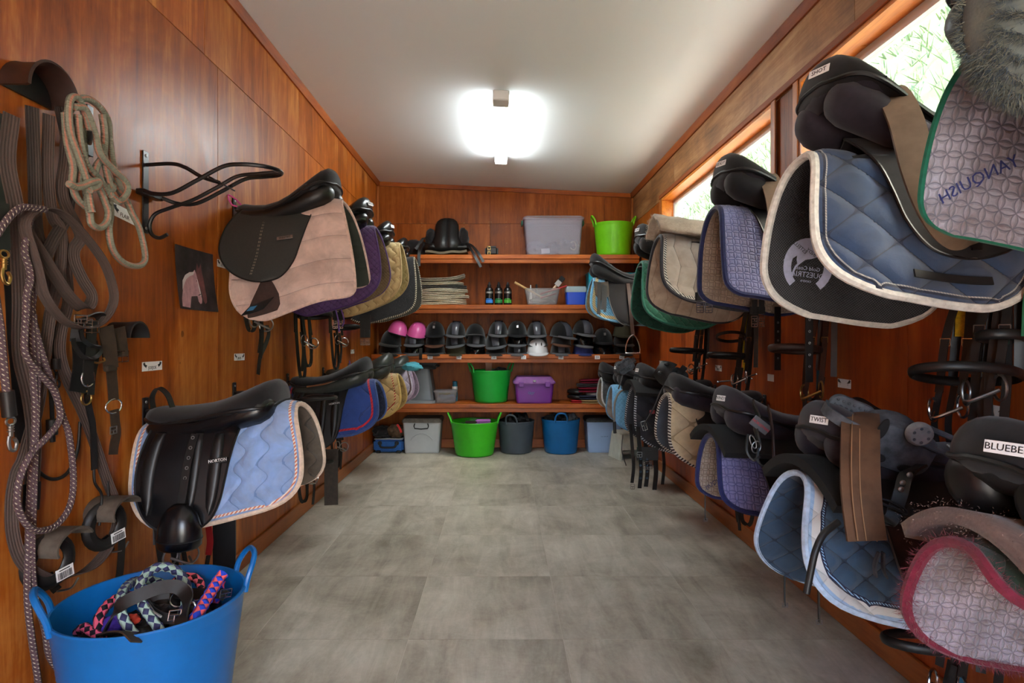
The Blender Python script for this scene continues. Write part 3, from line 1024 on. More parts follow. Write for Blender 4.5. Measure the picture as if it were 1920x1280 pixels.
def make_saddle(side, Y, T, label, seat='leather', skirt=None, flap='leather', panel='leather', cant=0.2, low=0.045, pom=0.04, lift=0.0, flaps='forward', du=0.0, length=1.0,
                tag=None, leathers=True, welt='leather', stitch=None, knee=False, group='saddles on the wall racks', name='saddle', pad_gap=0.03, hw=1.0, stirrup=None, panel_h=0.05):
    loc, rz = spot(side, Y, T)
    root = thing(name, label, 'saddle', loc, rz, group)
    ns = near(side)
    L = lambda u: du + u * length
    sd = Pad(); sd.root = root; sd.ns = ns; sd.L = L; sd.lift = lift
    prof = [(0.028, 0.03, pom - 0.012, 0.015, 0.02), (0.04, 0.06, pom + 0.0, 0.03, 0.03), (0.07, 0.085, pom + 0.006, 0.045, 0.035), (0.12, 0.098, low + (pom - low) * 0.55, 0.05, 0.035), (0.18, 0.105, low, 0.045, 0.035),
            (0.25, 0.118, low + (cant - low) * 0.10, 0.042, 0.034), (0.31, 0.135, low + (cant - low) * 0.27, 0.045, 0.032), (0.37, 0.15, low + (cant - low) * 0.52, 0.055, 0.03), (0.42, 0.156, low + (cant - low) * 0.76, 0.07, 0.03),
            (0.455, 0.15, low + (cant - low) * 0.93, 0.082, 0.03), (0.48, 0.135, cant, 0.088, 0.03), (0.497, 0.108, cant - 0.006, 0.08, 0.03), (0.507, 0.075, cant - 0.022, 0.06, 0.025), (0.511, 0.04, cant - 0.04, 0.035, 0.02)]
    rings = [ring_seat(L(u), w * hw, z + lift, c, t) for u, w, z, c, t in prof]
    m = MB(); m.loft(rings)
    sd.seat = build(m, 'seat', M[seat], root, local=True, sharp=1.2)
    edge = [r[0] for r in rings[1:]] + [r[14] for r in reversed(rings[1:])]
    m = MB(); m.tube(smooth_path([p + Vector((0, 0, -0.004)) for p in edge], 3), 0.0065, 7)
    build(m, 'welt', M[welt], root, local=True)
    # rear facing of the cantle under the seat edge
    m = MB()
    rr = []
    for k in range(17):
        a = -PI / 2 + PI * k / 16
        e = Vector((L(0.42) + 0.088 * math.cos(a) * length, 0.15 * hw * math.sin(a), 0))
        zt = cant + lift - 0.092 - 0.012 * (1 - math.cos(a))
        if abs(a) > PI / 2 - 0.01: e.x -= 0.02
        rr.append([Vector((e.x, e.y, zt)), Vector((e.x - 0.004, e.y * 0.97, zt - 0.022)), Vector((e.x - 0.03, e.y * 0.86, zt - 0.045))])
    m.sheet(rr, 0.006)
    build(m, 'cantle_facing', M[skirt or seat], root, local=True)
    # panels: two stuffed cushions under the seat
    for s in (-1, 1):
        rg = []
        for (u, r1, zz, vv) in ((0.06, 0.02, -0.02, 0.07), (0.08, 0.035, -0.02, 0.072), (0.14, 0.042, -0.02, 0.074), (0.24, 0.045, -0.01, 0.078), (0.33, 0.054, cant * 0.12, 0.082), (0.41, 0.062, cant * 0.30, 0.087), (0.47, 0.06, cant * 0.40, 0.085), (0.497, 0.045, cant * 0.44, 0.08), (0.508, 0.022, cant * 0.45, 0.076)):
            hh = r1 * panel_h / 0.05 * 0.85
            rg.append([Vector((L(u), s * (vv * hw + r1 * 1.05 * math.cos(2 * PI * j / 16)), zz + lift + hh * math.sin(2 * PI * j / 16) - 0.02)) for j in range(16)])
        m = MB(); m.loft(rg)
        build(m, 'panel', M[panel], root, local=True, sharp=1.2)
    # flaps following the drape of the pad
    tab = FLAPS[flaps]
    def flap_pt(s, u, d, off=0.0):
        z = 0.005 + lift - d
        return Vector((L(u), s * (vp(max(0.0, 0.055 - z)) + pad_gap - 0.012 + off - 0.02 * math.exp(-d / 0.06)), z))
    sd.flap_pt = flap_pt
    for s in (ns, -ns):
        g, uv = [], []
        cols = 14
        for (d, a, b) in tab:
            row = []
            for j in range(cols):
                t = j / (cols - 1)
                u = a + (b - a) * t
                row.append(flap_pt(s, u, d, 0.006 * math.sin(t * PI)))
                uv.append((u, d))
            g.append(row)
        m = MB(); m.sheet(g, 0.006, 0, uv)
        build(m, 'flap', M[flap], root, local=True)
        if s == ns:
            loop = [flap_pt(s, a, d, 0.002) for d, a, b in tab] + [flap_pt(s, b, d, 0.002) for d, a, b in reversed(tab)]
            m = MB(); m.tube(smooth_path(loop, 4), 0.004, 6)
            build(m, 'flap_edging', M[welt], root, local=True)
        if s == ns and stitch:
            pts = smooth_path([flap_pt(s, 0.20, 0.02, 0.0095), flap_pt(s, 0.195, 0.12, 0.0105), flap_pt(s, 0.185, 0.24, 0.0105), flap_pt(s, 0.165, 0.335, 0.009)], 14)
            m = MB()
            for off in (0.0, 0.006):
                for k in range(0, len(pts) - 1, 2):
                    o = Vector((off, 0, 0))
                    m.tube([pts[k] + o, pts[k + 1] + o], 0.0011, 4)
            build(m, 'stitching', M['stitch'], root, local=True)
        if s == ns and knee:
            for (ua, ub) in ((0.105, 0.155), (0.245, 0.285), (0.31, 0.355)):
                rg = []
                for k in range(11):
                    d = 0.05 + 0.26 * k / 10
                    w = (ub - ua) / 2 * math.sin(PI * min(1, 0.12 + k / 10 * 0.88)) ** 0.35
                    c = flap_pt(s, (ua + ub) / 2 - (0.02 if ua < 0.2 else 0) * math.sin(PI * k / 10), d, 0.004)
                    rg.append([c + Vector((w * math.cos(2 * PI * j / 12), s * 0.013 * math.sin(2 * PI * j / 12), 0)) for j in range(12)])
                m = MB(); m.loft(rg)
                build(m, 'knee_block', M['leather'], root, local=True, sharp=1.2)
    if leathers:
        m = MB()
        pts = smooth_path([flap_pt(ns, 0.215, 0.0, 0.012), flap_pt(ns, 0.212, 0.1, 0.016), flap_pt(ns, 0.21, 0.22, 0.016), flap_pt(ns, 0.205, 0.34, 0.016)], 6)
        m.ribbon(pts, 0.026, 0.005, Vector((1, 0, 0)))
        build(m, 'stirrup_leather', M['strap'], root, local=True)
    if tag:
        txt, fw = tag
        p = Vector((L(0.502) + 0.006, ns * 0.045 * hw, cant + lift - 0.05))
        nrm = Vector((1, ns * 0.45, 0.25)).normalized()
        X = Vector((0, 0, 1)).cross(nrm)
        fr = frame(p + nrm * 0.012, X, nrm.cross(X))
        m = MB(); m.box((0, 0, 0), (fw, 0.022, 0.0016), None, 0.0005); m.xform(fr)
        t = build(m, 'name_tag', M['paper'], root, local=True, label='white name tag on the cantle')
        build(text_mb(txt, 0.017, fr @ Matrix.Translation((0, 0, 0.0012)), 0.0003), 'lettering', M['ink'], t, local=True, smooth=False)
    return sd

def decal(pd, sd, u, drop, polys_or_mb, mirror_u=False, off=0.004, rot=0.0, s=1.0):
    """lay a flat mesh (x right = outwards along u, y up) onto a pad flap; returns MB in local space"""
    src = polys_or_mb
    out = []
    c, q = math.cos(rot), math.sin(rot)
    for p in src.v:
        x, y = (-p[0] if mirror_u else p[0]) * s, p[1] * s
        x, y = x * c - y * q, x * q + y * c
        out.append(tuple(pd.surf(sd, u + x, drop - y, off + p[2])))
    m = MB(); m.add(out, [f for f in src.f], None)
    return m
# ------------------------------------------------------------------ cloths
def rope_mat(name, ca, cb, pitch):
    m = NT(name, 0.8, 0.25)
    uv = m.n('UVMap', uv_map='UVMap')
    sp = m.n('SeparateXYZ')
    m.l(uv.outputs[0], sp.inputs[0])
    x = m.math('FLOORED_MODULO', m.math('ADD', m.math('DIVIDE', sp.outputs[0], pitch), sp.outputs[1]), 1.0)
    m.base(m.mix(m.math('GREATER_THAN', x, 0.5), ca, cb))
    m.bump(m.math('SINE', m.math('MULTIPLY', x, 2 * PI)), 0.5, 0.002)
    return m.m

def bind(name, col): return plain_mat(name, col, 0.8, 0.25, 0, 0.2, 60, 0.25, 0.2)
WHITE, CREAM, NAVY = C(214, 212, 204), C(196, 184, 160), C(26, 33, 72)

# ------------------------------------------------------------------ left wall, upper row
LU = [2.145 + 0.715 * k for k in range(5)]
RU = [1.05] + [0.935 + 0.715 * k for k in range(1, 7)]
make_rack('L', LU[0], 1.766, 'empty black steel saddle rack high on the left wall, nothing on it')

make_rack('L', LU[1], 1.766, 'black saddle rack on the left wall under the pale pink saddle pad')
p = make_pad('L', LU[1], 1.766, 'pale pink puffer saddle pad with dark green lining on the left wall',
             cloth_mat('pale pink nylon', C(212, 184, 174), 'channel', 0.115, C(150, 120, 116), C(150, 112, 88), rough=0.6, dirt_amt=0.25),
             cloth_mat('dark green lining', C(56, 62, 54), 'channel', 0.115, C(30, 34, 30), rough=0.7), bind('pink binding', C(206, 176, 164)),
             0.53, 0.45, 0.06, 0.53, -0.005, 0.062, 0.03, 0.17, 0.03, 'channel', 0.115, 0.009, 0.008, 0.006, 1, hem=-0.1, lean=0.17, step=0.009)
m = MB()
q = [(0.2, -0.12), (0.235, -0.12), (0.285, -0.02), (0.27, 0.03), (0.14, 0.03), (0.125, -0.02)]
m.add([(x - 0.2, -y - 0.04, 0) for x, y in q], [(0, 1, 2, 3, 4, 5)])
g = []
for (d, a, b) in ((0.36, 0.215, 0.25), (0.40, 0.2, 0.275), (0.45, 0.18, 0.3), (0.5, 0.165, 0.31), (0.525, 0.17, 0.3)):
    g.append([p.surf(-1, a + (b - a) * t / 5, d, 0.016) for t in range(6)])
m = MB(); m.sheet(g, 0.004)
tb = build(m, 'girth_tab', plain_mat('brown nylon tab', C(62, 46, 42), 0.7, 0.3, 0, 0.2, 40, 0.2), p.root, local=True)
g = [[p.surf(-1, 0.185 + 0.1 * t / 4 - 0.03 * (d - 0.455) / 0.03, d + 0.012 * (1 - t / 4), 0.022) for t in range(5)] for d in (0.46, 0.48, 0.5)]
m = MB(); m.sheet(g, 0.006)
build(m, 'hook_tape', M['strap'], tb, local=True)
g = [[p.surf(-1, 0.195 + 0.03 * t / 2 - 0.03 * (d - 0.455) / 0.03, d + 0.01, 0.027) for t in range(3)] for d in (0.468, 0.485)]
m = MB(); m.sheet(g, 0.002)
build(m, 'woven_label', plain_mat('blue woven label', C(52, 110, 150), 0.8), tb, local=True)
s = make_saddle('L', LU[1], 1.766, 'black synthetic saddle with grained charcoal flap over the pale pink pad', 'suede', 'leather', 'flap_leather', 'leather', 0.205, 0.03, 0.03,
                flaps='forward', stitch=True, leathers=False)
fr = frame(s.flap_pt(-1, 0.31, 0.155, 0.014), (1, 0, 0.16), (0, 0.35, 1))
m = MB(); m.box((0, 0, 0), (0.075, 0.018, 0.003), None, 0.001); m.xform(fr)
b_ = build(m, 'badge', M['dull_steel'], s.root, local=True, label='small metal badge on the flap')
build(text_mb('WINTEC', 0.014, fr @ Matrix.Translation((0, 0, 0.002)), 0.0004), 'lettering', M['ink'], b_, local=True, smooth=False)
m = MB(); m.tube(smooth_path([(0.05, -0.03, 0.03), (0.03, -0.05, 0.055), (0.0, -0.06, 0.07), (0.012, -0.05, 0.03), (0.035, -0.035, 0.02)], 5), 0.004, 6)
build(m, 'pommel_cord', plain_mat('bright pink cord', C(205, 70, 140), 0.7), s.root, local=True, label='bright pink cord tied to the pommel')

make_rack('L', LU[2], 1.766, 'black saddle rack on the left wall under the purple saddle pad')
make_pad('L', LU[2], 1.766, 'purple diamond quilted saddle pad with tan lining behind the pale pink pad',
         cloth_mat('purple cotton', C(92, 66, 116), 'diamond', 0.034, C(58, 38, 78)), cloth_mat('tan lining', C(120, 100, 74), 'diamond', 0.02, C(84, 66, 48)), bind('purple binding', C(76, 50, 104)),
         0.5, 0.46, 0.04, 0.53, -0.005, 0.072, 0.17, 0.14, 0.05, 'diamond', 0.034, 0.003, 0.008, 0.01, 2, lean=0.06)
make_saddle('L', LU[2], 1.766, 'black leather saddle over the purple pad on the left wall', 'shiny_leather', None, 'leather', 'shiny_leather', 0.225, 0.05, 0.05, 0.015, tag=('NORTON', 0.05))

make_rack('L', LU[3], 1.766, 'black saddle rack on the left wall under the gold saddle pad')
make_pad('L', LU[3], 1.766, 'gold beige saddle pad with shell shaped quilting on the left wall',
         cloth_mat('gold satin cotton', C(184, 160, 110), 'wave', 0.06, C(120, 94, 56), rough=0.6), cloth_mat('gold lining', C(170, 150, 100), 'wave', 0.045, C(120, 96, 56)), bind('gold binding', C(170, 144, 98)),
         0.49, 0.44, 0.05, 0.56, 0.0, 0.085, 0.19, 0.14, 0.04, 'wave', 0.06, 0.006, 0.008, 0.008, 3)
make_saddle('L', LU[3], 1.766, 'black saddle over the gold beige pad on the left wall', 'shiny_leather', None, 'leather', 'shiny_leather', 0.225, 0.05, 0.05, 0.015, tag=('KIT', 0.04))

make_rack('L', LU[4], 1.766, 'black saddle rack nearest the shelves on the upper left wall')
p = make_pad('L', LU[4], 1.766, 'black fleecy saddle pad with cream rope edge nearest the shelves, upper left',
         cloth_mat('black fleece', C(40, 40, 42), None, bump=0.9, weave=240.0), cloth_mat('dark fleece lining', C(62, 60, 54), None, bump=1.0, weave=160.0), rope_mat('black and cream rope', C(30, 30, 30), CREAM, 0.016),
         0.52, 0.5, 0.03, 0.56, 0.0, 0.08, 0.12, 0.14, 0.04, None, 0.05, 0.003, 0.008, 0.012, 4)
build(fur(p.P.reshape(-1, 3), p.N.reshape(-1, 3), 9000, 0.022, 0.0016, 4), 'pile', plain_mat('black pile', C(44, 44, 46), 0.9), p.root, local=True, kind='stuff', smooth=False)
make_saddle('L', LU[4], 1.766, 'black saddle over the black fleecy pad nearest the shelves', 'shiny_leather', None, 'leather', 'shiny_leather', 0.22, 0.05, 0.05, 0.02)

# ------------------------------------------------------------------ left wall, lower row
TL = 0.866
def norton(s, u, d):
    fr = frame(s.flap_pt(-1, u, d, 0.016), (1, 0, 0.16), (0, 0.25, 1))
    m = MB(); m.box((0, 0, -0.001), (0.062, 0.017, 0.002)); m.xform(fr)
    t = build(m, 'woven_label', M['ink'], s.root, local=True, label='black woven label with white lettering')
    build(text_mb('NORTON', 0.0145, fr @ Matrix.Translation((0, 0, 0.001)), 0.0004), 'lettering', M['paper'], t, local=True, smooth=False)

make_rack('L', LU[0], TL, 'black saddle rack on the left wall under the light blue saddle pad')
make_pad('L', LU[0], TL, 'light blue quilted saddle pad with peach rope edge above the blue bucket',
         cloth_mat('light blue cotton', C(130, 160, 208), 'wave', 0.082, C(96, 126, 176), C(150, 150, 150), None, ((0.012, 0.02, C(206, 120, 90), C(226, 214, 200), 0.014),), rough=0.7, dirt_amt=0.35),
         cloth_mat('brown grey lining', C(98, 88, 76), 'wave', 0.082, C(50, 44, 40), C(60, 50, 44)), bind('beige binding', C(206, 184, 164)),
         0.37, 0.37, 0.03, 0.56, -0.01, 0.06, 0.11, 0.14, 0.05, 'wave', 0.082, 0.009, 0.009, 0.01, 5, lean=0.03)
s = make_saddle('L', LU[0], TL, 'black pony saddle with blue black flap and caged stirrup over light blue pad', 'suede', 'shiny_leather', 'shiny_leather', 'shiny_leather', 0.135, 0.04, 0.03, flaps='straight', knee=True, leathers=False, lift=0.005)
norton(s, 0.345, 0.135)
m = MB()
m.ribbon(smooth_path([s.flap_pt(-1, 0.255, 0.05, 0.02), s.flap_pt(-1, 0.25, 0.13, 0.026), s.flap_pt(-1, 0.25, 0.22, 0.03), s.flap_pt(-1, 0.25, 0.28, 0.034)], 6), 0.026, 0.005, Vector((1, 0, 0)))
lt = build(m, 'stirrup_leather', M['strap'], s.root, local=True)
for k in range(5):
    q = s.flap_pt(-1, 0.254 - 0.001 * k, 0.06 + 0.032 * k, 0.030)
    m = MB(); m.tube(ring_path(q, (1, 0, 0), (0, 0.25, 1), 0.005, 0.005, 10), 0.0016, 6, closed=True)
    build(m, 'eyelet', M['dull_steel'], lt, local=True)
c0 = s.flap_pt(-1, 0.25, 0.265, 0.032)
m = MB()                                               # bell shaped toe cage, opening towards the back of the horse
rg = []
for (dz, w, d, fx) in ((0.0, 0.018, 0.01, 0.0), (-0.012, 0.036, 0.025, 0.0), (-0.035, 0.055, 0.042, 0.0), (-0.07, 0.066, 0.052, 0.0), (-0.11, 0.07, 0.056, 0.0), (-0.135, 0.068, 0.056, 0.0), (-0.143, 0.06, 0.05, 0.0)):
    rg.append([c0 + Vector((w * math.cos(2 * PI * j / 28), -0.012 + d * math.sin(2 * PI * j / 28), dz)) for j in range(28)])
m.loft(rg)
st = build(m, 'stirrup_cage', M['shiny_leather'], s.root, local=True, label='glossy black bell shaped toe cage stirrup', sharp=1.2)
m = MB(); m.tube([c0 + Vector((0.0704 * math.cos(2 * PI * j / 28), -0.012 + 0.0565 * math.sin(2 * PI * j / 28), -0.112)) for j in range(28)], 0.002, 6, closed=True)
build(m, 'rim_seam', M['rubber'], st, local=True)
m = MB(); m.ribbon(smooth_path([(0.045, -0.02, 0.03), (0.04, -0.02, 0.075), (0.062, -0.02, 0.108), (0.095, -0.02, 0.085), (0.115, -0.02, 0.035)], 6), 0.022, 0.004, Vector((0.25, 1, 0.2)))
build(m, 'grab_strap', M['strap'], s.root, local=True)

make_rack('L', LU[1], TL, 'empty black saddle rack on the lower left wall, partly behind the light blue pad')

make_rack('L', LU[2], TL, 'black saddle rack on the left wall under the royal blue pad')
make_pad('L', LU[2], TL, 'royal blue saddle pad with red piping on the lower left wall',
         cloth_mat('royal blue cotton', C(44, 70, 138), 'wave', 0.17, C(34, 54, 112), None, None, ((0.026, 0.038, C(200, 44, 56), C(178, 30, 46), 0.02),)), cloth_mat('navy lining', C(34, 42, 66), 'diamond', 0.06, C(22, 28, 48)), bind('dusty blue binding', C(58, 78, 130)),
         0.33, 0.32, 0.02, 0.53, 0.0, 0.04, 0.12, 0.1, 0.05, 'wave', 0.17, 0.004, 0.009, 0.008, 6)
s = make_saddle('L', LU[2], TL, 'black pony saddle over the royal blue pad on the left wall', 'suede', 'leather', 'leather', 'green_leather', 0.165, 0.04, 0.04, 0.01, flaps='straight', knee=True)
norton(s, 0.33, 0.11)
m = MB(); m.tube(smooth_path([(0.16, -0.12, 0.0), (0.28, -0.135, 0.02), (0.38, -0.14, 0.06)], 6), 0.006, 8)
build(m, 'seat_piping', M['steel'], s.root, local=True, label='silver grey piping below the seat')

make_rack('L', LU[3], TL, 'black saddle rack on the left wall under the tan saddle pad')
make_pad('L', LU[3], TL, 'tan saddle pad with red dotted trim behind the royal blue pad',
         cloth_mat('tan cotton', C(178, 148, 98), 'cross', 0.13, C(112, 84, 50), None, None, ((0.03, 0.042, C(150, 40, 40), C(196, 170, 110), 0.022),)), cloth_mat('gold tan lining', C(160, 132, 80), 'cross', 0.06, C(120, 96, 50)), bind('mustard binding', C(176, 146, 84)),
         0.33, 0.33, 0.03, 0.54, 0.0, 0.03, 0.14, 0.12, 0.05, 'cross', 0.13, 0.006, 0.01, 0.008, 7)
make_saddle('L', LU[3], TL, 'dull green black leather saddle over the tan pad', 'green_leather', None, 'leather', 'green_leather', 0.17, 0.05, 0.045, 0.01)

make_rack('L', LU[4], TL, 'black saddle rack nearest the shelves on the lower left wall')
make_pad('L', LU[4], TL, 'lavender grey saddle pad with heart quilting nearest the shelves',
         cloth_mat('lavender grey cotton', C(172, 162, 176), 'wave', 0.075, C(112, 98, 120), None, None, ((0.02, 0.032, C(74, 52, 50), C(90, 66, 62), 0.02),)), cloth_mat('mauve lining', C(140, 122, 142), 'wave', 0.07, C(100, 84, 104)), bind('mauve binding', C(150, 130, 150)),
         0.30, 0.32, 0.03, 0.53, 0.0, 0.02, 0.14, 0.12, 0.05, 'wave', 0.075, 0.007, 0.009, 0.008, 8)
make_saddle('L', LU[4], TL, 'old olive grey saddle over the lavender pad beside the shelves', 'green_leather', None, 'leather', 'green_leather', 0.14, 0.05, 0.045, 0.0)

# ------------------------------------------------------------------ right wall, upper row
TU = 1.64
make_rack('R', RU[0], TU, 'black saddle rack on the right wall nearest the camera, upper row')
lil = cloth_mat('grey lilac lining', C(168, 168, 184), 'circle', 0.03, C(106, 108, 124), C(112, 92, 84), dirt_amt=0.8, bump=0.7)
p = make_pad('R', RU[0], TU, 'green edged saddle pad with stained grey lilac lining, nearest on upper right wall',
             cloth_mat('bottle green cotton', C(30, 74, 60), 'diamond', 0.05, C(18, 48, 40)), lil, bind('green binding', C(22, 98, 76)),
             0.35, 0.345, 0.02, 0.50, 0.0, 0.06, 0.07, 0.1, 0.03, 'diamond', 0.05, 0.003, 0.007, 0.006, 11, step=0.006)
mb = text_mb('YANQUISH', 0.032, Matrix.Identity(4), 0.0003)
build(decal(p, p.ns * -1, 0.43, 0.24, mb, False, -0.0165, -0.62), 'lettering', M['blue_ink'], p.root, local=True, smooth=False, label='faded hand lettered name, seen reversed on the lining')
make_saddle('R', RU[0], TU, 'dark saddle over the green edged pad, mostly out of frame at upper right', 'suede', None, 'leather', 'leather', 0.24, 0.06, 0.05, 0.05)
fz = thing('sheepskin_half_pad', 'fluffy grey green sheepskin half pad hanging at the upper right corner', 'sheepskin', WM[p.root.name] @ Vector((0, 0, 0.03)), PI)
rg = []
for (u, k) in ((0.1, 0.6), (0.14, 0.9), (0.3, 1.0), (0.46, 1.05), (0.53, 1.0), (0.575, 0.8), (0.60, 0.45)):
    rg.append([Vector((u, 0.085 + 0.075 * k * math.cos(2 * PI * j / 22), 0.02 + 0.15 * k * math.sin(2 * PI * j / 22))) for j in range(22)])
m = MB(); m.loft(rg)
fl_ = cloth_mat('grey green sheepskin', C(112, 118, 106), None, bump=1.0, weave=200.0, dirt=C(70, 88, 104), dirt_amt=0.7)
o = build(m, 'fleece', fl_, fz, local=True, sharp=1.6)
A = np.array(m.v).reshape(7, 22, 3); N = A - A.mean(1, keepdims=True); N[:, :, 0] = 0; N[5:, :, 0] += 0.12; N /= np.linalg.norm(N, axis=2, keepdims=True)
Ad = np.concatenate([A[:-1] * (1 - t) + A[1:] * t for t in np.linspace(0, 1, 24)]).reshape(-1, 3); Nd = np.concatenate([N[:-1] * (1 - t) + N[1:] * t for t in np.linspace(0, 1, 24)]).reshape(-1, 3)
for n_, c_, sd_ in (('wool', C(128, 132, 118), 5), ('wool', C(72, 86, 98), 6)):
    build(fur(Ad, Nd, 16000, 0.02, 0.0012, sd_, 0.2), n_, plain_mat('wool tuft', c_, 0.9), fz, local=True, kind='stuff', smooth=False)

make_rack('R', RU[1], TU, 'black saddle rack on the right wall under the denim blue pad')
p = make_pad('R', RU[1], TU - 0.01, 'denim blue diamond quilted saddle pad with thick white edge, upper right',
             cloth_mat('denim blue cotton', C(54, 76, 110), 'cross', 0.14, C(26, 36, 60), C(60, 66, 78), None, ((0.016, 0.022, C(30, 36, 56), C(36, 42, 62), 0.02), (0.022, 0.0255, C(190, 186, 180), C(150, 150, 150), 0.008)), bump=0.6, dirt_amt=0.4),
             cloth_mat('black waffle lining', C(38, 39, 44), 'diamond', 0.0085, C(22, 23, 27), None, bump=0.5), bind('white binding', C(214, 212, 204)),
             0.42, 0.455, 0.02, 0.53, 0.0, 0.045, 0.14, 0.14, 0.05, 'cross', 0.14, 0.012, 0.012, 0.006, 12, step=0.007)
# horseshoe emblem seen from the back of the embroidery, on the lining of the far flap
HORSE = [(200, 320), (215, 322), (235, 300), (265, 275), (300, 265), (325, 285), (335, 320), (330, 345), (295, 375), (300, 410), (345, 445), (350, 475), (372, 470), (370, 445), (345, 420), (335, 402), (375, 402), (395, 440), (420, 435), (410, 418), (430, 412), (500, 445), (580, 465), (640, 520), (690, 570), (720, 650), (720, 690), (745, 705), (752, 690), (775, 695), (765, 660), (745, 640), (715, 560), (685, 525), (700, 480), (700, 420), (740, 450), (800, 490), (840, 530), (850, 500), (890, 490), (840, 460), (800, 400), (740, 380), (690, 380), (590, 340), (580, 310), (525, 290), (550, 240), (545, 195), (510, 150), (460, 122), (455, 90), (435, 75), (410, 90), (410, 125), (432, 140), (440, 185), (380, 182), (330, 170), (275, 180), (262, 168), (250, 210), (230, 240), (222, 275)]
def horse_mb(w, z=0.0):
    k = w / 690.0
    m = MB(); m.add([((x - 545) * k, -(y - 390) * k, z) for x, y in HORSE], [tuple(range(len(HORSE)))])
    return m
def tessellate(mb):
    bm = bmesh.new()
    vs_ = [bm.verts.new(p) for p in mb.v]
    for f in mb.f:
        try: bm.faces.new([vs_[i] for i in f])
        except ValueError: pass
    bmesh.ops.triangulate(bm, faces=list(bm.faces))
    bmesh.ops.subdivide_edges(bm, edges=[e for e in bm.edges if e.calc_length() > 0.02], cuts=2)
    bmesh.ops.triangulate(bm, faces=list(bm.faces))
    bm.verts.index_update()
    m = MB(); m.add([v.co[:] for v in bm.verts], [[v.index for v in f.verts] for f in bm.faces])
    bm.free()
    return m
def shoe_mb(w):
    m = MB()
    a, b = [], []
    for k in range(25):
        t = math.radians(-50 + 280 * k / 24)
        a.append((0.5 * w * math.cos(t), 0.55 * w * math.sin(t), 0)); b.append((0.33 * w * math.cos(t), 0.40 * w * math.sin(t) - 0.01 * w, 0))
    m.add(a + b, [(k, k + 1, 26 + k, 25 + k) for k in range(24)])
    return m
emb = plain_mat('pale blue grey embroidery', C(172, 180, 206), 0.8, 0.2, 0, 0.12, 60, 0.3)
fs = -p.ns
e_ = build(decal(p, fs, 0.445, 0.315, shoe_mb(0.15), False, -0.0160), 'horseshoe_emblem', emb, p.root, local=True, smooth=False, label='pale horseshoe emblem with a jumping horse and reversed lettering')
build(decal(p, fs, 0.445, 0.28, tessellate(horse_mb(0.155)), False, -0.0172), 'horse_figure', emb, e_, local=True, smooth=False)
for (t_, sz, dd, mt_) in (('Gold Coast', 0.0165, 0.322, emb), ('EQUESTRIAN', 0.0225, 0.341, emb), ('centre', 0.013, 0.359, emb), ('ESTELLE', 0.015, 0.262, M['ink']), ('CINDY', 0.014, 0.277, M['ink'])):
    du_ = 0.445 + (0.03 if t_ == 'ESTELLE' else -0.01 if t_ == 'CINDY' else 0.0)
    build(decal(p, fs, du_, dd, text_mb(t_, sz, Matrix.Identity(4), 0.0002), False, -0.0182, 0.6 if mt_ is M['ink'] else 0), 'lettering', mt_, e_, local=True, smooth=False)
g = [[p.surf(p.ns, u, d + 0.03 * (u - 0.2), 0.02) for u in np.linspace(0.16, 0.36, 8)] for d in (0.345, 0.355, 0.365)]
m = MB(); m.sheet(g, 0.004)
build(m, 'girth_loop', M['ink'], p.root, local=True)
s = make_saddle('R', RU[1], TU, 'large black saddle with name tag over the denim blue pad', 'suede', 'suede_purple', 'suede', 'suede_purple', 0.22, 0.05, 0.05, 0.07, tag=('SHOT', 0.062), hw=1.0, panel_h=0.058)

make_rack('R', RU[2], TU, 'black saddle rack on the right wall under the lavender navy edged pad')
p = make_pad('R', RU[2], TU, 'faded lavender blue saddle pad with navy edge and tan lining, upper right',
             cloth_mat('faded lavender cotton', C(122, 128, 170), 'circle', 0.027, C(74, 80, 120), C(146, 136, 132), dirt_amt=0.3), cloth_mat('tan circle lining', C(160, 142, 126), 'circle', 0.027, C(120, 104, 92), C(120, 96, 78)), bind('navy binding', NAVY),
             0.39, 0.40, 0.02, 0.52, 0.0, 0.05, 0.05, 0.12, 0.02, 'circle', 0.027, 0.003, 0.011, 0.022, 13)
make_saddle('R', RU[2], TU, 'dark grey saddle with purple grey panels over the lavender navy edged pad', 'suede', 'suede_purple', 'leather', 'suede', 0.2, 0.05, 0.05, 0.05, tag=('EDDY', 0.05), panel_h=0.056)

make_rack('R', RU[3], TU, 'black saddle rack on the right wall under the taupe geometric pad')
make_pad('R', RU[3], TU, 'taupe saddle pad with geometric quilting and black white checked trim',
         cloth_mat('taupe satin', C(158, 148, 138), 'zigzag', 0.085, C(96, 88, 82), C(140, 120, 100), None, ((0.010, 0.022, C(30, 30, 34), C(190, 186, 178), 0.014),), rough=0.6, dirt_amt=0.3), cloth_mat('beige satin lining', C(180, 164, 146), 'zigzag', 0.07, C(140, 116, 96), C(130, 104, 84), rough=0.6), bind('charcoal binding', C(46, 46, 52)),
         0.37, 0.42, 0.02, 0.55, 0.0, 0.06, 0.12, 0.12, 0.03, 'zigzag', 0.085, 0.006, 0.010, 0.008, 14)
s = Pad(); s.root = fz
m = MB()
g = []
for k in range(13):
    u = 0.06 + 0.53 * k / 12
    g.append([Vector((u, v, 0.045 + 0.055 * (k / 12) ** 1.5 - 4.2 * v * v + 0.008 * noise.noise(Vector((u * 25, v * 25, 3))))) for v in np.linspace(-0.145, 0.145, 22)])
m.sheet(g, 0.022)
sh = thing('sheepskin_seat_cover', 'cream sheepskin lying along the top of the taupe geometric pad', 'sheepskin', Vector((XR, RU[3], TU + 0.03)), PI)
m.xform(Matrix.Translation((0, 0, 0.02)))
build(m, 'fleece', cloth_mat('cream sheepskin', C(176, 160, 142), None, bump=1.0, weave=150.0), sh, local=True, sharp=1.6)
A = np.array(m.v[:13 * 22]); N = np.tile(np.array([[0.1, 0, 1.0]]), (len(A), 1)); N[:, 1] = A[:, 1] * 6
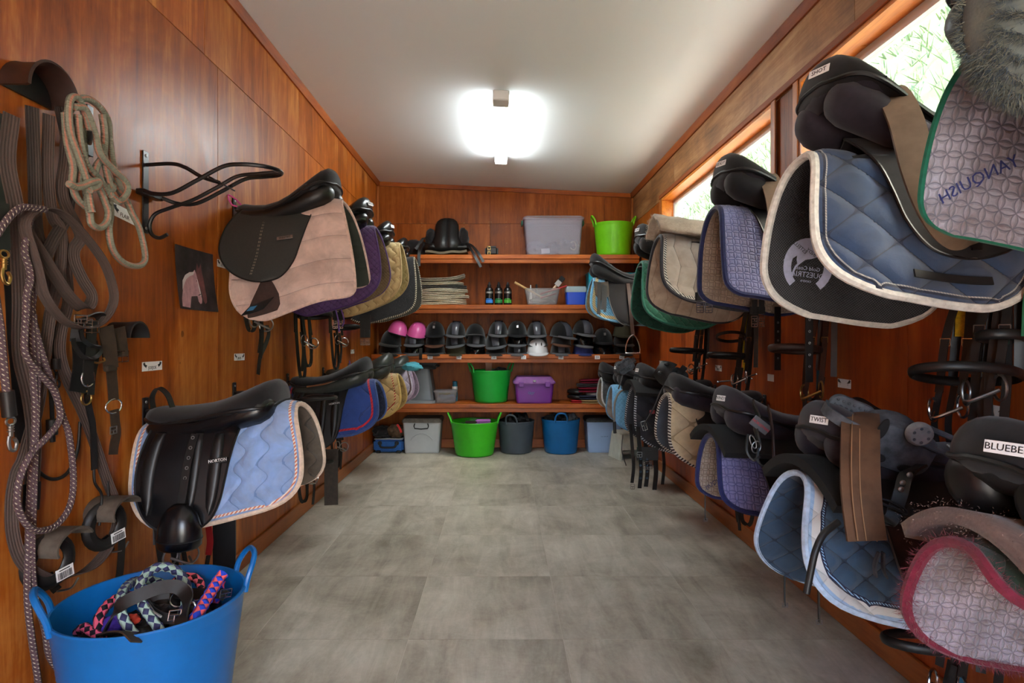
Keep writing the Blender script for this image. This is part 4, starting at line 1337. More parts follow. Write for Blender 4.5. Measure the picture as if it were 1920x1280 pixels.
build(fur(np.concatenate([A + np.random.normal(0, 0.006, A.shape) for _ in range(6)]), np.tile(N, (6, 1)), 9000, 0.012, 0.0014, 9), 'wool', plain_mat('cream wool', C(186, 172, 152), 0.9), sh, local=True, kind='stuff', smooth=False)

make_rack('R', RU[4], TU - 0.03, 'black saddle rack on the right wall under the bottle green pad')
make_pad('R', RU[4], TU - 0.03, 'bottle green diamond quilted saddle pad beside the lime bucket shelf',
         cloth_mat('green cotton', C(32, 88, 70), 'diamond', 0.055, C(16, 52, 42)), cloth_mat('dark green cotton lining', C(26, 66, 54), 'diamond', 0.055, C(14, 40, 34)), bind('sea green binding', C(34, 98, 82)),
         0.42, 0.44, 0.02, 0.475, 0.0, 0.045, 0.13, 0.12, 0.03, 'diamond', 0.055, 0.005, 0.009, 0.008, 15)
make_saddle('R', RU[4], TU - 0.01, 'black saddle over the bottle green pad', 'suede', None, 'leather', 'suede', 0.21, 0.05, 0.05, 0.05, tag=('DUKE', 0.045))

make_rack('R', RU[6], TU, 'black saddle rack on the right wall closest to the back shelves, upper row')
p = make_pad('R', RU[6], TU, 'dusty blue saddle pad with straw rope border in front of the shelves',
         cloth_mat('dusty blue cotton', C(92, 142, 172), 'diamond', 0.022, C(58, 98, 128), None, None, ((0.014, 0.04, C(176, 156, 112), C(140, 116, 76), 0.02),)), cloth_mat('straw lining', C(150, 132, 100), 'diamond', 0.02, C(110, 92, 60)), bind('dusty blue binding', C(96, 146, 178)),
         0.40, 0.38, 0.02, 0.56, 0.0, 0.05, 0.13, 0.1, 0.05, 'diamond', 0.022, 0.003, 0.009, 0.012, 16)
s = make_saddle('R', RU[6], TU + 0.02, 'polished black leather saddle with stirrup hanging before the helmets', 'suede', None, 'shiny_leather', 'suede', 0.235, 0.05, 0.07, 0.01, flaps='long', leathers=False, du=0.05, length=1.06)
a = s.flap_pt(1, 0.22, 0.0, 0.02)
m = MB(); m.ribbon(smooth_path([a, s.flap_pt(1, 0.22, 0.15, 0.025), s.flap_pt(1, 0.215, 0.33, 0.028), s.flap_pt(1, 0.21, 0.5, 0.03)], 6), 0.03, 0.009, Vector((1, 0, 0)))
build(m, 'stirrup_leather', M['brown_leather'], s.root, local=True, label='brown stirrup leather')
c0 = s.flap_pt(1, 0.21, 0.5, 0.03)
m = MB()
arch = [c0 + Vector((x, 0, z)) for x, z in ((-0.058, -0.15), (-0.062, -0.12), (-0.055, -0.08), (-0.035, -0.03), (-0.01, -0.002), (0.01, -0.002), (0.035, -0.03), (0.055, -0.08), (0.062, -0.12), (0.058, -0.15))]
m.tube(smooth_path(arch, 4), 0.006, 8)
m.box(c0 + Vector((0, 0, -0.152)), (0.135, 0.035, 0.012), None, 0.004)
build(m, 'stirrup_iron', M['steel'], s.root, local=True)
for (u, d, l, w) in ((0.455, 0.10, 0.22, 0.028), (0.425, 0.12, 0.16, 0.024), (0.405, 0.13, 0.17, 0.024)):
    m = MB(); m.ribbon(smooth_path([s.flap_pt(1, u, d - 0.06, 0.015), s.flap_pt(1, u + 0.012, d + l * 0.5, 0.02), s.flap_pt(1, u + 0.02, d + l, 0.02)], 5), w, 0.004, Vector((1, 0, 0)))
    build(m, 'girth_strap', M['strap'], s.root, local=True)
g = [[s.flap_pt(1, 0.38 + 0.12 * j / 7 - 0.05 * (d - 0.02) * (j / 7), d * (0.75 + 0.25 * math.sin(PI * j / 7)), 0.004) for j in range(8)] for d in np.linspace(0.04, 0.2, 7)]
m = MB(); m.sheet(g, 0.012)
build(m, 'rear_panel', M['old_strap'], s.root, local=True)

# ------------------------------------------------------------------ right wall, lower row
TD = [0.74, 0.735, 0.725, 0.785, 0.78, 0.745, 0.76]
make_rack('R', RU[0], TD[0], 'black saddle rack nearest the camera on the lower right wall')
lil2 = cloth_mat('stained lilac lining', C(176, 162, 172), 'circle', 0.028, C(110, 98, 108), C(92, 74, 66), dirt_amt=0.95, bump=0.7)
p = make_pad('R', RU[0], TD[0], 'maroon edged saddle pad with hairy lilac lining at the lower right corner',
         cloth_mat('dark green felt', C(40, 60, 50), 'diamond', 0.05, C(24, 40, 32)), lil2, bind('maroon binding', C(116, 32, 52)),
         0.11, 0.30, 0.02, 0.55, 0.0, 0.055, 0.14, 0.12, 0.03, 'diamond', 0.05, 0.003, 0.011, 0.006, 21, step=0.006)
bm_ = np.array([v.co[:] for v in p.binding.data.vertices]); bn_ = np.array([v.normal[:] for v in p.binding.data.vertices])
build(fur(bm_, bn_, 9000, 0.014, 0.0009, 22, 0.1), 'hair', plain_mat('maroon fuzz', C(122, 56, 66), 0.9), p.root, local=True, kind='stuff', smooth=False)
lv = (p.P - p.N * 0.0145)[p.P.shape[0] // 2:].reshape(-1, 3); ln = -p.N[p.P.shape[0] // 2:].reshape(-1, 3)
build(fur(lv, ln, 3500, 0.012, 0.0007, 23, 0.6), 'hair', plain_mat('shed horse hair', C(150, 132, 116), 0.9), p.root, local=True, kind='stuff', smooth=False)
make_saddle('R', RU[0], TD[0], 'black saddle with white name tag over the maroon edged pad', 'suede', 'leather', 'leather', 'leather', 0.2, 0.06, 0.05, 0.075, tag=('BLUEBELL', 0.075), panel_h=0.062)
sh = thing('sheepskin_half_pad', 'brown sheepskin half pad under the nearest lower right saddle', 'sheepskin', WM[p.root.name] @ Vector((0, 0, 0.03)), PI)
g = [[Vector((0.05 + 0.5 * k / 10, v, 0.012 + 0.05 * (k / 10) ** 2 - 2.6 * v * v)) for v in np.linspace(-0.17, 0.17, 18)] for k in range(11)]
m = MB(); m.sheet(g, 0.03)
build(m, 'fleece', cloth_mat('brown sheepskin', C(112, 90, 82), None, bump=1.0, weave=160.0), sh, local=True, sharp=1.6)
A = np.array(m.v)
build(fur(np.concatenate([A + np.random.normal(0, 0.008, A.shape) for _ in range(5)]), np.tile(np.array([[0.6, 0.2, 0.35]]), (len(A) * 5, 1)), 7000, 0.005, 0.0012, 24), 'wool', plain_mat('brown wool', C(126, 102, 94), 0.9), sh, local=True, kind='stuff', smooth=False)

make_rack('R', RU[1], TD[1], 'black saddle rack on the lower right wall under the navy teal pad')
p = make_pad('R', RU[1], TD[1], 'navy teal quilted saddle pad with wide white border, lower right',
         cloth_mat('navy teal cotton', C(62, 92, 122), 'cross', 0.075, C(26, 40, 60), C(70, 76, 80), (0.034, C(206, 206, 206)), ((0.0, 0.014, C(150, 180, 214), C(160, 186, 216), 0.02), (0.034, 0.046, C(24, 30, 60), C(30, 36, 66), 0.02), (0.038, 0.043, C(150, 190, 226), C(26, 32, 62), 0.008)), bump=0.6),
         cloth_mat('navy teal lining', C(54, 76, 100), 'cross', 0.075, C(24, 36, 54), None, None, ()), bind('pale blue binding', C(176, 196, 220)),
         0.355, 0.40, 0.02, 0.54, 0.0, 0.05, 0.15, 0.12, 0.06, 'cross', 0.075, 0.008, 0.009, 0.010, 22, step=0.007)
s = make_saddle('R', RU[1], TD[1], 'dark synthetic saddle with white name tag and brown flap, lower right', 'suede_purple', 'suede', 'brown_leather', 'suede_purple', 0.17, 0.05, 0.05, 0.075, flaps='long', tag=('TWIST', 0.056), panel_h=0.058)
g = [[Vector((0.08 + 0.48 * k / 8, v, 0.058 + 0.02 * (k / 8) - 2.0 * v * v)) for v in np.linspace(-0.2, 0.2, 16)] for k in range(9)]
m = MB(); m.sheet(g, 0.028)
build(m, 'shock_pad', M['rubber'], s.root, local=True, label='black foam half pad under the seat')

make_rack('R', RU[2], TD[2], 'black saddle rack on the lower right wall under the lavender pad')
p = make_pad('R', RU[2], TD[2], 'lavender circle quilted saddle pad with navy edge, lower right',
         cloth_mat('lavender cotton', C(134, 136, 190), 'circle', 0.03, C(86, 88, 140), C(150, 140, 160), dirt_amt=0.25), cloth_mat('beige patterned lining', C(180, 168, 156), 'circle', 0.026, C(120, 100, 84), C(140, 116, 98)), bind('deep navy binding', C(36, 42, 92)),
         0.29, 0.32, 0.02, 0.53, 0.0, 0.05, 0.07, 0.1, 0.02, 'circle', 0.03, 0.003, 0.011, 0.006, 23)
build(decal(p, -p.ns, 0.47, 0.25, text_mb('YANQUIS', 0.026, Matrix.Identity(4), 0.0002), False, -0.0165, -0.7), 'lettering', M['blue_ink'], p.root, local=True, smooth=False)
s = make_saddle('R', RU[2], TD[2], 'purple grey saddle with white tag over the lavender pad, lower right', 'suede_purple', 'suede', 'leather', 'suede_purple', 0.175, 0.05, 0.05, 0.065, tag=('WINDY', 0.045), panel_h=0.056)
g = [[Vector((0.06 + 0.5 * k / 8, v, 0.05 + 0.02 * (k / 8) - 1.8 * v * v)) for v in np.linspace(-0.2, 0.2, 16)] for k in range(9)]
m = MB(); m.sheet(g, 0.024)
build(m, 'shock_pad', M['rubber'], s.root, local=True, label='black felt half pad under the seat')

make_rack('R', RU[3], TD[3], 'black saddle rack on the lower right wall under the cream pad')
make_pad('R', RU[3], TD[3], 'cream diamond quilted saddle pad with dark rope edge, lower right',
         cloth_mat('cream cotton', C(206, 188, 154), 'cross', 0.16, C(150, 128, 96)), cloth_mat('charcoal fleece lining', C(72, 78, 88), None, bump=1.0, weave=220.0), rope_mat('brown and white rope', C(52, 40, 38), C(196, 188, 178), 0.015),
         0.36, 0.36, 0.02, 0.51, 0.0, 0.085, 0.11, 0.1, 0.03, 'cross', 0.16, 0.011, 0.009, 0.008, 24)
make_saddle('R', RU[3], TD[3], 'charcoal saddle over the cream pad, lower right', 'suede', 'suede_purple', 'leather', 'suede_purple', 0.15, 0.05, 0.05, 0.04, panel_h=0.056)

make_rack('R', RU[4], TD[4], 'black saddle rack on the lower right wall under the black pad')
make_pad('R', RU[4], TD[4], 'black diamond quilted saddle pad with grey rope edge, lower right',
         cloth_mat('black cotton', C(44, 46, 54), 'cross', 0.15, C(24, 25, 30)), cloth_mat('dark grey fleece lining', C(64, 66, 74), None, bump=1.0, weave=220.0), rope_mat('grey and black rope', C(40, 42, 48), C(160, 162, 168), 0.015),
         0.39, 0.40, 0.02, 0.52, 0.0, 0.075, 0.13, 0.1, 0.03, 'cross', 0.15, 0.009, 0.009, 0.008, 25)
s = make_saddle('R', RU[4], TD[4], 'black saddle with small tag over the black rope edged pad', 'suede', 'suede', 'leather', 'suede', 0.165, 0.05, 0.05, 0.05, tag=('PIP', 0.03), panel_h=0.056)
g = [[Vector((0.06 + 0.5 * k / 8, v, 0.065 + 0.03 * (k / 8) - 1.8 * v * v)) for v in np.linspace(-0.19, 0.19, 16)] for k in range(9)]
m = MB(); m.sheet(g, 0.024)
build(m, 'shock_pad', M['rubber'], s.root, local=True)

make_rack('R', RU[5], TD[5], 'black saddle rack on the lower right wall under the sky blue pad')
make_pad('R', RU[5], TD[5], 'sky blue quilted saddle pad with speckled grey lining, lower right',
         cloth_mat('sky blue cotton', C(112, 170, 208), 'diamond', 0.03, C(70, 126, 166)), cloth_mat('speckled grey lining', C(172, 164, 160), None, dirt=C(110, 96, 90), dirt_amt=0.8, bump=1.0, weave=180.0), bind('sky blue binding', C(104, 158, 200)),
         0.34, 0.33, 0.02, 0.53, 0.0, 0.05, 0.11, 0.1, 0.02, 'diamond', 0.03, 0.003, 0.009, 0.012, 26)
make_saddle('R', RU[5], TD[5], 'black saddle over the sky blue pad near the step stool', 'suede', None, 'leather', 'suede', 0.2, 0.05, 0.05, 0.03, tag=('TOM', 0.03))

make_rack('R', RU[6], TD[6], 'black saddle rack on the lower right wall closest to the shelves')
make_pad('R', RU[6], TD[6], 'dark grey saddle pad with pale edge, last before the shelves, lower right',
         cloth_mat('dark grey cotton', C(64, 66, 68), 'diamond', 0.05, C(40, 42, 44)), cloth_mat('tan grey lining', C(132, 116, 96), None, bump=0.8), bind('pale grey binding', C(168, 170, 170)),
         0.31, 0.32, 0.02, 0.49, 0.0, 0.045, 0.12, 0.1, 0.02, 'diamond', 0.05, 0.003, 0.009, 0.006, 27)
make_saddle('R', RU[6], TD[6], 'dark saddle over the dark grey pad, closest to the shelves, lower right', 'suede', None, 'leather', 'suede', 0.16, 0.05, 0.05, 0.02)
# ------------------------------------------------------------------ back shelves
YS = 5.775
def bx_(px, Y): return (px - CX) * Y / F
def bz_(py, Y): return EYE + (CY - py) * Y / F
SH = {}
for (nm, z, lab) in (('top', 1.972, 'topmost varnished wooden wall shelf holding the clear box and lime bucket'), ('second', 1.478, 'varnished wooden wall shelf holding the shampoo bottles and folded pads'),
                     ('helmet', 0.990, 'varnished wooden wall shelf of helmets with numbered paper tags'), ('low', 0.502, 'dusty lowest wooden wall shelf under the helmets')):
    t = thing('wall_shelf', lab, 'shelf', (0.04, 5.96, z - 0.084), 0, 'wooden shelves across the back wall')
    m = MB(); m.span((XL + 0.024, YS, z - 0.042), (XR - 0.024, YB - 0.0005, z), 0.003)
    build(m, 'board', M['trim_x'], t)
    m = MB(); m.span((XL + 0.024, YS + 0.010, z - 0.084), (XR - 0.024, YS + 0.032, z - 0.0425), 0.003)
    build(m, 'front_rail', M['trim_x'], t)
    for x in (-0.9, -0.1, 0.95):
        m = MB(); m.span((x - 0.02, YS + 0.033, z - 0.084), (x + 0.02, YB - 0.001, z - 0.0425), 0.002)
        build(m, 'cross_bearer', M['trim_z'], t)
    SH[nm] = t
    SH[nm + 'z'] = z
m = MB(); m.span((bx_(910, 6.12), 6.115, 0.5025), (bx_(922, 6.12), YB - 0.0008, 0.905), 0.002)
build(m, 'upright', M['trim_z'], SH['low'])
# number tags on the helmet shelf
for (px, txt, wh) in ((718.5, '52', 'at the far left end, below the half hidden pink helmet'), (754.5, '53', 'below the pink topped second stack'), (806.5, '50', 'beside the hanging black bag strap'), (860.5, '55', 'below the olive helmet'), (926, '56', 'above the post and green bucket'),
                      (981.7, '57', 'just left of the white helmet'), (1051.8, '58', 'just right of the white helmet'), (1120, '59', 'below the large gloss black helmet'), (1166, '62', 'below the hanging steel stirrup')):
    p = at(px, 669.7, YS - 0.0008)
    t = thing('number_tag', 'paper number tag %s ' % txt + wh, 'tag', p, 0, 'number tags along the helmet shelf')
    fr = frame((0, 0, 0), (1, 0, random.uniform(-0.08, 0.08)), (0, 0, 1))
    m = MB(); m.box((0, 0, 0), (0.05, 0.036, 0.001)); m.xform(fr)
    build(m, 'paper', M['paper'], t, local=True)
    build(text_mb(txt, 0.03, fr @ Matrix.Translation((0, -0.001, 0.0007)), 0.0002), 'lettering', M['blue_ink'], t, local=True, smooth=False)

# ------------------------------------------------------------------ buckets
def bucket_mat(name, col):
    m = NT(name, 0.36, 0.5)
    v = m.coords('Object')
    n = m.noise(v, 7.0, 5.0, 0.7)
    m.base(m.ramp(n, [(0.3, tuple(c * 0.8 for c in col[:3]) + (1,)), (0.65, col)]))
    m.l(m.math('MULTIPLY_ADD', n, 0.3, 0.22), m.b.inputs['Roughness'])
    m.b.inputs['Subsurface Weight'].default_value = 0.0
    return m.m
def bucket(label, loc, rt, rb, h, mat, ha, squash=1.0, n=56, name='flexible_bucket', hs=1.0):
    t = thing(name, label, 'bucket', loc, 0, 'flexible rubber buckets')
    prof = [(0.0, 0.004), (rb * 0.96, 0.004), (rb, 0.012)]
    k = 26
    for i in range(1, k):
        q = i / k
        r = rb + (rt - rb) * q
        prof += [(r, 0.012 + (h - 0.03) * (q - 0.012)), (r + 0.0022, 0.012 + (h - 0.03) * q)]
    prof += [(rt + 0.004, h - 0.012), (rt + 0.007, h - 0.004), (rt + 0.004, h), (rt - 0.002, h - 0.001), (rt - 0.006, h - 0.012), (rb - 0.004, 0.018), (0.0, 0.016)]
    S = Matrix.Rotation(ha, 4, 'Z') @ Matrix.Diagonal((1, squash, 1, 1))
    m = MB(); m.lathe(prof, n); m.xform(S)
    build(m, 'body', mat, t, local=True)
    for s in (1, -1):
        pts = []
        for (a, dz, dr) in ((-0.30, -0.02, 0.004), (-0.29, 0.02, 0.012), (-0.22, 0.055, 0.024), (-0.1, 0.075, 0.030), (0.1, 0.075, 0.030), (0.22, 0.055, 0.024), (0.29, 0.02, 0.012), (0.30, -0.02, 0.004)):
            r = rt + dr
            pts.append(Vector((s * r * math.cos(a * hs), s * r * math.sin(a * hs), h + dz)))
        m = MB(); m.tube(smooth_path(pts, 5), 0.0085, 8); m.xform(S)
        build(m, 'handle', mat, t, local=True)
    return t
B_LIME = bucket_mat('lime green rubber', C(120, 214, 24))
B_GRASS = bucket_mat('grass green rubber', C(60, 190, 30))
B_GREEN = bucket_mat('mid green rubber', C(28, 176, 62))
B_BLUE = bucket_mat('bright blue rubber', C(16, 112, 182))
B_GREY = bucket_mat('slate grey rubber', C(78, 88, 98))
bucket('lime green rubber bucket on the top shelf beside the clear box', (1.14, 5.965, 1.9725), 0.195, 0.165, 0.335, B_LIME, 0.06, 0.92)
bucket('mid green rubber bucket on the low shelf left of the purple box', (-0.105, 5.965, 0.5025), 0.205, 0.165, 0.325, B_GREEN, 0.35, 0.9)
bk1 = bucket('bright lime bucket of brushes on the floor under the shelves', (-0.265, 5.80, 0.0005), 0.232, 0.185, 0.335, B_GRASS, 0.05, 0.95)
bk2 = bucket('slate grey bucket of black gear on the floor behind the lime bucket', (0.15, 5.945, 0.0005), 0.19, 0.165, 0.32, B_GREY, 1.3, 0.95)
bk3 = bucket('bright blue bucket on the floor right of the slate grey bucket', (0.60, 5.935, 0.0005), 0.2, 0.17, 0.34, B_BLUE, 1.5, 0.95)
big = bucket('large bright blue bucket full of bridles and ropes at front left', (-0.985, 1.66, 0.0005), 0.236, 0.185, 0.425, bucket_mat('vivid blue rubber', C(8, 106, 182)), 0.62, 0.96, 72)

# contents of the floor buckets
def lump(c, s, seed, rough=0.25):
    m = MB(); m.ellipsoid((0, 0, 0), s, None, 26, 18)
    m.v = [tuple(V3(c) + Vector(p) * (1 + rough * (1.3 * noise.noise(Vector(p) * (2.2 / max(s)) + Vector((seed, seed, 0))) + 0.7 * noise.noise(Vector(p) * (6.0 / max(s)) + Vector((seed, 5, seed)))))) for p in m.v]
    return m
def junk(label, cat, c, s, mat, seed, name, group=None):
    o = build(lump(c, s, seed), name, mat, label=label, cat=cat, group=group)
    return o
def brush(label, c, l, w, mat_b, mat_h, rz):
    t = thing('grooming_brush', label, 'brush', c, rz, 'grooming brushes in the lime bucket')
    m = MB(); m.box((0, 0, 0.032), (l, w, 0.024), None, 0.009, 0, 2); build(m, 'back', mat_b, t, local=True)
    m = MB()
    for i in range(16):
        for j in range(6):
            m.tube([Vector((-l / 2 + l * (i + 0.5) / 16, -w / 2 + w * (j + 0.5) / 6, 0.02)), Vector((-l / 2 + l * (i + 0.5) / 16 * 1.02, -w / 2 + w * (j + 0.5) / 6, -0.02))], 0.003, 4)
    build(m, 'bristles', mat_h, t, local=True, kind='stuff')
    return t
PK = plain_mat('orchid pink plastic', C(196, 120, 206), 0.6)
brush('orchid pink grooming brush lying in the bright lime bucket', (-0.18, 5.83, 0.30), 0.15, 0.06, PK, PK, 0.1)
brush('brown wooden grooming brush lying in the bright lime bucket', (-0.30, 5.80, 0.285), 0.12, 0.06, M['old_strap'], M['old_strap'], -0.1)
brush('small black grooming brush at the left in the bright lime bucket', (-0.41, 5.76, 0.27), 0.12, 0.05, M['rubber'], M['rubber'], 0.7)
brush('dark purple grooming brush at the front of the lime bucket', (-0.17, 5.70, 0.27), 0.13, 0.05, plain_mat('deep purple plastic', C(74, 44, 96), 0.6), M['rubber'], 0.2)
for k, (c, s) in enumerate((((0.07, 5.95, 0.29), (0.09, 0.1, 0.06)), ((0.2, 5.93, 0.30), (0.09, 0.09, 0.05)), ((0.17, 6.02, 0.33), (0.07, 0.06, 0.05)))):
    junk(('left black horse boot in the slate grey bucket', 'right charcoal horse boot in the slate grey bucket', 'black horse boot at the back of the slate grey bucket')[k], 'horse boot', c, s, M['suede'] if k % 2 else M['strap'], k, 'horse_boot', 'boots heaped in the slate grey bucket')
m = MB()
for a in (-0.6, 0.1, 0.7): m.ribbon(smooth_path([(0.15 + 0.1 * math.sin(a), 5.98, 0.3), (0.16 + 0.12 * math.sin(a), 5.9, 0.40), (0.17 + 0.15 * math.sin(a), 5.84, 0.33)], 6), 0.022, 0.004, Vector((1, 0, 0.2)))
build(m, 'loose_straps', M['strap'], kind='stuff', label='tangle of black straps on top of the slate grey bucket', cat='straps')
for k, (c, s, mt) in enumerate((((0.53, 5.95, 0.325), (0.09, 0.09, 0.05), M['suede']), ((0.7, 5.93, 0.33), (0.07, 0.08, 0.055), plain_mat('grey felt', C(96, 98, 100), 0.9)), ((0.62, 6.0, 0.33), (0.09, 0.07, 0.045), M['strap']))):
    junk(('black padded boot in the bright blue bucket, left', 'grey felt boot in the bright blue bucket, right', 'black leather boot at the back of the bright blue bucket')[k], 'horse boot', c, s, mt, 10 + k, 'horse_boot', 'boots in the bright blue floor bucket')
junk('black cloth showing over the rim of the mid green bucket', 'cloth', (-0.01, 5.96, 0.80), (0.09, 0.09, 0.05), M['suede'], 31, 'dark_cloth')

# ------------------------------------------------------------------ lidded boxes
def tub_box(name, label, c, w, d, h, mat, taper=0.9, lid=None, lid_h=0.03, r=0.03, wall=0.004, latch=None, group='plastic storage boxes', cat='storage box'):
    t = thing(name, label, cat, c, 0, group)
    def ring(k, z, ins=0.0): return [Vector((x, y, z)) for x, y in rrect(w * k - 2 * ins, d * k - 2 * ins, max(0.004, r - ins), 5)]
    m = MB()
    rings = [ring(taper * 0.97, 0.0), ring(taper, 0.006)]
    for q in np.linspace(0.05, 1, 8): rings.append(ring(taper + (1 - taper) * q, 0.006 + (h - 0.006) * q))
    rings += [ring(1.03, h - 0.004), ring(1.03, h), ring(1.0, h, wall), ring(taper, 0.012, wall)]
    m.loft(rings, (True, True))
    build(m, 'body', mat, t, local=True)
    if lid is not None:
        m = MB()
        m.loft([[Vector((x, y, h - 0.008)) for x, y in rrect(w * 1.045, d * 1.045, r * 1.1, 5)], [Vector((x, y, h + lid_h * 0.45)) for x, y in rrect(w * 1.045, d * 1.045, r * 1.1, 5)], [Vector((x, y, h + lid_h)) for x, y in rrect(w * 0.96, d * 0.94, r, 5)], [Vector((x, y, h + lid_h - 0.004)) for x, y in rrect(w * 0.86, d * 0.84, r, 5)]], (True, True))
        build(m, 'lid', lid, t, local=True)
    if latch is not None:
        for s in (-1, 1):
            m = MB(); m.box((s * (w * 0.53), 0, h - 0.02), (0.014, 0.09, 0.05), None, 0.005)
            build(m, 'latch', latch, t, local=True)
    return t
CLEAR = clear_mat('milky clear plastic', C(214, 212, 226), 0.27, 0.25)
CLEAR2 = clear_mat('clear plastic', C(196, 194, 196), 0.3, 0.2)
SMOKE = clear_mat('smoky grey plastic', C(120, 126, 132), 0.6, 0.25)
GREEN_P = plain_mat('green plastic clip', C(20, 120, 90), 0.4)
xb = bx_(1036, 5.95)
tub_box('storage_box', 'large milky clear lidded plastic box on the top shelf', (xb, 5.965, 1.9725), 0.585, 0.32, 0.36, CLEAR, 0.9, CLEAR, 0.03, 0.03, 0.004, GREEN_P)
for k, (dx, s) in enumerate(((-0.1, (0.10, 0.09, 0.07)), (0.1, (0.11, 0.09, 0.09)), (0.0, (0.08, 0.08, 0.06)))):
    junk(('dim bundle at the left inside the milky clear box', 'dim bundle at the right inside the milky clear box', 'dim small bundle in the middle of the milky clear box')[k], 'bundle', (xb + dx * 1.6, 5.985 - 0.02 * k, 2.06), s, plain_mat('slate cloth', C(92, 94, 108), 0.9), 40 + k, 'cloth_bundle', 'bundles inside the milky clear box')
m = MB(); m.box((xb - 0.08, 5.836, 2.015), (0.085, 0.003, 0.05), Matrix.Rotation(-0.08, 3, 'Y'))
build(m, 'paper_card', M['paper'], label='white card standing inside the milky clear box', cat='card')
m = MB(); m.tube(ring_path((xb + 0.2, 5.88, 2.075), (1, 0.2, 0), (0, 0.3, 1), 0.03, 0.045, 20), 0.006, 8, closed=True)
build(m, 'metal_ring', plain_mat('cream ring', C(196, 186, 160), 0.5), label='cream ring standing inside the milky clear box at right', cat='ring')

# small clear tub of brushes on the second shelf, blue box, teal crate
xt = bx_(1016, 5.9)
tub_box('storage_box', 'small open clear tub of paint brushes on the second shelf', (xt, 5.90, 1.4785), 0.35, 0.2, 0.165, CLEAR2, 0.84, None)
def stick(name, label, cat, a, b, r0, r1, mat, head=None, group=None):
    t = thing(name, label, cat, V3(a), 0, group)
    m = MB(); pts = [V3(a).lerp(V3(b), k / 8) for k in range(9)]
    m.tube(pts, [r0 + (r1 - r0) * k / 8 for k in range(9)], 10)
    build(m, 'handle', mat, t)
    if head:
        w, l, mt = head
        d = (V3(b) - V3(a)).normalized()
        X = Vector((0, 1, 0)).cross(d)
        fr = frame(V3(b) + d * l * 0.3, X, d)
        m = MB(); m.box((0, 0, 0), (w, l * 0.6, 0.014), None, 0.002); m.xform(fr); build(m, 'ferrule', M['dull_steel'], t)
        m = MB(); m.box((0, l * 0.55, 0), (w * 0.95, l * 0.5, 0.012), None, 0.003); m.xform(fr); build(m, 'bristles', mt, t)
    return t
WOODH = plain_mat('pale wooden handle', C(206, 168, 110), 0.5)
RED = plain_mat('red plastic', C(190, 34, 44), 0.4)
zs = 1.4785
stick('paint_brush', 'pale wooden handle leaning out of the clear tub, left', 'brush', (xt + 0.06, 5.92, zs + 0.05), (bx_(965, 5.9), 5.9, bz_(529, 5.9)), 0.008, 0.012, WOODH, None, 'tools in the clear tub')
stick('paint_brush', 'flat paint brush leaning out of the clear tub, right', 'brush', (xt + 0.0, 5.93, zs + 0.03), (bx_(1043, 5.9), 5.9, bz_(535, 5.9)), 0.008, 0.012, plain_mat('whitewood', C(226, 200, 170), 0.5), (0.055, 0.1, M['rubber']), 'tools in the clear tub')
stick('hoof_pick', 'upper red handle leaning in the clear tub', 'tool', (xt - 0.02, 5.86, zs + 0.11), (bx_(1063, 5.87), 5.86, bz_(536, 5.87)), 0.010, 0.007, RED, None, 'tools in the clear tub')
stick('hoof_pick', 'lower red handle lying in the clear tub', 'tool', (xt - 0.02, 5.83, zs + 0.07), (xt + 0.14, 5.83, zs + 0.115), 0.010, 0.008, RED, None, 'tools in the clear tub')
stick('marker_pen', 'small black capped bottle standing in the clear tub', 'bottle', (bx_(1006, 5.93), 5.93, zs + 0.03), (bx_(1006, 5.93), 5.93, bz_(533, 5.93)), 0.014, 0.010, M['ink'])
stick('glue_tube', 'small white nozzle tube standing in the clear tub', 'tube', (bx_(995, 5.93), 5.93, zs + 0.03), (bx_(995, 5.93), 5.93, bz_(534, 5.93)), 0.018, 0.004, M['white_gloss'])
junk('dark green cloth at the bottom of the clear tub', 'cloth', (xt, 5.9, zs + 0.045), (0.12, 0.06, 0.03), plain_mat('sea green cloth', C(70, 110, 104), 0.8), 51, 'cloth_bundle')
xq = bx_(1079, 5.9)
tub_box('lunch_box', 'small royal blue box with clear domed lid on the second shelf', (xq, 5.90, zs), 0.2, 0.16, 0.135, plain_mat('royal blue plastic', C(24, 74, 196), 0.4), 0.92, clear_mat('frosted lid', C(170, 190, 196), 0.7), 0.05, 0.02)
tub_box('plastic_crate', 'teal plastic crate on the second shelf behind the blue pad saddle', (bx_(1145, 6.0), 6.02, zs), 0.48, 0.24, 0.33, plain_mat('teal plastic', C(24, 160, 184), 0.45), 0.94, None)

# shampoo bottles
def bottle(px, label, label_col):
    t = thing('shampoo_bottle', label, 'bottle', (bx_(px, 5.88), 5.88, zs), 0, 'black shampoo bottles on the second shelf')
    prof = [(0.0, 0.0), (0.037, 0.0), (0.041, 0.006), (0.041, 0.14), (0.038, 0.158), (0.028, 0.174), (0.017, 0.182)]
    m = MB(); m.lathe(prof, 24, (0, 0, 0), 1, 0.7); build(m, 'body', M['shiny_leather'], t, local=True)
    m = MB(); m.lathe([(0.016, 0.180), (0.018, 0.183), (0.018, 0.205), (0.012, 0.21), (0.008, 0.232), (0.0, 0.233)], 18); build(m, 'cap', M['ink'], t, local=True)
    def band(z0, z1, a0, a1, mat, nm):
        m = MB(); g = [[Vector((0.0416 * math.sin(a), -0.0416 * 0.7 * math.cos(a), z)) for a in np.linspace(a0, a1, 12)] for z in (z0, z1)]
        m.sheet(g, 0.0006); build(m, nm, mat, t, local=True)
    band(0.118, 0.136, -1.0, 1.0, M['dull_steel'], 'name_band')
    band(0.022, 0.055, -1.0, 1.0, label_col, 'label_patch')
    band(0.06, 0.066, -0.8, 0.6, label_col, 'label_stripe')
bottle(917.5, 'black shampoo bottle with blue label, leftmost of three', plain_mat('blue label', C(50, 130, 220), 0.4))
bottle(935, 'black shampoo bottle with dark green label, middle of three', plain_mat('green label', C(40, 130, 66), 0.4))
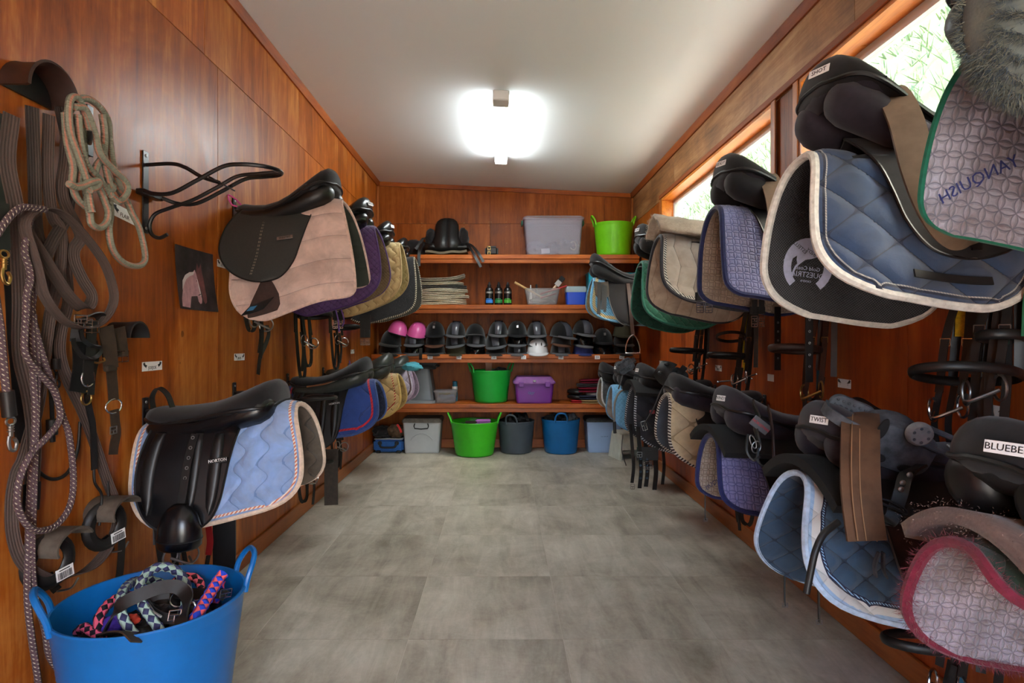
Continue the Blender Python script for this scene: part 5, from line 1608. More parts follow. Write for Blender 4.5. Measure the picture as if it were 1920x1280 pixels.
bottle(952, 'black shampoo bottle with bright green label, rightmost of three', plain_mat('bright green label', C(70, 170, 60), 0.4))

# stack of folded cream pads
cols = [C(206, 194, 170), C(196, 184, 160), C(210, 200, 176), C(190, 178, 156), C(206, 198, 178), C(62, 60, 58), C(186, 178, 156), C(158, 148, 132)]
labs = ['lowest folded cream pad of the stack on the second shelf', 'second folded cream pad from the bottom of the stack', 'third folded cream pad from the bottom of the stack', 'fourth folded cream pad from the bottom of the stack',
        'fifth folded cream pad, just under the black one', 'folded black pad in the middle of the cream stack', 'folded olive cream pad second from the top of the stack', 'grey brown folded pad draped on top of the cream stack']
zc_ = zs
xs_ = bx_(826, 5.93)
for k in range(8):
    hh = 0.032 if k != 7 else 0.036
    t = thing('folded_saddle_pad', labs[k], 'saddle pad', (xs_ + random.uniform(-0.012, 0.016), 5.935, zc_), random.uniform(-0.04, 0.04), 'folded pads stacked on the second shelf')
    w, d = 0.52 - 0.006 * k, 0.27
    g = []
    mm = cloth_mat('folded pad cloth %d' % k, cols[k], 'diamond', 0.06, tuple(c * 0.7 for c in cols[k][:3]) + (1,))
    for (lo, nm) in ((0.0, 'lower_fold'), (hh * 0.5, 'upper_fold')):
        rings = []
        for i in range(25):
            x = -w / 2 + w * i / 24
            e = abs(math.sin(PI * (0.03 + 0.94 * i / 24))) ** 0.25
            zz = lo + 0.004 * math.sin(x * 14 + k * 2) + (0.055 * (abs(x) / (w / 2)) ** 2 * (1 if x > 0 else 0.35) if k == 7 else 0.0)
            ring = []
            for j in range(14):
                a = 2 * PI * j / 14
                ring.append(Vector((x + 0.01 * (k % 3), d / 2 * e * math.copysign(abs(math.cos(a)) ** 0.4, math.cos(a)), zz + hh * 0.25 + hh * 0.27 * e * math.copysign(abs(math.sin(a)) ** 0.6, math.sin(a)))))
            rings.append(ring)
        m = MB(); m.loft(rings)
        build(m, nm, mm, t, local=True, sharp=1.3)
    zc_ += hh + 0.001

# small clear tub, bottle, purple box, grey crate, mats on the low shelf
zl_ = 0.5025
xc = bx_(836, 5.9)
tub_box('storage_box', 'small clear tub with blue cloth on the low shelf', (xc, 5.90, zl_), 0.225, 0.16, 0.115, CLEAR2, 0.88, CLEAR2, 0.012)
junk('crumpled blue cloth inside the small clear tub', 'cloth', (xc + 0.01, 5.9, zl_ + 0.05), (0.085, 0.05, 0.035), plain_mat('periwinkle cloth', C(110, 124, 190), 0.8), 61, 'cloth_bundle')
junk('yellow cord inside the small clear tub', 'cord', (xc - 0.01, 5.9, zl_ + 0.088), (0.06, 0.04, 0.012), plain_mat('yellow cord', C(206, 180, 50), 0.8), 62, 'cord_bundle')
t = thing('spray_bottle', 'small teal bottle with white band behind the clear tub', 'bottle', (bx_(853, 6.03), 6.03, zl_), 0)
m = MB(); m.lathe([(0, 0), (0.026, 0), (0.028, 0.01), (0.028, 0.15), (0.024, 0.165)], 20); build(m, 'body', plain_mat('teal bottle', C(36, 120, 140), 0.4), t, local=True)
m = MB(); m.lathe([(0.0285, 0.11), (0.0287, 0.111), (0.0287, 0.15), (0.0285, 0.151)], 20); build(m, 'label_band', M['paper'], t, local=True)
m = MB(); m.lathe([(0.025, 0.165), (0.025, 0.2), (0.02, 0.205), (0, 0.206)], 20); build(m, 'cap', plain_mat('blue cap', C(30, 100, 130), 0.4), t, local=True)

xp = bx_(1001, 5.9)
PUR = plain_mat('deep purple plastic box', C(112, 42, 140), 0.38, 0.5, 0, 0.1, 8)
t = tub_box('grooming_box', 'purple plastic grooming box with dusty lid on the low shelf', (xp, 5.93, zl_), 0.39, 0.27, 0.20, PUR, 0.9, None, 0.03, 0.03)
m = MB()
m.loft([[Vector((x, y, 0.196)) for x, y in rrect(0.42, 0.30, 0.035, 5)], [Vector((x, y, 0.212)) for x, y in rrect(0.42, 0.30, 0.035, 5)], [Vector((x, y, 0.25)) for x, y in rrect(0.36, 0.25, 0.035, 5)], [Vector((x, y, 0.264)) for x, y in rrect(0.34, 0.22, 0.03, 5)], [Vector((x, y, 0.258)) for x, y in rrect(0.32, 0.2, 0.03, 5)]], (True, True))
build(m, 'lid', plain_mat('dusty purple plastic', C(136, 84, 150), 0.6, 0.4, 0, 0.2, 10), t, local=True)
for x in (-0.13, 0.13):
    m = MB(); m.box((x, -0.152, 0.19), (0.05, 0.012, 0.05), None, 0.004); build(m, 'clasp', PUR, t, local=True)
m = MB(); m.box((0, -0.155, 0.225), (0.03, 0.01, 0.02), None, 0.004); build(m, 'clasp', M['dull_steel'], t, local=True)
emb_m = MB()
for a in range(5):
    c = Vector((-0.03 + 0.022 * math.cos(a * 1.256), -0.1275, 0.115 + 0.016 * math.sin(a * 1.256)))
    emb_m.tube(ring_path(c, (1, 0, 0), (0, 0, 1), 0.012, 0.009, 12), 0.002, 5, closed=True)
build(emb_m, 'round_print', plain_mat('teal print', C(54, 150, 170), 0.5), t, local=True, label='small teal printed mark')

xg = bx_(788, 5.93)
t = thing('plastic_crate', 'smoky grey upturned crate at the left end of the low shelf', 'crate', (xg - 0.06, 5.965, zl_), 0)
def rr(w, d, r, z): return [Vector((x, y, z)) for x, y in rrect(w, d, r, 5)]
m = MB(); m.loft([rr(0.42, 0.32, 0.03, 0.03), rr(0.41, 0.31, 0.03, 0.06), rr(0.33, 0.27, 0.03, 0.34), rr(0.31, 0.25, 0.03, 0.348)], (True, True)); build(m, 'body', SMOKE, t, local=True)
m = MB(); m.loft([rr(0.45, 0.34, 0.03, 0.0), rr(0.45, 0.34, 0.03, 0.028)], (True, True)); build(m, 'rim', plain_mat('grey plastic rim', C(128, 134, 138), 0.4), t, local=True)
bag = thing('drawstring_bag', 'black bag slumped on the upturned crate, its strap hanging from the helmet shelf', 'bag', (bx_(790, 5.85), 5.86, zl_ + 0.35), 0)
m = lump((-0.02, 0.05, 0.035), (0.17, 0.12, 0.05), 71, 0.5); build(m, 'body', M['suede'], bag, local=True)
m = MB(); m.ribbon(smooth_path([(0.0, -0.05, 0.06), (0.005, -0.10, 0.12), (0.008, -0.103, 0.2), (0.006, -0.1, 0.142 + 0.01), (0.004, -0.096, 0.12)][:3], 6), 0.03, 0.004, Vector((1, 0, 0))); build(m, 'strap', M['strap'], bag, local=True)

def mat_roll(name, label, c, w, d, h, mat, rz=0.0, group='folded things piled on the low shelf', cat='saddle pad'):
    t = thing(name, label, cat, c, rz, group)
    for k, q in enumerate((0.0, 0.5)):
        m = MB()
        rings = []
        for i in range(15):
            x = -w / 2 + w * i / 14
            e = math.sin(PI * (0.04 + 0.92 * i / 14)) ** 0.3
            rings.append([Vector((x, d / 2 * e * math.copysign(abs(math.cos(2 * PI * j / 12)) ** 0.5, math.cos(2 * PI * j / 12)), h * (q + 0.25) + h * 0.27 * e * math.sin(2 * PI * j / 12) + 0.003 * math.sin(9 * x + k))) for j in range(12)])
        m.loft(rings); build(m, 'fold', mat, t, local=True, sharp=1.3)
    return t
xm = bx_(1112, 5.9)
MAROON = plain_mat('maroon cloth', C(112, 24, 44), 0.85, 0.2, 0, 0.2, 30, 0.2)
mat_roll('folded_mat', 'tan felt mat folded at the bottom right of the low shelf', (xm + 0.05, 5.88, zl_), 0.36, 0.22, 0.035, plain_mat('tan felt', C(170, 140, 96), 0.9, 0.2, 0, 0.15, 60, 0.2), 0.1)
mat_roll('folded_mat', 'red cloth corner sticking out beside the tan felt mat', (xm - 0.14, 5.90, zl_), 0.16, 0.14, 0.025, plain_mat('red cloth', C(186, 30, 40), 0.85), -0.1)
mat_roll('folded_mat', 'navy cloth with white stripe in the folded pile', (xm + 0.02, 5.90, zl_ + 0.037), 0.33, 0.22, 0.04, plain_mat('dark navy cloth', C(36, 40, 62), 0.85))
mat_roll('folded_mat', 'white striped cloth in the folded pile on the low shelf', (xm + 0.06, 5.90, zl_ + 0.079), 0.26, 0.2, 0.024, plain_mat('white cloth', C(200, 200, 206), 0.8))
mat_roll('folded_mat', 'maroon rolled cloth in the middle of the folded pile', (xm + 0.02, 5.90, zl_ + 0.104), 0.34, 0.2, 0.055, MAROON)
mat_roll('folded_mat', 'black webbing layer near the top of the folded pile', (xm + 0.01, 5.91, zl_ + 0.161), 0.34, 0.2, 0.03, M['suede'])
mat_roll('folded_mat', 'maroon mesh pad on top of the folded pile', (xm + 0.03, 5.92, zl_ + 0.193), 0.32, 0.2, 0.04, MAROON)
mat_roll('horse_boot', 'black strapped boot at the left of the folded pile', (xm - 0.17, 5.95, zl_ + 0.028), 0.12, 0.2, 0.1, M['strap'], 0.5)

# boxes on the floor under the shelves
def floor_box(label, x0, x1, Yf, h, mat, lidm, d=0.27, latch=True, taper=0.9):
    t = tub_box('storage_box', label, ((x0 + x1) / 2, Yf + d / 2, 0.0005), x1 - x0, d, h, mat, taper, lidm, 0.035, 0.02)
    if latch:
        w = x1 - x0
        m = MB(); m.box((0, -d / 2 - 0.012, h - 0.03), (w * 0.36, 0.02, 0.05), None, 0.006)
        m2 = MB(); pts = [(-w * 0.17, -d / 2 - 0.02, h - 0.012), (-w * 0.17, -d / 2 - 0.028, h - 0.06), (w * 0.17, -d / 2 - 0.028, h - 0.06), (w * 0.17, -d / 2 - 0.02, h - 0.012)]
        m2.tube(smooth_path(pts, 2), 0.006, 8)
        build(m2, 'latch_handle', M['rubber'], t, local=True)
        m3 = MB(); m3.tube(smooth_path([(-w * 0.3, -d * 0.5 * 0.93 - 0.004, h * 0.42), (-w * 0.2, -d * 0.5 * 0.94 - 0.004, h * 0.55), (0, -d * 0.5 * 0.95 - 0.004, h * 0.63), (w * 0.2, -d * 0.5 * 0.94 - 0.004, h * 0.55), (w * 0.3, -d * 0.5 * 0.93 - 0.004, h * 0.42)], 5), 0.004, 6)
        build(m3, 'moulded_arch', mat, t, local=True)
    return t
floor_box('large grey plastic box with dusty black lid on the floor, left', bx_(755, 5.84), bx_(826, 5.84), 5.835, 0.315, plain_mat('light grey plastic', C(168, 172, 174), 0.45, 0.5, 0, 0.08, 5), plain_mat('dusty dark lid', C(92, 86, 78), 0.7, 0.3, 0, 0.3, 30))
LB = plain_mat('pale blue plastic', C(150, 176, 214), 0.4, 0.5, 0, 0.06, 5)
lb = floor_box('pale blue plastic box with dusty black lid on the floor, right', bx_(1100, 5.88), bx_(1166, 5.88), 5.87, 0.315, LB, plain_mat('scuffed black lid', C(50, 50, 50), 0.6, 0.4, 0, 0.5, 40), 0.25, False)
build(text_mb('Crafts', 0.03, frame((0.0, -0.1185, 0.17), (1, 0, 0.05), (0, 0.06, 1)), 0.0004), 'lettering', M['blue_ink'], lb, local=True, smooth=False)
# blue case
t = thing('suitcase', 'small bright blue case with black handle on the floor at far left', 'case', (bx_(728, 5.86), 5.95, 0.0005), 0)
m = MB(); m.box((0, 0, 0.072), (0.30, 0.18, 0.125), None, 0.02, 0, 2); build(m, 'body', plain_mat('bright blue case cloth', C(28, 84, 150), 0.6, 0.4, 0, 0.15, 30), t, local=True)
m = MB(); m.box((0, 0, 0.138), (0.29, 0.17, 0.012), None, 0.005); build(m, 'pale_edge', plain_mat('pale grey trim', C(150, 156, 160), 0.6), t, local=True)
m = MB(); m.tube(smooth_path([(-0.08, -0.092, 0.1), (-0.075, -0.115, 0.075), (-0.05, -0.12, 0.062), (0.05, -0.12, 0.062), (0.075, -0.115, 0.075), (0.08, -0.092, 0.1)], 5), 0.011, 8); build(m, 'handle', M['rubber'], t, local=True)
for s in (-1, 1):
    m = MB(); m.lathe([(0, 0), (0.022, 0), (0.02, 0.008), (0, 0.01)], 16); m.xform(Matrix.Translation((s * 0.085, -0.09, 0.1)) @ Matrix.Rotation(PI / 2, 4, 'X')); build(m, 'handle_mount', M['rubber'], t, local=True)
    m = MB(); m.box((s * 0.1, -0.075, 0.012), (0.04, 0.05, 0.024), None, 0.004); build(m, 'foot', M['rubber'], t, local=True)
junk('black fuzzy cloth heaped on the blue case', 'cloth', (bx_(716, 5.9), 5.96, 0.20), (0.10, 0.1, 0.06), M['suede'], 81, 'cloth_bundle')
junk('brown and black boots heaped on the blue case', 'horse boot', (bx_(742, 5.88), 5.92, 0.215), (0.08, 0.08, 0.07), plain_mat('brown mottled felt', C(96, 76, 58), 0.9, 0.2, 0, 0.5, 25), 82, 'horse_boot')
m = MB(); m.ribbon(smooth_path([(bx_(745, 5.85), 5.84, 0.29), (bx_(750, 5.85), 5.835, 0.25), (bx_(753, 5.85), 5.835, 0.21)], 5), 0.02, 0.004, Vector((1, 0, 0.3)))
build(m, 'red_strap', plain_mat('red webbing', C(196, 40, 40), 0.7), label='short red strap on the heap over the blue case', cat='strap')
# step stool
t = thing('step_stool', 'grubby white plastic step stool on the floor below the sky blue pad', 'stool', (bx_(1176, 5.6), 5.66, 0.0005), 0.25)
WP = plain_mat('grubby white plastic', C(206, 208, 196), 0.5, 0.4, 0, 0.14, 12)
m = MB(); m.box((0, 0.0, 0.245), (0.2, 0.2, 0.022), None, 0.008); build(m, 'top', WP, t, local=True)
for s in (-1, 1):
    m = MB(); m.loft([[Vector((s * (0.115 - 0.03 * q) + x, y * (1.12 - 0.12 * q), 0.238 * q)) for x, y in ((-0.012, -0.11), (0.012, -0.11), (0.012, 0.11), (-0.012, 0.11))] for q in (0, 0.5, 1)]); build(m, 'leg_panel', WP, t, local=True)
m = MB(); m.loft([[Vector((x * (1.0 - 0.2 * q), -0.1 + 0.01 * q + y, 0.09 + 0.14 * q)) for x, y in ((-0.095, -0.006), (0.095, -0.006), (0.095, 0.006), (-0.095, 0.006))] for q in (0, 0.5, 1)]); build(m, 'front_panel', WP, t, local=True)
junk('teal cloth bunched above the lavender grey pad', 'cloth', at(772, 687, 4.75), (0.075, 0.06, 0.035), plain_mat('teal cloth', C(70, 150, 165), 0.85), 91, 'cloth_bundle')

# ------------------------------------------------------------------ saddle and pouch on the top shelf
zt_ = 1.9725
t = thing('saddle', 'black saddle with hanging straps on the top shelf, facing the room', 'saddle', (bx_(838, 5.93), 5.95, zt_), 0, None)
rg = []
for (z, w, d, y) in ((0.05, 0.12, 0.07, -0.06), (0.08, 0.155, 0.09, -0.06), (0.14, 0.15, 0.09, -0.05), (0.20, 0.125, 0.08, -0.035), (0.26, 0.122, 0.07, -0.015), (0.32, 0.118, 0.06, 0.0), (0.36, 0.10, 0.05, 0.01), (0.385, 0.07, 0.035, 0.015), (0.395, 0.03, 0.015, 0.02)):
    ring = []
    for j in range(36):
        a = 2 * PI * j / 36
        gx = math.exp(-(math.cos(a) / 0.16) ** 2) * (0.022 if math.sin(a) < 0 else 0)
        ring.append(Vector((w * math.cos(a), y + d * math.sin(a) + gx, z)))
    rg.append(ring)
m = MB(); m.loft(rg); build(m, 'seat', M['leather'], t, local=True, sharp=1.3)
m = MB(); m.tube(smooth_path([(0, -0.132, 0.09), (0, -0.122, 0.14), (0, -0.096, 0.2), (0, -0.066, 0.26), (0, -0.042, 0.32), (0, -0.02, 0.37)], 5), 0.004, 6); build(m, 'seat_seam', M['rubber'], t, local=True)
for s, k in ((-1, 1.0), (1, 1.1)):
    m = lump((s * 0.165, 0.0, 0.185), (0.055, 0.09, 0.10 * k), 101 + s, 0.1); build(m, 'knee_block', M['suede'], t, local=True)
    m = lump((s * 0.15, -0.02, 0.085), (0.09, 0.10, 0.05), 111 + s, 0.15); build(m, 'panel', M['leather'], t, local=True)
m = lump((-0.34, 0.03, 0.09), (0.14, 0.11, 0.088), 121, 0.12); build(m, 'flap', M['suede'], t, local=True)
m = MB(); g = [[Vector((x, y - 0.02, 0.018 + 0.03 * abs(x) / 0.2 * (0.6 if x > 0 else 0.3) + 0.006 * math.sin(x * 30) + lay)) for x in np.linspace(-0.2, 0.21, 14)] for y in np.linspace(-0.16, 0.15, 6) for lay in (0,)]
m.sheet(g, 0.022); build(m, 'numnah', plain_mat('olive grey felt', C(112, 104, 88), 0.9, 0.2, 0, 0.2, 20), t, local=True)
for pts, w in ((((0.2, -0.06, 0.13), (0.26, -0.14, 0.09), (0.33, -0.21, 0.0), (0.375, -0.225, -0.08)), 0.026), (((0.2, -0.06, 0.12), (0.24, -0.15, 0.07), (0.29, -0.21, -0.02), (0.35, -0.225, -0.13)), 0.026),
               (((-0.19, -0.05, 0.19), (-0.23, -0.09, 0.17), (-0.27, -0.12, 0.1), (-0.3, -0.13, 0.06)), 0.03), (((-0.24, -0.11, 0.12), (-0.25, -0.19, 0.05), (-0.255, -0.215, -0.02), (-0.255, -0.22, -0.12)), 0.03)):
    m = MB(); m.ribbon(smooth_path(pts, 6), w, 0.005, Vector((0.8, 0.2, 0.3))); build(m, 'strap', M['strap'], t, local=True)
t = thing('leather_pouch', 'small black leather pouch with two buckles on the top shelf', 'pouch', (bx_(921.5, 5.9), 5.9, zt_), 0)
m = MB(); m.box((0, 0, 0.05), (0.135, 0.07, 0.1), None, 0.022, 0, 3); build(m, 'body', M['strap'], t, local=True)
for z in (0.075, 0.025):
    m = MB()
    for x in (-0.035, -0.012): m.span((x - 0.003, -0.041, z - 0.016), (x + 0.003, -0.0355, z + 0.016))
    for zz in (z - 0.016, z + 0.016): m.span((-0.038, -0.041, zz - 0.003), (-0.009, -0.0355, zz + 0.003))
    build(m, 'buckle', M['brass'], t, local=True)

# ------------------------------------------------------------------ helmets
H = {}
def helmet_proto(key, label, shell, rim=None, stripe=None, button=False, peak=True, vents=False):
    t = thing('riding_helmet', label, 'helmet', (0, 0, 0), 0, 'riding helmets stacked on the helmet shelf')
    W, Ld, Hh = 0.099, 0.128, 0.145
    def dome(k, nu=36, nv=12, off=0.0):
        rings = []
        for i in range(nv + 1):
            ph = PI / 2 * i / nv
            rings.append([Vector(((W + off) * abs(math.cos(ph)) ** 0.8 * math.cos(2 * PI * j / nu), (Ld + off) * abs(math.cos(ph)) ** 0.8 * math.sin(2 * PI * j / nu) * k, (Hh + off) * abs(math.sin(ph)) ** 1.05 + 0.012 * math.sin(2 * PI * j / nu) * math.cos(ph))) for j in range(nu)])
        return rings
    r_ = dome(1)
    inner = [[p * 0.93 for p in ring] for ring in r_]
    m = MB(); m.loft(list(reversed(inner)) + r_, (True, True))
    build(m, 'shell', shell, t, local=True, sharp=1.0)
    rim = rim or shell
    m = MB(); m.tube([Vector((p.x * 1.01, p.y * 1.01, p.z + 0.003)) for p in r_[0]], 0.0055, 7, closed=True)
    build(m, 'rim', rim, t, local=True)
    if peak:
        g = []
        for k in range(15):
            a = -PI / 2 + (k / 14 - 0.5) * 2.0
            o = abs(math.cos((k / 14 - 0.5) * PI)) ** 0.6 * 0.052 if 0 < k < 14 else 0.0
            b = Vector((W * math.cos(a), Ld * math.sin(a), 0.012 * math.sin(a) + 0.012))
            d = Vector((math.cos(a), math.sin(a), 0)).normalized()
            g.append([b - d * 0.004, b + d * o * 0.5 + Vector((0, 0, -0.004)), b + d * (o + 0.004) + Vector((0, 0, -0.022 * o / 0.052))])
        m = MB(); m.sheet(g, 0.007); build(m, 'peak', rim, t, local=True)
    if stripe is not None:
        g = []
        for i in range(15):
            ph = 0.12 + (PI / 2 - 0.1) * i / 14
            row = []
            for q in np.linspace(-1, 1, 7):
                x = q * (0.030 + 0.012 * i / 14)
                yy = -(Ld + 0.004) * abs(math.cos(ph)) ** 0.8 * math.sqrt(max(0, 1 - (x / (W * max(0.3, abs(math.cos(ph)) ** 0.8))) ** 2)) if i < 13 else -(Ld) * abs(math.cos(ph)) ** 0.8
                row.append(Vector((x, yy, (Hh + 0.002) * abs(math.sin(ph)) ** 1.05 - 0.006 * math.cos(ph) - 0.4 * x * x * (i / 14))))
            g.append(row)
        m = MB(); m.sheet(g, 0.004); build(m, 'front_band', stripe, t, local=True)
    if button:
        m = MB(); m.box((0, -0.118, 0.085), (0.022, 0.006, 0.03), Matrix.Rotation(-0.5, 3, 'X'), 0.002); build(m, 'badge', M['dull_steel'], t, local=True)
        m = MB(); g = [[Vector((x, -0.098 + 0.07 * k / 5 , 0.105 + 0.035 * math.sin(k / 5 * 1.4) + 0.004)) for x in (-0.011, 0, 0.011)] for k in range(6)]; m.sheet(g, 0.003); build(m, 'silver_strip', M['dull_steel'], t, local=True)
    if vents:
        for x in (-0.022, 0.03):
            m = MB(); m.ellipsoid((x, -0.108, 0.088), (0.005, 0.006, 0.016), None, 10, 8); build(m, 'vent', M['ink'], t, local=True)
    H[key] = t
    return t
VEL = plain_mat('black velvet', C(15, 15, 17), 0.95, 0.15, 0, 0.2, 40, 0, 0.3)
GRIM = plain_mat('charcoal grey rim', C(92, 93, 96), 0.7, 0.3)
GSTR = plain_mat('glossy grey band', C(72, 74, 82), 0.22, 0.5)
GLB = plain_mat('gloss black shell', C(16, 17, 19), 0.12, 0.5)
seen = {}
def put_helmet(px, py, kind, label, rx=0.0, ry=0.0, rz=0.0, s=1.0, dy=0.0):
    Y = 5.93 + dy
    if kind not in seen:
        o = H[kind]; o['label'] = label; seen[kind] = 1
    else:
        o = copy_tree(H[kind]); o['label'] = label
    o.location = (bx_(px, Y - 0.11), Y, max(0.9925, bz_(py, Y - 0.11)))
    o.rotation_euler = (rx, ry, rz)
    o.scale = (s, s, s)
helmet_proto('velvet', '', VEL)
helmet_proto('stripe', '', VEL, GRIM, GSTR)
helmet_proto('silver', '', VEL, M['rubber'], None, True)
helmet_proto('gloss', '', GLB, GRIM)
helmet_proto('skull', '', GLB, GLB, None, False, False)
helmet_proto('pink', '', plain_mat('hot pink plastic', C(222, 96, 164), 0.28), M['rubber'], None, False, False)
helmet_proto('white', '', plain_mat('white helmet plastic', C(226, 228, 232), 0.3), None, None, False, True, True)
helmet_proto('navy', '', plain_mat('navy velvet', C(40, 52, 110), 0.8))
helmet_proto('olive', '', plain_mat('olive brown velvet', C(58, 54, 36), 0.9))
helmet_proto('brown', '', VEL, plain_mat('brown leather rim', C(92, 62, 46), 0.6))
def hx(x): return x / 3.556 + 680
B0, M0, T0 = 662.5, 646, 629
for (x, py, kind, lab, kw) in (
    (170, B0, 'velvet', 'black velvet helmet, bottom row at the far left end', dict(s=1.08, rz=0.3)), (335, B0, 'gloss', 'black helmet with grey rim, bottom of the second stack', {}), (475, B0, 'velvet', 'plain black velvet helmet, bottom of the third stack', {}),
    (622, B0, 'olive', 'olive brown velvet helmet at the bottom of the fourth stack', {}), (750, B0, 'skull', 'shiny black peakless helmet, bottom of the fifth stack', {}), (888, B0, 'velvet', 'black velvet helmet, bottom of the sixth stack', {}),
    (1030, B0, 'stripe', 'grey striped black helmet, bottom of the seventh stack', {}), (1171, B0, 'white', 'white plastic helmet, the only white one on the shelf', dict(s=1.05, dy=-0.04)), (1325, B0, 'stripe', 'grey striped black helmet on the shelf beside tag 58', {}),
    (1480, B0, 'navy', 'navy blue helmet at the bottom of the tenth stack', {}), (1615, B0, 'skull', 'large gloss black helmet at the bottom beside tag 59', dict(s=1.06)), (1752, B0, 'velvet', 'black velvet helmet at the bottom, far right end', {}),
    (172, M0, 'velvet', 'black velvet helmet, middle row at the far left end', dict(s=1.05, ry=0.15)), (335, M0, 'stripe', 'striped black helmet directly under the pink one, second stack', {}), (476, M0, 'brown', 'black helmet with brown leather rim, third stack', dict(rx=0.05)),
    (615, M0 + 2, 'stripe', 'grey striped helmet resting on the olive brown helmet', dict(ry=-0.12)), (755, M0, 'stripe', 'striped helmet in the middle of the fifth stack', dict(ry=0.06)), (890, M0 + 4, 'stripe', 'big grey striped helmet, tilted, middle of the sixth stack', dict(ry=-0.14, s=1.08)),
    (1030, M0, 'gloss', 'black helmet with grey rim, middle of the seventh stack', {}), (1168, M0, 'velvet', 'black velvet helmet just behind and above the white one', dict(dy=0.04, s=1.04)), (1330, M0, 'brown', 'brown rimmed black helmet, middle of the ninth stack', dict(ry=0.1)),
    (1480, M0 + 2, 'gloss', 'gloss black helmet with grey rim on the navy helmet', dict(ry=0.1)), (1614, M0 - 4, 'silver', 'black helmet with silver badge over the large gloss one', {}), (1752, M0, 'velvet', 'black velvet helmet, middle row, far right end', {}),
    (215, T0 - 2, 'pink', 'hot pink helmet, leftmost, half hidden by the black pad', dict(ry=0.25, rz=0.4)), (350, T0 + 1, 'pink', 'hot pink helmet tilted on top of the second stack', dict(ry=0.18, rx=0.1)), (475, T0, 'silver', 'black helmet with silver strip on top of the third stack', {}),
    (615, T0, 'stripe', 'grey striped helmet on top of the fourth stack', dict(ry=0.07)), (747, T0 + 4, 'velvet', 'black velvet cap shaped helmet on top of the fifth stack', dict(rx=-0.25)), (902, T0 - 1, 'stripe', 'grey striped helmet on top of the sixth stack', dict(ry=0.06)),
    (1032, T0 - 1, 'silver', 'black helmet with silver strip on top of the seventh stack', {}), (1165, T0, 'stripe', 'grey striped helmet on top of the eighth stack, above the white one', dict(ry=-0.04)), (1333, T0 + 3, 'stripe', 'large grey striped helmet on top of the ninth stack', dict(rz=0.5, s=1.08, ry=0.08)),
    (1478, T0 - 2, 'stripe', 'grey striped helmet on top of the tenth stack, left of the blue pad', dict(ry=0.1, rz=0.2, s=1.05)), (1752, T0, 'olive', 'olive brown helmet on top at the far right end', {})):
    put_helmet(hx(x), py, kind, lab, **kw)
# ------------------------------------------------------------------ wall name tags and the poster
def wall_tag(side, px, py, w, h, txt, label, tilt=0.0, icons=True):
    p = (on_left if side == 'L' else on_right)(px, py, 0.0009)
    X = Vector((0, 1, tilt)) if side == 'L' else Vector((0, -1, tilt))
    t = thing('name_tag', label, 'sign', p, 0, 'white name tags on the plywood walls')
    fr = frame((0, 0, 0), X, (0, 0, 1))
    m = MB(); m.box((0, 0, 0), (w, h, 0.0012)); m.xform(fr)
    build(m, 'plate', M['paper'], t, local=True)
    if txt: build(text_mb(txt, h * 0.48, fr @ Matrix.Translation((0, -h * 0.18, 0.0008)), 0.0002), 'lettering', M['ink'], t, local=True, smooth=False)
    if icons:
        for s in (-1, 1):
            hm = tessellate(horse_mb(h * 0.75, 0.0009))
            hm.xform(fr @ Matrix.Translation((s * w * 0.36, h * 0.16, 0)) @ Matrix.Diagonal((s * -1.0, 1, 1, 1)))
            build(hm, 'horse_figure', M['ink'], t, local=True, smooth=False)
wall_tag('L', 234, 402, 0.13, 0.042, 'FLAIR', 'white name tag reading FLAIR behind the grey pink rope', -0.12)
wall_tag('L', 285.5, 686, 0.125, 0.034, 'JOEJOE', 'white name tag reading JOEJOE above the light blue pad saddle')
wall_tag('L', 449, 669, 0.115, 0.034, 'JACK', 'white name tag reading JACK under the pale pink pad', -0.02)
wall_tag('L', 417, 495, 0.10, 0.034, 'DOT', 'white name tag half hidden beside the pale pink pad', -0.02)
wall_tag('L', 661, 659, 0.12, 0.036, '', 'small blank looking white tag near the helmet shelf, left wall')
wall_tag('R', 1858, 770, 0.105, 0.036, '', 'white name tag with horse figures behind the large bits, right wall', -0.05)
wall_tag('R', 1583, 719, 0.09, 0.036, '', 'white tag half hidden behind the brass ringed bridle')
wall_tag('R', 1347, 690, 0.11, 0.036, 'BEAU', 'white tag below the bridle with long bit shanks')
wall_tag('R', 1283, 691, 0.10, 0.036, 'PIP', 'white tag reading PIP above the charcoal saddle, right wall')
wall_tag('R', 1239, 680, 0.09, 0.036, '', 'small grey tag near the end of the helmet shelf, right wall', 0, False)
wall_tag('R', 1445, 708, 0.07, 0.036, '', 'small tag behind the yellow and red rein bridle', 0, False)

a, b, c, d = on_left(327, 457, 0.004), on_left(398, 477, 0.004), on_left(406, 585, 0.004), on_left(334, 578, 0.004)
po = thing('poster', 'curling paper poster of a pale pink horse on dark ground, left wall', 'poster', d)
def pos_at(u, v, off=0.0):           # u to the right, v downwards
    q = a.lerp(b, u).lerp(d.lerp(c, u), v)
    bend = 0.012 * (math.sin(v * PI) * -0.25 + (abs(u - 0.5) * 2) ** 2 * 0.9 * (0.3 + 0.7 * (v * v)))
    return Vector((XL + 0.0025 + bend + off, q.y, q.z))
def printed(poly, off, mat, nm, parent):
    src = MB(); src.add([(x, y, 0) for x, y in poly], [tuple(range(len(poly)))])
    s = tessellate(src)
    m = MB(); m.add([pos_at(x, y, off) for x, y, _ in s.v], s.f)
    build(m, nm, mat, parent, smooth=False)
m = MB(); m.sheet([[pos_at(u, v) for u in np.linspace(0, 1, 14)] for v in np.linspace(0, 1, 14)], 0.0006)
dk = NT('dark printed paper', 0.5, 0.4)
dn = dk.noise(dk.coords('Object'), 9.0, 4.0, 0.6)
dk.base(dk.ramp(dn, [(0.35, C(28, 24, 28)), (0.6, C(66, 58, 60)), (0.75, C(96, 88, 96))]))
build(m, 'sheet', dk.m, po)
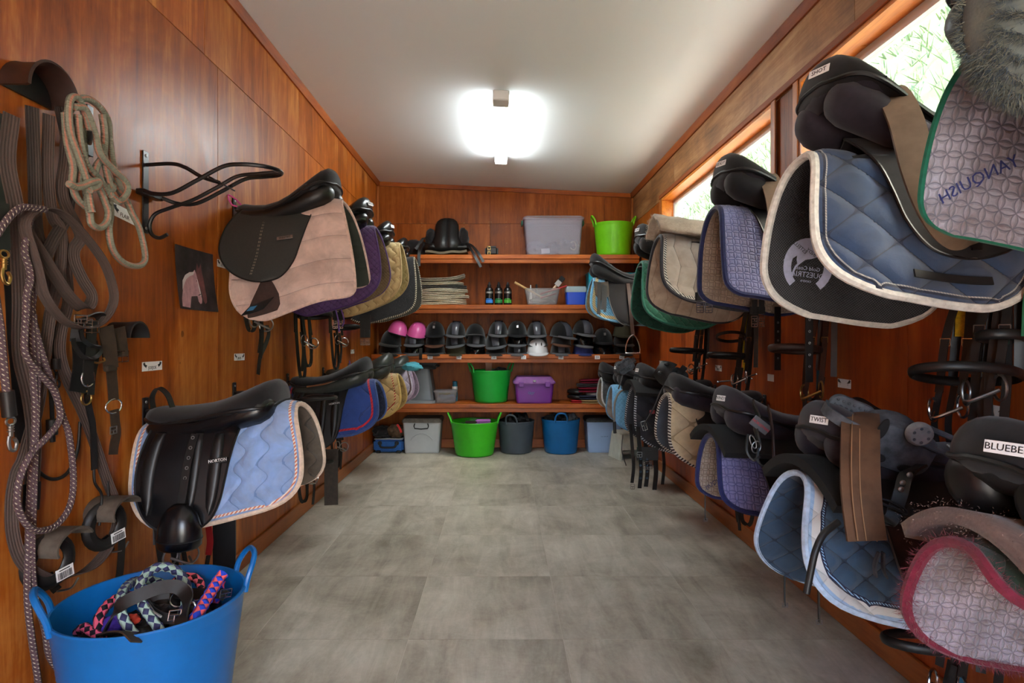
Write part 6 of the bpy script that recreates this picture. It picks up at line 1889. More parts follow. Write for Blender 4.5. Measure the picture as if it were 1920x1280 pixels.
PK1, PK2 = plain_mat('printed chestnut', C(112, 70, 72), 0.5, 0.4, 0, 0.25, 40), plain_mat('printed pale pink', C(188, 146, 154), 0.5, 0.4, 0, 0.2, 40)
printed([(0.50, 0.45), (0.555, 0.20), (0.60, 0.30), (0.66, 0.20), (0.675, 0.36), (0.71, 0.46), (0.735, 0.62), (0.755, 0.76), (0.745, 0.85), (0.70, 0.88), (0.665, 0.83), (0.645, 0.72), (0.60, 0.60), (0.55, 0.56)], 0.0008, PK1, 'horse_print', po)
printed([(0.07, 0.96), (0.08, 0.84), (0.13, 0.70), (0.18, 0.58), (0.26, 0.49), (0.36, 0.44), (0.45, 0.42), (0.485, 0.33), (0.52, 0.40), (0.545, 0.47), (0.575, 0.58), (0.60, 0.70), (0.625, 0.80), (0.615, 0.87), (0.575, 0.89), (0.53, 0.85), (0.51, 0.76), (0.47, 0.68), (0.42, 0.655), (0.385, 0.70), (0.35, 0.78), (0.315, 0.88), (0.29, 0.97)], 0.0014, PK2, 'horse_print', po)
printed([(0.12, 0.70), (0.14, 0.55), (0.22, 0.45), (0.34, 0.39), (0.47, 0.37), (0.44, 0.42), (0.34, 0.455), (0.25, 0.51), (0.18, 0.60)], 0.002, plain_mat('printed white mane', C(210, 200, 202), 0.5), 'mane_print', po)
printed([(0.525, 0.48), (0.545, 0.49), (0.59, 0.64), (0.61, 0.75), (0.595, 0.76), (0.565, 0.64)], 0.002, plain_mat('printed blaze', C(226, 214, 214), 0.5), 'blaze_print', po)
printed([(0.505, 0.505), (0.52, 0.50), (0.526, 0.515), (0.51, 0.522)], 0.0024, M['ink'], 'eye_print', po)
printed([(0.53, 0.74), (0.60, 0.715), (0.603, 0.727), (0.533, 0.754)], 0.0024, M['ink'], 'strap_print', po)

# ------------------------------------------------------------------ webbing, ropes and halters at the left
WEB = stripe_mat('brown grey webbing', [(0.0, C(78, 62, 56)), (0.5, C(88, 70, 64))], 0.85, 5)
WEB2 = stripe_mat('dark brown webbing', [(0.0, C(62, 50, 46)), (0.5, C(72, 58, 52))], 0.85, 5)
FLECK = fleck_mat('purple brown flecked rope', C(86, 68, 74), C(180, 170, 148), 0.013)
GP = stripe_mat('grey green and pink rope', [(0.0, C(150, 152, 134)), (0.14, C(204, 142, 120)), (0.23, C(150, 152, 134)), (0.47, C(204, 142, 120)), (0.56, C(146, 148, 130)), (0.81, C(204, 142, 120)), (0.90, C(150, 152, 134))])
def Lp(pts, o0=0.02, o1=None):
    o1 = o0 if o1 is None else o1
    n = len(pts) - 1
    return [on_left(x, y, o0 + (o1 - o0) * k / n) for k, (x, y) in enumerate(pts)]
def strap_thing(name, label, cat, ribbons, mat, w=0.032, t=0.003, group=None, part='webbing'):
    """one strap = one thing; every entry is a stretch of the same strap"""
    o = thing(name, label, cat, ribbons[0][0][0], 0, group)
    for r in ribbons:
        pts = smooth_path(r[0], 8)
        m = MB(); m.ribbon(pts, r[1] if len(r) > 1 and r[1] else w, t, r[2] if len(r) > 2 else Vector((0.25, 1, 0)))
        build(m, part, r[3] if len(r) > 3 else mat, o)
    return o
# the rounded bracket at the top of the left wall
t = thing('bridle_bracket', 'dark rounded bridle bracket high on the left wall at the picture edge', 'bracket', on_left(45, 215, 0.0))
cc = on_left(48, 190, 0)
def arch_ring(u, r): return [Vector((XL + u, cc.y + r * math.cos(PI * k / 16), cc.z + 0.01 + r * math.sin(PI * k / 16))) for k in range(17)]
m = MB(); m.sheet([arch_ring(0.001, 0.088), arch_ring(0.02, 0.085), arch_ring(0.07, 0.085), arch_ring(0.085, 0.092)], 0.008); build(m, 'half_round', M['brown_leather'], t)
m = MB(); m.poly([Vector((XL + 0.0008, p.y, p.z)) for p in arch_ring(0, 0.082)], Vector((0.008, 0, 0))); build(m, 'back_plate', M['ink'], t)
t2 = thing('hanging_hook', 'black hook holding the grey pink rope on the left wall', 'hook', on_left(168, 250, 0))
m = MB(); m.box(on_left(168, 245, 0.004), (0.006, 0.03, 0.16), None, 0.002); build(m, 'plate', M['rack'], t2)
m = MB(); m.tube(smooth_path([on_left(168, 262, 0.008), on_left(168, 268, 0.05), on_left(168, 262, 0.09), on_left(168, 245, 0.1)], 5), 0.007, 8); build(m, 'prong', M['rack'], t2)

strap_thing('webbing_lead', 'long brown webbing lead hanging straight down at the far left', 'lead', [(Lp([(22, 215), (14, 300), (28, 380), (31, 420), (35, 490), (38, 563), (37, 640), (41, 680), (54, 735), (63, 800), (63, 860), (60, 905)], 0.088, 0.05), 0.040), (Lp([(60, 905), (59, 930), (57, 958)], 0.052), 0.046, Vector((0.25, 1, 0)), M['strap'])], WEB)
strap_thing('webbing_lead', 'brown webbing lead with a big round loop at upper left', 'lead', [(Lp([(70, 396), (88, 390), (122, 404), (162, 446), (195, 492), (211, 536), (213, 566), (199, 595), (179, 611), (154, 615), (126, 605), (102, 583), (81, 549), (69, 502), (57, 461), (49, 437), (47, 417), (59, 399), (75, 393)], 0.085, 0.11), 0.026, Vector((1, 0.5, 0.1)))], WEB)
strap_thing('webbing_lead', 'olive brown webbing lead with a pointed inner loop at upper left', 'lead', [(Lp([(128, 215), (122, 300), (118, 370), (150, 439), (139, 467), (141, 492), (155, 524), (172, 553), (168, 572), (154, 577), (130, 556), (106, 522), (81, 482), (59, 449), (46, 421), (60, 398), (80, 396)], 0.05, 0.09), 0.032, Vector((0.45, 1, 0.2)))], WEB)
strap_thing('webbing_lead', 'brown webbing lead forming the huge low loop near the barcode pads', 'lead', [(Lp([(92, 215), (90, 320), (97, 400), (113, 431), (114, 477), (110, 522), (102, 557), (95, 583), (87, 640), (80, 700), (70, 767), (56, 814), (43, 861), (30, 890), (22, 942), (25, 1005), (44, 1055), (84, 1082), (125, 1083), (169, 1064), (200, 1030), (218, 983), (216, 942), (200, 899), (173, 818), (152, 765), (131, 721), (117, 685), (112, 650), (117, 610), (128, 560), (120, 470), (108, 400)], 0.055, 0.035), 0.030, Vector((0.5, 1, 0)))], WEB)
strap_thing('webbing_lead', 'dark ribbed webbing strap hanging under the rounded bracket', 'lead', [(Lp([(60, 200), (64, 300), (66, 380), (70, 440), (90, 500), (98, 560)], 0.06, 0.03), 0.036)], WEB2)
strap_thing('webbing_lead', 'dark olive webbing strap hanging beside the striped rope', 'lead', [(Lp([(112, 200), (124, 260), (132, 330), (126, 400), (100, 450), (86, 480)], 0.045, 0.06), 0.034)], WEB2)
strap_thing('webbing_lead', 'dark grey webbing strap at the left picture edge', 'lead', [(Lp([(8, 215), (4, 330), (6, 420), (14, 470), (22, 560), (26, 640), (32, 700), (40, 830)], 0.04, 0.03), 0.032)], M['strap'])

def rope_thing(label, paths, mat, r, name='lead_rope', group=None, cat='rope', flat=1.0):
    o = thing(name, label, cat, paths[0][0], 0, group)
    for p in paths:
        m = MB(); m.tube(smooth_path(p, 8), r, 10, flat=flat)
        build(m, 'rope', mat, o)
    return o
rope_thing('purple brown flecked lead rope coiled and trailing down the left wall', [
    Lp([(-6, 440), (10, 416), (24, 400), (40, 389), (60, 389), (85, 393)], 0.12), Lp([(60, 389), (50, 440), (47, 475), (55, 502), (57, 526), (51, 549), (49, 590), (47, 615), (46, 655), (56, 678), (80, 706), (101, 732), (112, 767), (110, 791), (89, 819), (63, 845), (45, 875), (34, 911), (34, 952), (53, 986), (75, 995), (103, 986), (125, 961), (136, 927), (137, 880), (129, 814), (117, 779), (103, 732), (91, 702), (77, 657), (66, 615), (60, 580), (64, 520), (52, 470)], 0.10, 0.075),
    Lp([(55, 520), (58, 600), (62, 690), (66, 790), (58, 900), (55, 967), (52, 1067), (52, 1130), (59, 1192), (70, 1265), (74, 1300)], 0.085, 0.03), Lp([(62, 590), (70, 700), (64, 900), (60, 1036), (66, 1117), (84, 1177), (91, 1224), (109, 1253), (150, 1280)], 0.08, 0.02)], FLECK, 0.0085)
s = rope_thing('flecked rope with a large steel snap hook at the left picture edge', [Lp([(-14, 520), (-4, 585), (1, 618), (7, 685), (12, 735)], 0.09)], FLECK, 0.009)
m = MB(); m.tube([on_left(12, 733, 0.09), on_left(18, 780, 0.09)], 0.016, 10); build(m, 'sleeve', M['strap'], s)
def snap(parent, p, size, mat, dy=1):
    """trigger snap: eye, swivel and hook"""
    m = MB()
    Yd, Zd = Vector((0, dy, 0)), Vector((0, 0, 1))
    m.tube(ring_path(p + Zd * -0.008 * size, Yd, Zd, 0.013 * size, 0.009 * size, 14), 0.0028 * size, 7, closed=True)
    m.tube([p - Zd * 0.017 * size, p - Zd * 0.045 * size], [0.0055 * size, 0.005 * size], 8)
    for k in range(3): m.tube(ring_path(p - Zd * (0.02 + 0.006 * k) * size, Yd, Vector((1, 0, 0)), 0.0065 * size, 0.0065 * size, 10), 0.0015 * size, 5, closed=True)
    m.tube(smooth_path([p - Zd * 0.043 * size - Yd * 0.004 * size, p - Zd * 0.06 * size - Yd * 0.006 * size, p - Zd * 0.075 * size, p - Zd * 0.078 * size + Yd * 0.012 * size, p - Zd * 0.062 * size + Yd * 0.017 * size, p - Zd * 0.05 * size + Yd * 0.01 * size], 5), 0.0042 * size, 8)
    build(m, 'snap_hook', mat, parent)
snap(s, on_left(20, 783, 0.09), 1.05, M['dull_steel'])
s = strap_thing('webbing_lead', 'short dark strap with a brass snap hook at the left picture edge', 'lead', [(Lp([(4, 380), (5, 430), (7, 468)], 0.11), 0.03)], M['strap'])
snap(s, on_left(8, 470, 0.11), 1.0, M['brass'])
s = strap_thing('webbing_lead', 'thin black cord with a black plastic snap near the halters', 'lead', [(Lp([(96, 570), (100, 620), (103, 672)], 0.03), 0.014)], M['strap'])
m = MB(); m.tube([on_left(104, 672, 0.03), on_left(105, 692, 0.03)], 0.012, 10); build(m, 'sleeve', M['strap'], s)
snap(s, on_left(106, 690, 0.03), 0.7, M['ink'])
s = strap_thing('webbing_lead', 'thin black cord with a black sleeve hanging below the other snap', 'lead', [(Lp([(92, 700), (96, 740), (98, 785)], 0.02), 0.012)], M['strap'])
m = MB(); m.tube([on_left(97, 786, 0.02), on_left(98, 815, 0.02)], 0.014, 10); build(m, 'sleeve', M['strap'], s)
m = MB(); m.tube([on_left(98, 815, 0.02), on_left(99, 828, 0.02)], 0.007, 8); build(m, 'tip', M['rubber'], s)
rope_thing('thin black cord drooping in an arc low on the left wall', [Lp([(66, 878), (84, 893), (100, 898), (118, 893), (133, 876), (146, 840), (150, 790)], 0.015)], M['strap'], 0.005)

rope_thing('grey green rope with a pink stripe bundled on the black hook', [
    Lp([(172, 260), (150, 190), (131, 188), (130, 241), (145, 287), (161, 334), (168, 381), (172, 398)], 0.08, 0.10), Lp([(122, 212), (126, 264), (137, 311), (136, 341), (144, 370), (166, 392)], 0.07), Lp([(124, 215), (150, 186), (176, 191), (201, 222), (206, 264), (212, 306), (220, 334), (226, 355)], 0.06),
    Lp([(140, 200), (160, 205), (178, 250), (187, 287), (211, 316), (236, 341), (239, 360), (224, 377), (208, 366)], 0.09), Lp([(146, 215), (150, 260), (158, 300), (172, 322), (188, 338), (203, 370), (207, 400), (204, 431), (211, 467), (230, 491), (252, 499), (268, 494), (272, 476), (262, 430), (248, 400), (234, 371), (214, 345), (200, 330)], 0.085, 0.05),
    Lp([(129, 344), (140, 350), (155, 348), (172, 341), (184, 340), (182, 350), (168, 356)], 0.115), Lp([(160, 345), (165, 380), (168, 400), (172, 420), (187, 427), (200, 416), (203, 396), (196, 376), (185, 350)], 0.085), Lp([(188, 270), (196, 300), (202, 330), (206, 345), (212, 352), (204, 358), (198, 345)], 0.075), Lp([(152, 240), (158, 290), (150, 330), (150, 350)], 0.065), Lp([(192, 215), (196, 250), (194, 290), (182, 310), (176, 330)], 0.07)], GP, 0.0105)

# leather halters
def buckle(mb, c, X, Z, w, h, r=0.002):
    X, Z = V3(X).normalized(), V3(Z).normalized()
    c = V3(c)
    pts = [c + X * (sx * w / 2) + Z * (sz * h / 2) for sx, sz in ((-1, -1), (1, -1), (1, 1), (-1, 1))]
    mb.tube([pts[0], pts[1]], r, 6); mb.tube([pts[1], pts[2]], r, 6); mb.tube([pts[2], pts[3]], r, 6); mb.tube([pts[3], pts[0]], r, 6)
    mb.tube([c - X * w / 2, c + X * w / 2], r * 0.9, 6)
    mb.tube([c, c - Z * h * 0.62], r * 0.9, 6)
def buckle_obj(parent, c, X=(0, 1, 0), Z=(0, 0, 1), w=0.036, h=0.028, mat='steel', r=0.002):
    m = MB(); buckle(m, c, X, Z, w, h, r); build(m, 'buckle', M[mat], parent)
def ring_obj(parent, c, ra, rb=None, X=(0, 1, 0), Z=(0, 0, 1), r=0.003, mat='steel', nm='ring'):
    m = MB(); m.tube(ring_path(c, X, Z, ra, rb or ra, 22), r, 8, closed=True); build(m, nm, M[mat], parent)
def half_bracket(px, py, r, dep, label, mat='rubber'):
    t = thing('bridle_bracket', label, 'bracket', on_left(px, py, 0))
    q = on_left(px, py, 0)
    rings = [[Vector((XL + u, q.y + rr * math.cos(PI * k / 14), q.z - 0.02 + rr * math.sin(PI * k / 14))) for k in range(15)] for u, rr in ((0.001, r), (dep * 0.5, r), (dep, r * 1.06))]
    m = MB(); m.sheet(rings, 0.006); build(m, 'half_round', M[mat], t)
    return t
half_bracket(213, 622, 0.05, 0.09, 'black half round bracket holding the leather halter, left wall', 'ink')
h1 = strap_thing('leather_halter', 'old brown leather halter with hanging buckled straps on the half round bracket', 'halter', [
    (Lp([(198, 612), (203, 640), (206, 665), (208, 690)], 0.09), 0.05), (Lp([(222, 614), (226, 640), (229, 668)], 0.085), 0.045), (Lp([(208, 690), (211, 720), (213, 750)], 0.085), 0.034), (Lp([(214, 768), (216, 790), (218, 812), (214, 835), (212, 852)], 0.085), 0.03)], M['old_strap'], 0.04, 0.005, part='strap')
buckle_obj(h1, on_left(229, 668, 0.088), (0, 1, 0), (0, 0, 1), 0.062, 0.034)
ring_obj(h1, on_left(213.5, 761, 0.086), 0.038, 0.022)
m = MB(); m.box(on_left(207, 690, 0.088), (0.016, 0.05, 0.02), None, 0.004); build(m, 'keeper', M['old_strap'], h1)
buckle_obj(h1, on_left(213, 806, 0.088), (0, 1, 0), (0, 0, 1), 0.03, 0.022, 'dull_steel')
h2 = strap_thing('leather_halter', 'dark leather halter bunched left of the half round bracket', 'halter', [
    (Lp([(142, 640), (148, 605), (165, 592), (185, 590), (192, 600)], 0.08), 0.03, Vector((0.8, 0.3, 0.4))), (Lp([(137, 634), (140, 648), (155, 668), (172, 672), (186, 664), (188, 652), (170, 647), (156, 636), (151, 618)], 0.1), 0.012), (Lp([(150, 640), (152, 680), (150, 705), (145, 735)], 0.06), 0.05),
    (Lp([(172, 600), (171, 630), (169, 660), (165, 690), (167, 720)], 0.09), 0.032), (Lp([(168, 725), (164, 745), (168, 770), (174, 800), (176, 850), (177, 880)], 0.05), 0.02), (Lp([(176, 640), (180, 660), (178, 680), (174, 700), (170, 740)], 0.075), 0.02)], M['strap'], 0.03, 0.004, part='strap')
for (x, y, w, h) in ((172, 612, 0.05, 0.034), (160, 606, 0.045, 0.026), (152, 598, 0.04, 0.022)): buckle_obj(h2, on_left(x, y, 0.096), (0.2, 1, 0), (0, 0, 1), w, h)
ring_obj(h2, on_left(165, 708, 0.085), 0.026, 0.026)
ring_obj(h2, on_left(162, 746, 0.06), 0.022, 0.02, mat='brass')
m = MB(); m.tube(smooth_path(Lp([(174, 678), (184, 680), (196, 676), (194, 670)], 0.09), 4), 0.003, 6); build(m, 'metal_bar', M['brass'], h2)
# the two curved pads with barcodes
def curved_pad(px, py, label, k):
    q = on_left(px, py, 0)
    t = thing('blinker_cup', label, 'harness part', q, 0, 'curved black leather cups with barcode stickers')
    old = plain_mat('scuffed dull leather', C(88, 80, 72), 0.6, 0.4, 0, 0.4, 22, 0.2)
    g = []
    for i in range(13):
        a = math.radians(205 - 190 * i / 12)
        g.append([Vector((XL + u, q.y + (0.062 + 0.01 * (u / 0.13)) * math.cos(a), q.z + 0.02 + 0.042 * math.sin(a))) for u in (0.004, 0.04, 0.075, 0.105)])
    m = MB(); m.sheet(g, 0.006); build(m, 'cup', old, t)
    m = MB(); m.tube(ring_path((XL + 0.05, q.y - 0.03, q.z - 0.02), (0.35, 1, 0), (0, 0, 1), 0.055, 0.06, 22), 0.011, 8, closed=True, flat=1.8); build(m, 'padded_ring', M['strap'], t)
    fr = frame((XL + 0.072, q.y + 0.0, q.z - 0.062), (0.3, 1, 0.15), (0, -0.1, 1))
    m = MB(); m.box((0, 0, 0), (0.05, 0.034, 0.001)); m.xform(fr); st = build(m, 'sticker', M['paper'], t)
    m = MB()
    rng = random.Random(k)
    x = -0.02
    while x < 0.02:
        w = rng.choice((0.0006, 0.0011, 0.0018)); m.box((x + w / 2, -0.004, 0.0008), (w, 0.02, 0.0004)); x += w + rng.choice((0.0008, 0.0014))
    m.box((0, 0.0115, 0.0008), (0.03, 0.003, 0.0004)); m.xform(fr); build(m, 'barcode', M['ink'], st)
    m = MB(); m.ribbon(smooth_path([(XL + 0.04, q.y - 0.02, q.z - 0.06), (XL + 0.04, q.y + 0.0, q.z - 0.1), (XL + 0.035, q.y + 0.02, q.z - 0.12)], 5), 0.024, 0.004, Vector((0.3, 1, 0))); build(m, 'strap', M['strap'], t)
    m = MB(); m.tube(smooth_path([(XL + 0.05, q.y - 0.0, q.z - 0.115), (XL + 0.06, q.y + 0.04, q.z - 0.122), (XL + 0.06, q.y + 0.07, q.z - 0.105)], 5), 0.003, 6); build(m, 'wire_loop', M['dull_steel'], t)
    return t
curved_pad(180, 968, 'curved black leather cup with barcode sticker, the higher of two', 1)
curved_pad(74, 1032, 'curved black leather cup with barcode sticker, lower one near the ropes', 2)
strap_thing('harness_strap', 'black strap hanging beside the higher barcode cup', 'strap', [(Lp([(222, 965), (228, 1010), (226, 1060), (222, 1092)], 0.06), 0.026)], M['strap'], part='strap')
rope_thing('thin dark thong hanging above the higher barcode cup', [Lp([(176, 880), (178, 905), (190, 925), (190, 950), (186, 985)], 0.05), Lp([(202, 900), (204, 948)], 0.04)], M['strap'], 0.004)

# ------------------------------------------------------------------ contents of the big blue bucket
def at_pts(pts): return [at(x, y, Y) for x, y, Y in pts]
def braid(label, pts, ca, cb, r, name='braided_rein', pitch=0.05):
    o = thing(name, label, 'rein', at_pts(pts)[0], 0, 'braided reins in the big blue bucket')
    path = smooth_path(at_pts(pts), 14)
    L, rs = 0, []
    for k, p in enumerate(path):
        if k: L += (p - path[k - 1]).length
        rs.append(r * (1 + 0.10 * math.cos(2 * PI * L / (pitch / 2))))
    m = MB(); m.tube(path, rs, 14); build(m, 'plait', braid_mat(label[:24], ca, cb, pitch, 2.0), o)
SAGE, NVY = C(158, 186, 174), C(56, 58, 96)
braid('sage and navy braided rein arching over the front of the big blue bucket', [(252, 1190, 1.5), (235, 1167, 1.5), (226, 1140, 1.52), (228, 1115, 1.56), (241, 1096, 1.62), (258, 1089, 1.68), (285, 1088, 1.72), (318, 1100, 1.74)], SAGE, NVY, 0.0125)
braid('sage and navy braided rein in a tall round loop in the big blue bucket', [(306, 1190, 1.52), (287, 1163, 1.53), (270, 1138, 1.55), (262, 1110, 1.57), (267, 1086, 1.6), (286, 1067, 1.63), (310, 1062, 1.65), (332, 1071, 1.66), (346, 1090, 1.66), (352, 1112, 1.65), (346, 1136, 1.62), (338, 1160, 1.6)], SAGE, NVY, 0.0125)
braid('pink and black braided rein at the left in the big blue bucket', [(188, 1195, 1.54), (184, 1165, 1.55), (194, 1143, 1.58), (212, 1126, 1.62), (238, 1116, 1.66), (262, 1124, 1.68)], C(226, 96, 124), C(26, 24, 34), 0.0125)
braid('pink and black braided rein curled at the back of the big blue bucket', [(318, 1102, 1.74), (330, 1090, 1.76), (350, 1081, 1.78), (368, 1085, 1.79), (377, 1100, 1.78), (372, 1120, 1.74)], C(234, 108, 124), C(40, 26, 34), 0.0125)
braid('blue and coral braided rein leaning on the right rim of the big blue bucket', [(418, 1075, 1.74), (408, 1089, 1.72), (396, 1109, 1.68), (382, 1132, 1.63), (368, 1155, 1.58), (356, 1178, 1.56)], C(240, 100, 104), C(40, 70, 200), 0.016)
braid('blue and pink braided rein end hanging inside the right of the big blue bucket', [(414, 1088, 1.77), (411, 1105, 1.76), (402, 1130, 1.74)], C(214, 74, 110), C(40, 60, 190), 0.013)
braid('pink and black braided rein lying at the lower left in the big blue bucket', [(146, 1185, 1.58), (158, 1176, 1.56), (172, 1184, 1.54), (192, 1196, 1.52)], C(240, 110, 150), C(30, 26, 40), 0.012)
def bstrap(label, pts, w, mat='strap', wide=Vector((0.3, 1, 0.2)), name='leather_strap'):
    o = thing(name, label, 'strap', at_pts(pts)[0], 0, 'leather straps in the big blue bucket')
    m = MB(); m.ribbon(smooth_path(at_pts(pts), 8), w, 0.004, wide); build(m, 'strap', M[mat], o)
    return o
bs = bstrap('wide black leather strap bowed across the top of the big blue bucket', [(196, 1186, 1.5), (210, 1155, 1.5), (227, 1134, 1.51), (258, 1117, 1.53), (298, 1102, 1.56), (328, 1099, 1.58), (345, 1109, 1.58), (352, 1125, 1.56), (346, 1148, 1.53), (336, 1172, 1.51)], 0.034, wide=Vector((0.2, 0.6, 0.8)))
bstrap('black strap end lapping over the front rim of the big blue bucket', [(195, 1190, 1.5), (219, 1184, 1.465), (238, 1186, 1.445), (256, 1203, 1.425)], 0.034, 'old_strap', Vector((0.3, 0.9, -0.5)))
bstrap('thin brown strap arching along the back wall of the big blue bucket', [(152, 1172, 1.72), (162, 1142, 1.76), (186, 1122, 1.78), (220, 1112, 1.8), (262, 1108, 1.82), (300, 1104, 1.82)], 0.02, 'old_strap', Vector((0.2, 0.4, 1)))
bstrap('black strap lying from the middle to the right rim of the big blue bucket', [(300, 1110, 1.76), (345, 1112, 1.74), (385, 1112, 1.73), (412, 1112, 1.74), (424, 1118, 1.74)], 0.03, 'strap', Vector((0, 0.7, 0.7)))
nb = bstrap('padded bridle noseband with a beaded strip in the big blue bucket', [(318, 1112, 1.62), (292, 1116, 1.6), (276, 1128, 1.58), (284, 1146, 1.56), (306, 1158, 1.55), (330, 1160, 1.55)], 0.026, 'strap', Vector((0, 0.4, 1)), 'noseband')
m = MB()
for p in smooth_path(at_pts([(278, 1132, 1.565), (288, 1147, 1.545), (302, 1156, 1.537)]), 8): m.ellipsoid(p, (0.004, 0.004, 0.004), None, 8, 6)
build(m, 'beads', M['dull_steel'], nb, kind='stuff')
br = thing('snaffle_bit', 'steel ringed bit and buckles lying in the big blue bucket', 'bit', at(345, 1130, 1.64))
ring_obj(br, at(336, 1122, 1.64), 0.024, 0.022, (1, 0.2, 0), (0, 0.3, 1)); ring_obj(br, at(359, 1150, 1.6), 0.012, 0.028, (1, 0.2, 0), (0, 0.2, 1))
m = MB(); m.tube([at(352, 1132, 1.66), at(384, 1122, 1.7)], 0.004, 8); m.tube([at(354, 1136, 1.66), at(386, 1127, 1.7)], 0.004, 8); build(m, 'mouthpiece', M['steel'], br)
buckle_obj(br, at(328, 1153, 1.54), (1, 0.3, 0), (0, 0.4, 1), 0.028, 0.024)
buckle_obj(br, at(424, 1112, 1.73), (1, 0.3, 0), (0, 0.4, 1), 0.03, 0.022)
for k, (x, y, Y, s) in enumerate(((265, 1172, 1.56, (0.05, 0.05, 0.035)), (300, 1150, 1.64, (0.07, 0.07, 0.05)), (350, 1150, 1.66, (0.06, 0.08, 0.05)), (235, 1165, 1.62, (0.07, 0.07, 0.045)), (185, 1178, 1.6, (0.06, 0.06, 0.04)), (380, 1140, 1.74, (0.06, 0.07, 0.05)), (320, 1130, 1.74, (0.08, 0.06, 0.05)))):
    junk('black leather bundle in the big blue bucket, ' + ('at the front left', 'in the very middle', 'right of the middle', 'left of the middle', 'at the far left', 'at the right rim', 'at the back')[k], 'leather', at(x, y, Y) - Vector((0, 0, 0.03)), s, (M['strap'], M['suede'], M['leather'])[k % 3], 140 + k, 'leather_bundle', 'leather heaped in the big blue bucket')
junk('orange red cloth scrap in the middle of the big blue bucket', 'cloth', at(246, 1162, 1.55), (0.02, 0.02, 0.014), plain_mat('orange red cloth', C(222, 76, 52), 0.8), 150, 'cloth_scrap')
junk('purple blue rope scrap at the left in the big blue bucket', 'rope', at(216, 1168, 1.57), (0.035, 0.03, 0.02), plain_mat('violet cord', C(70, 50, 150), 0.8, 0.2, 0, 0.4, 60, 0.3), 151, 'rope_scrap')

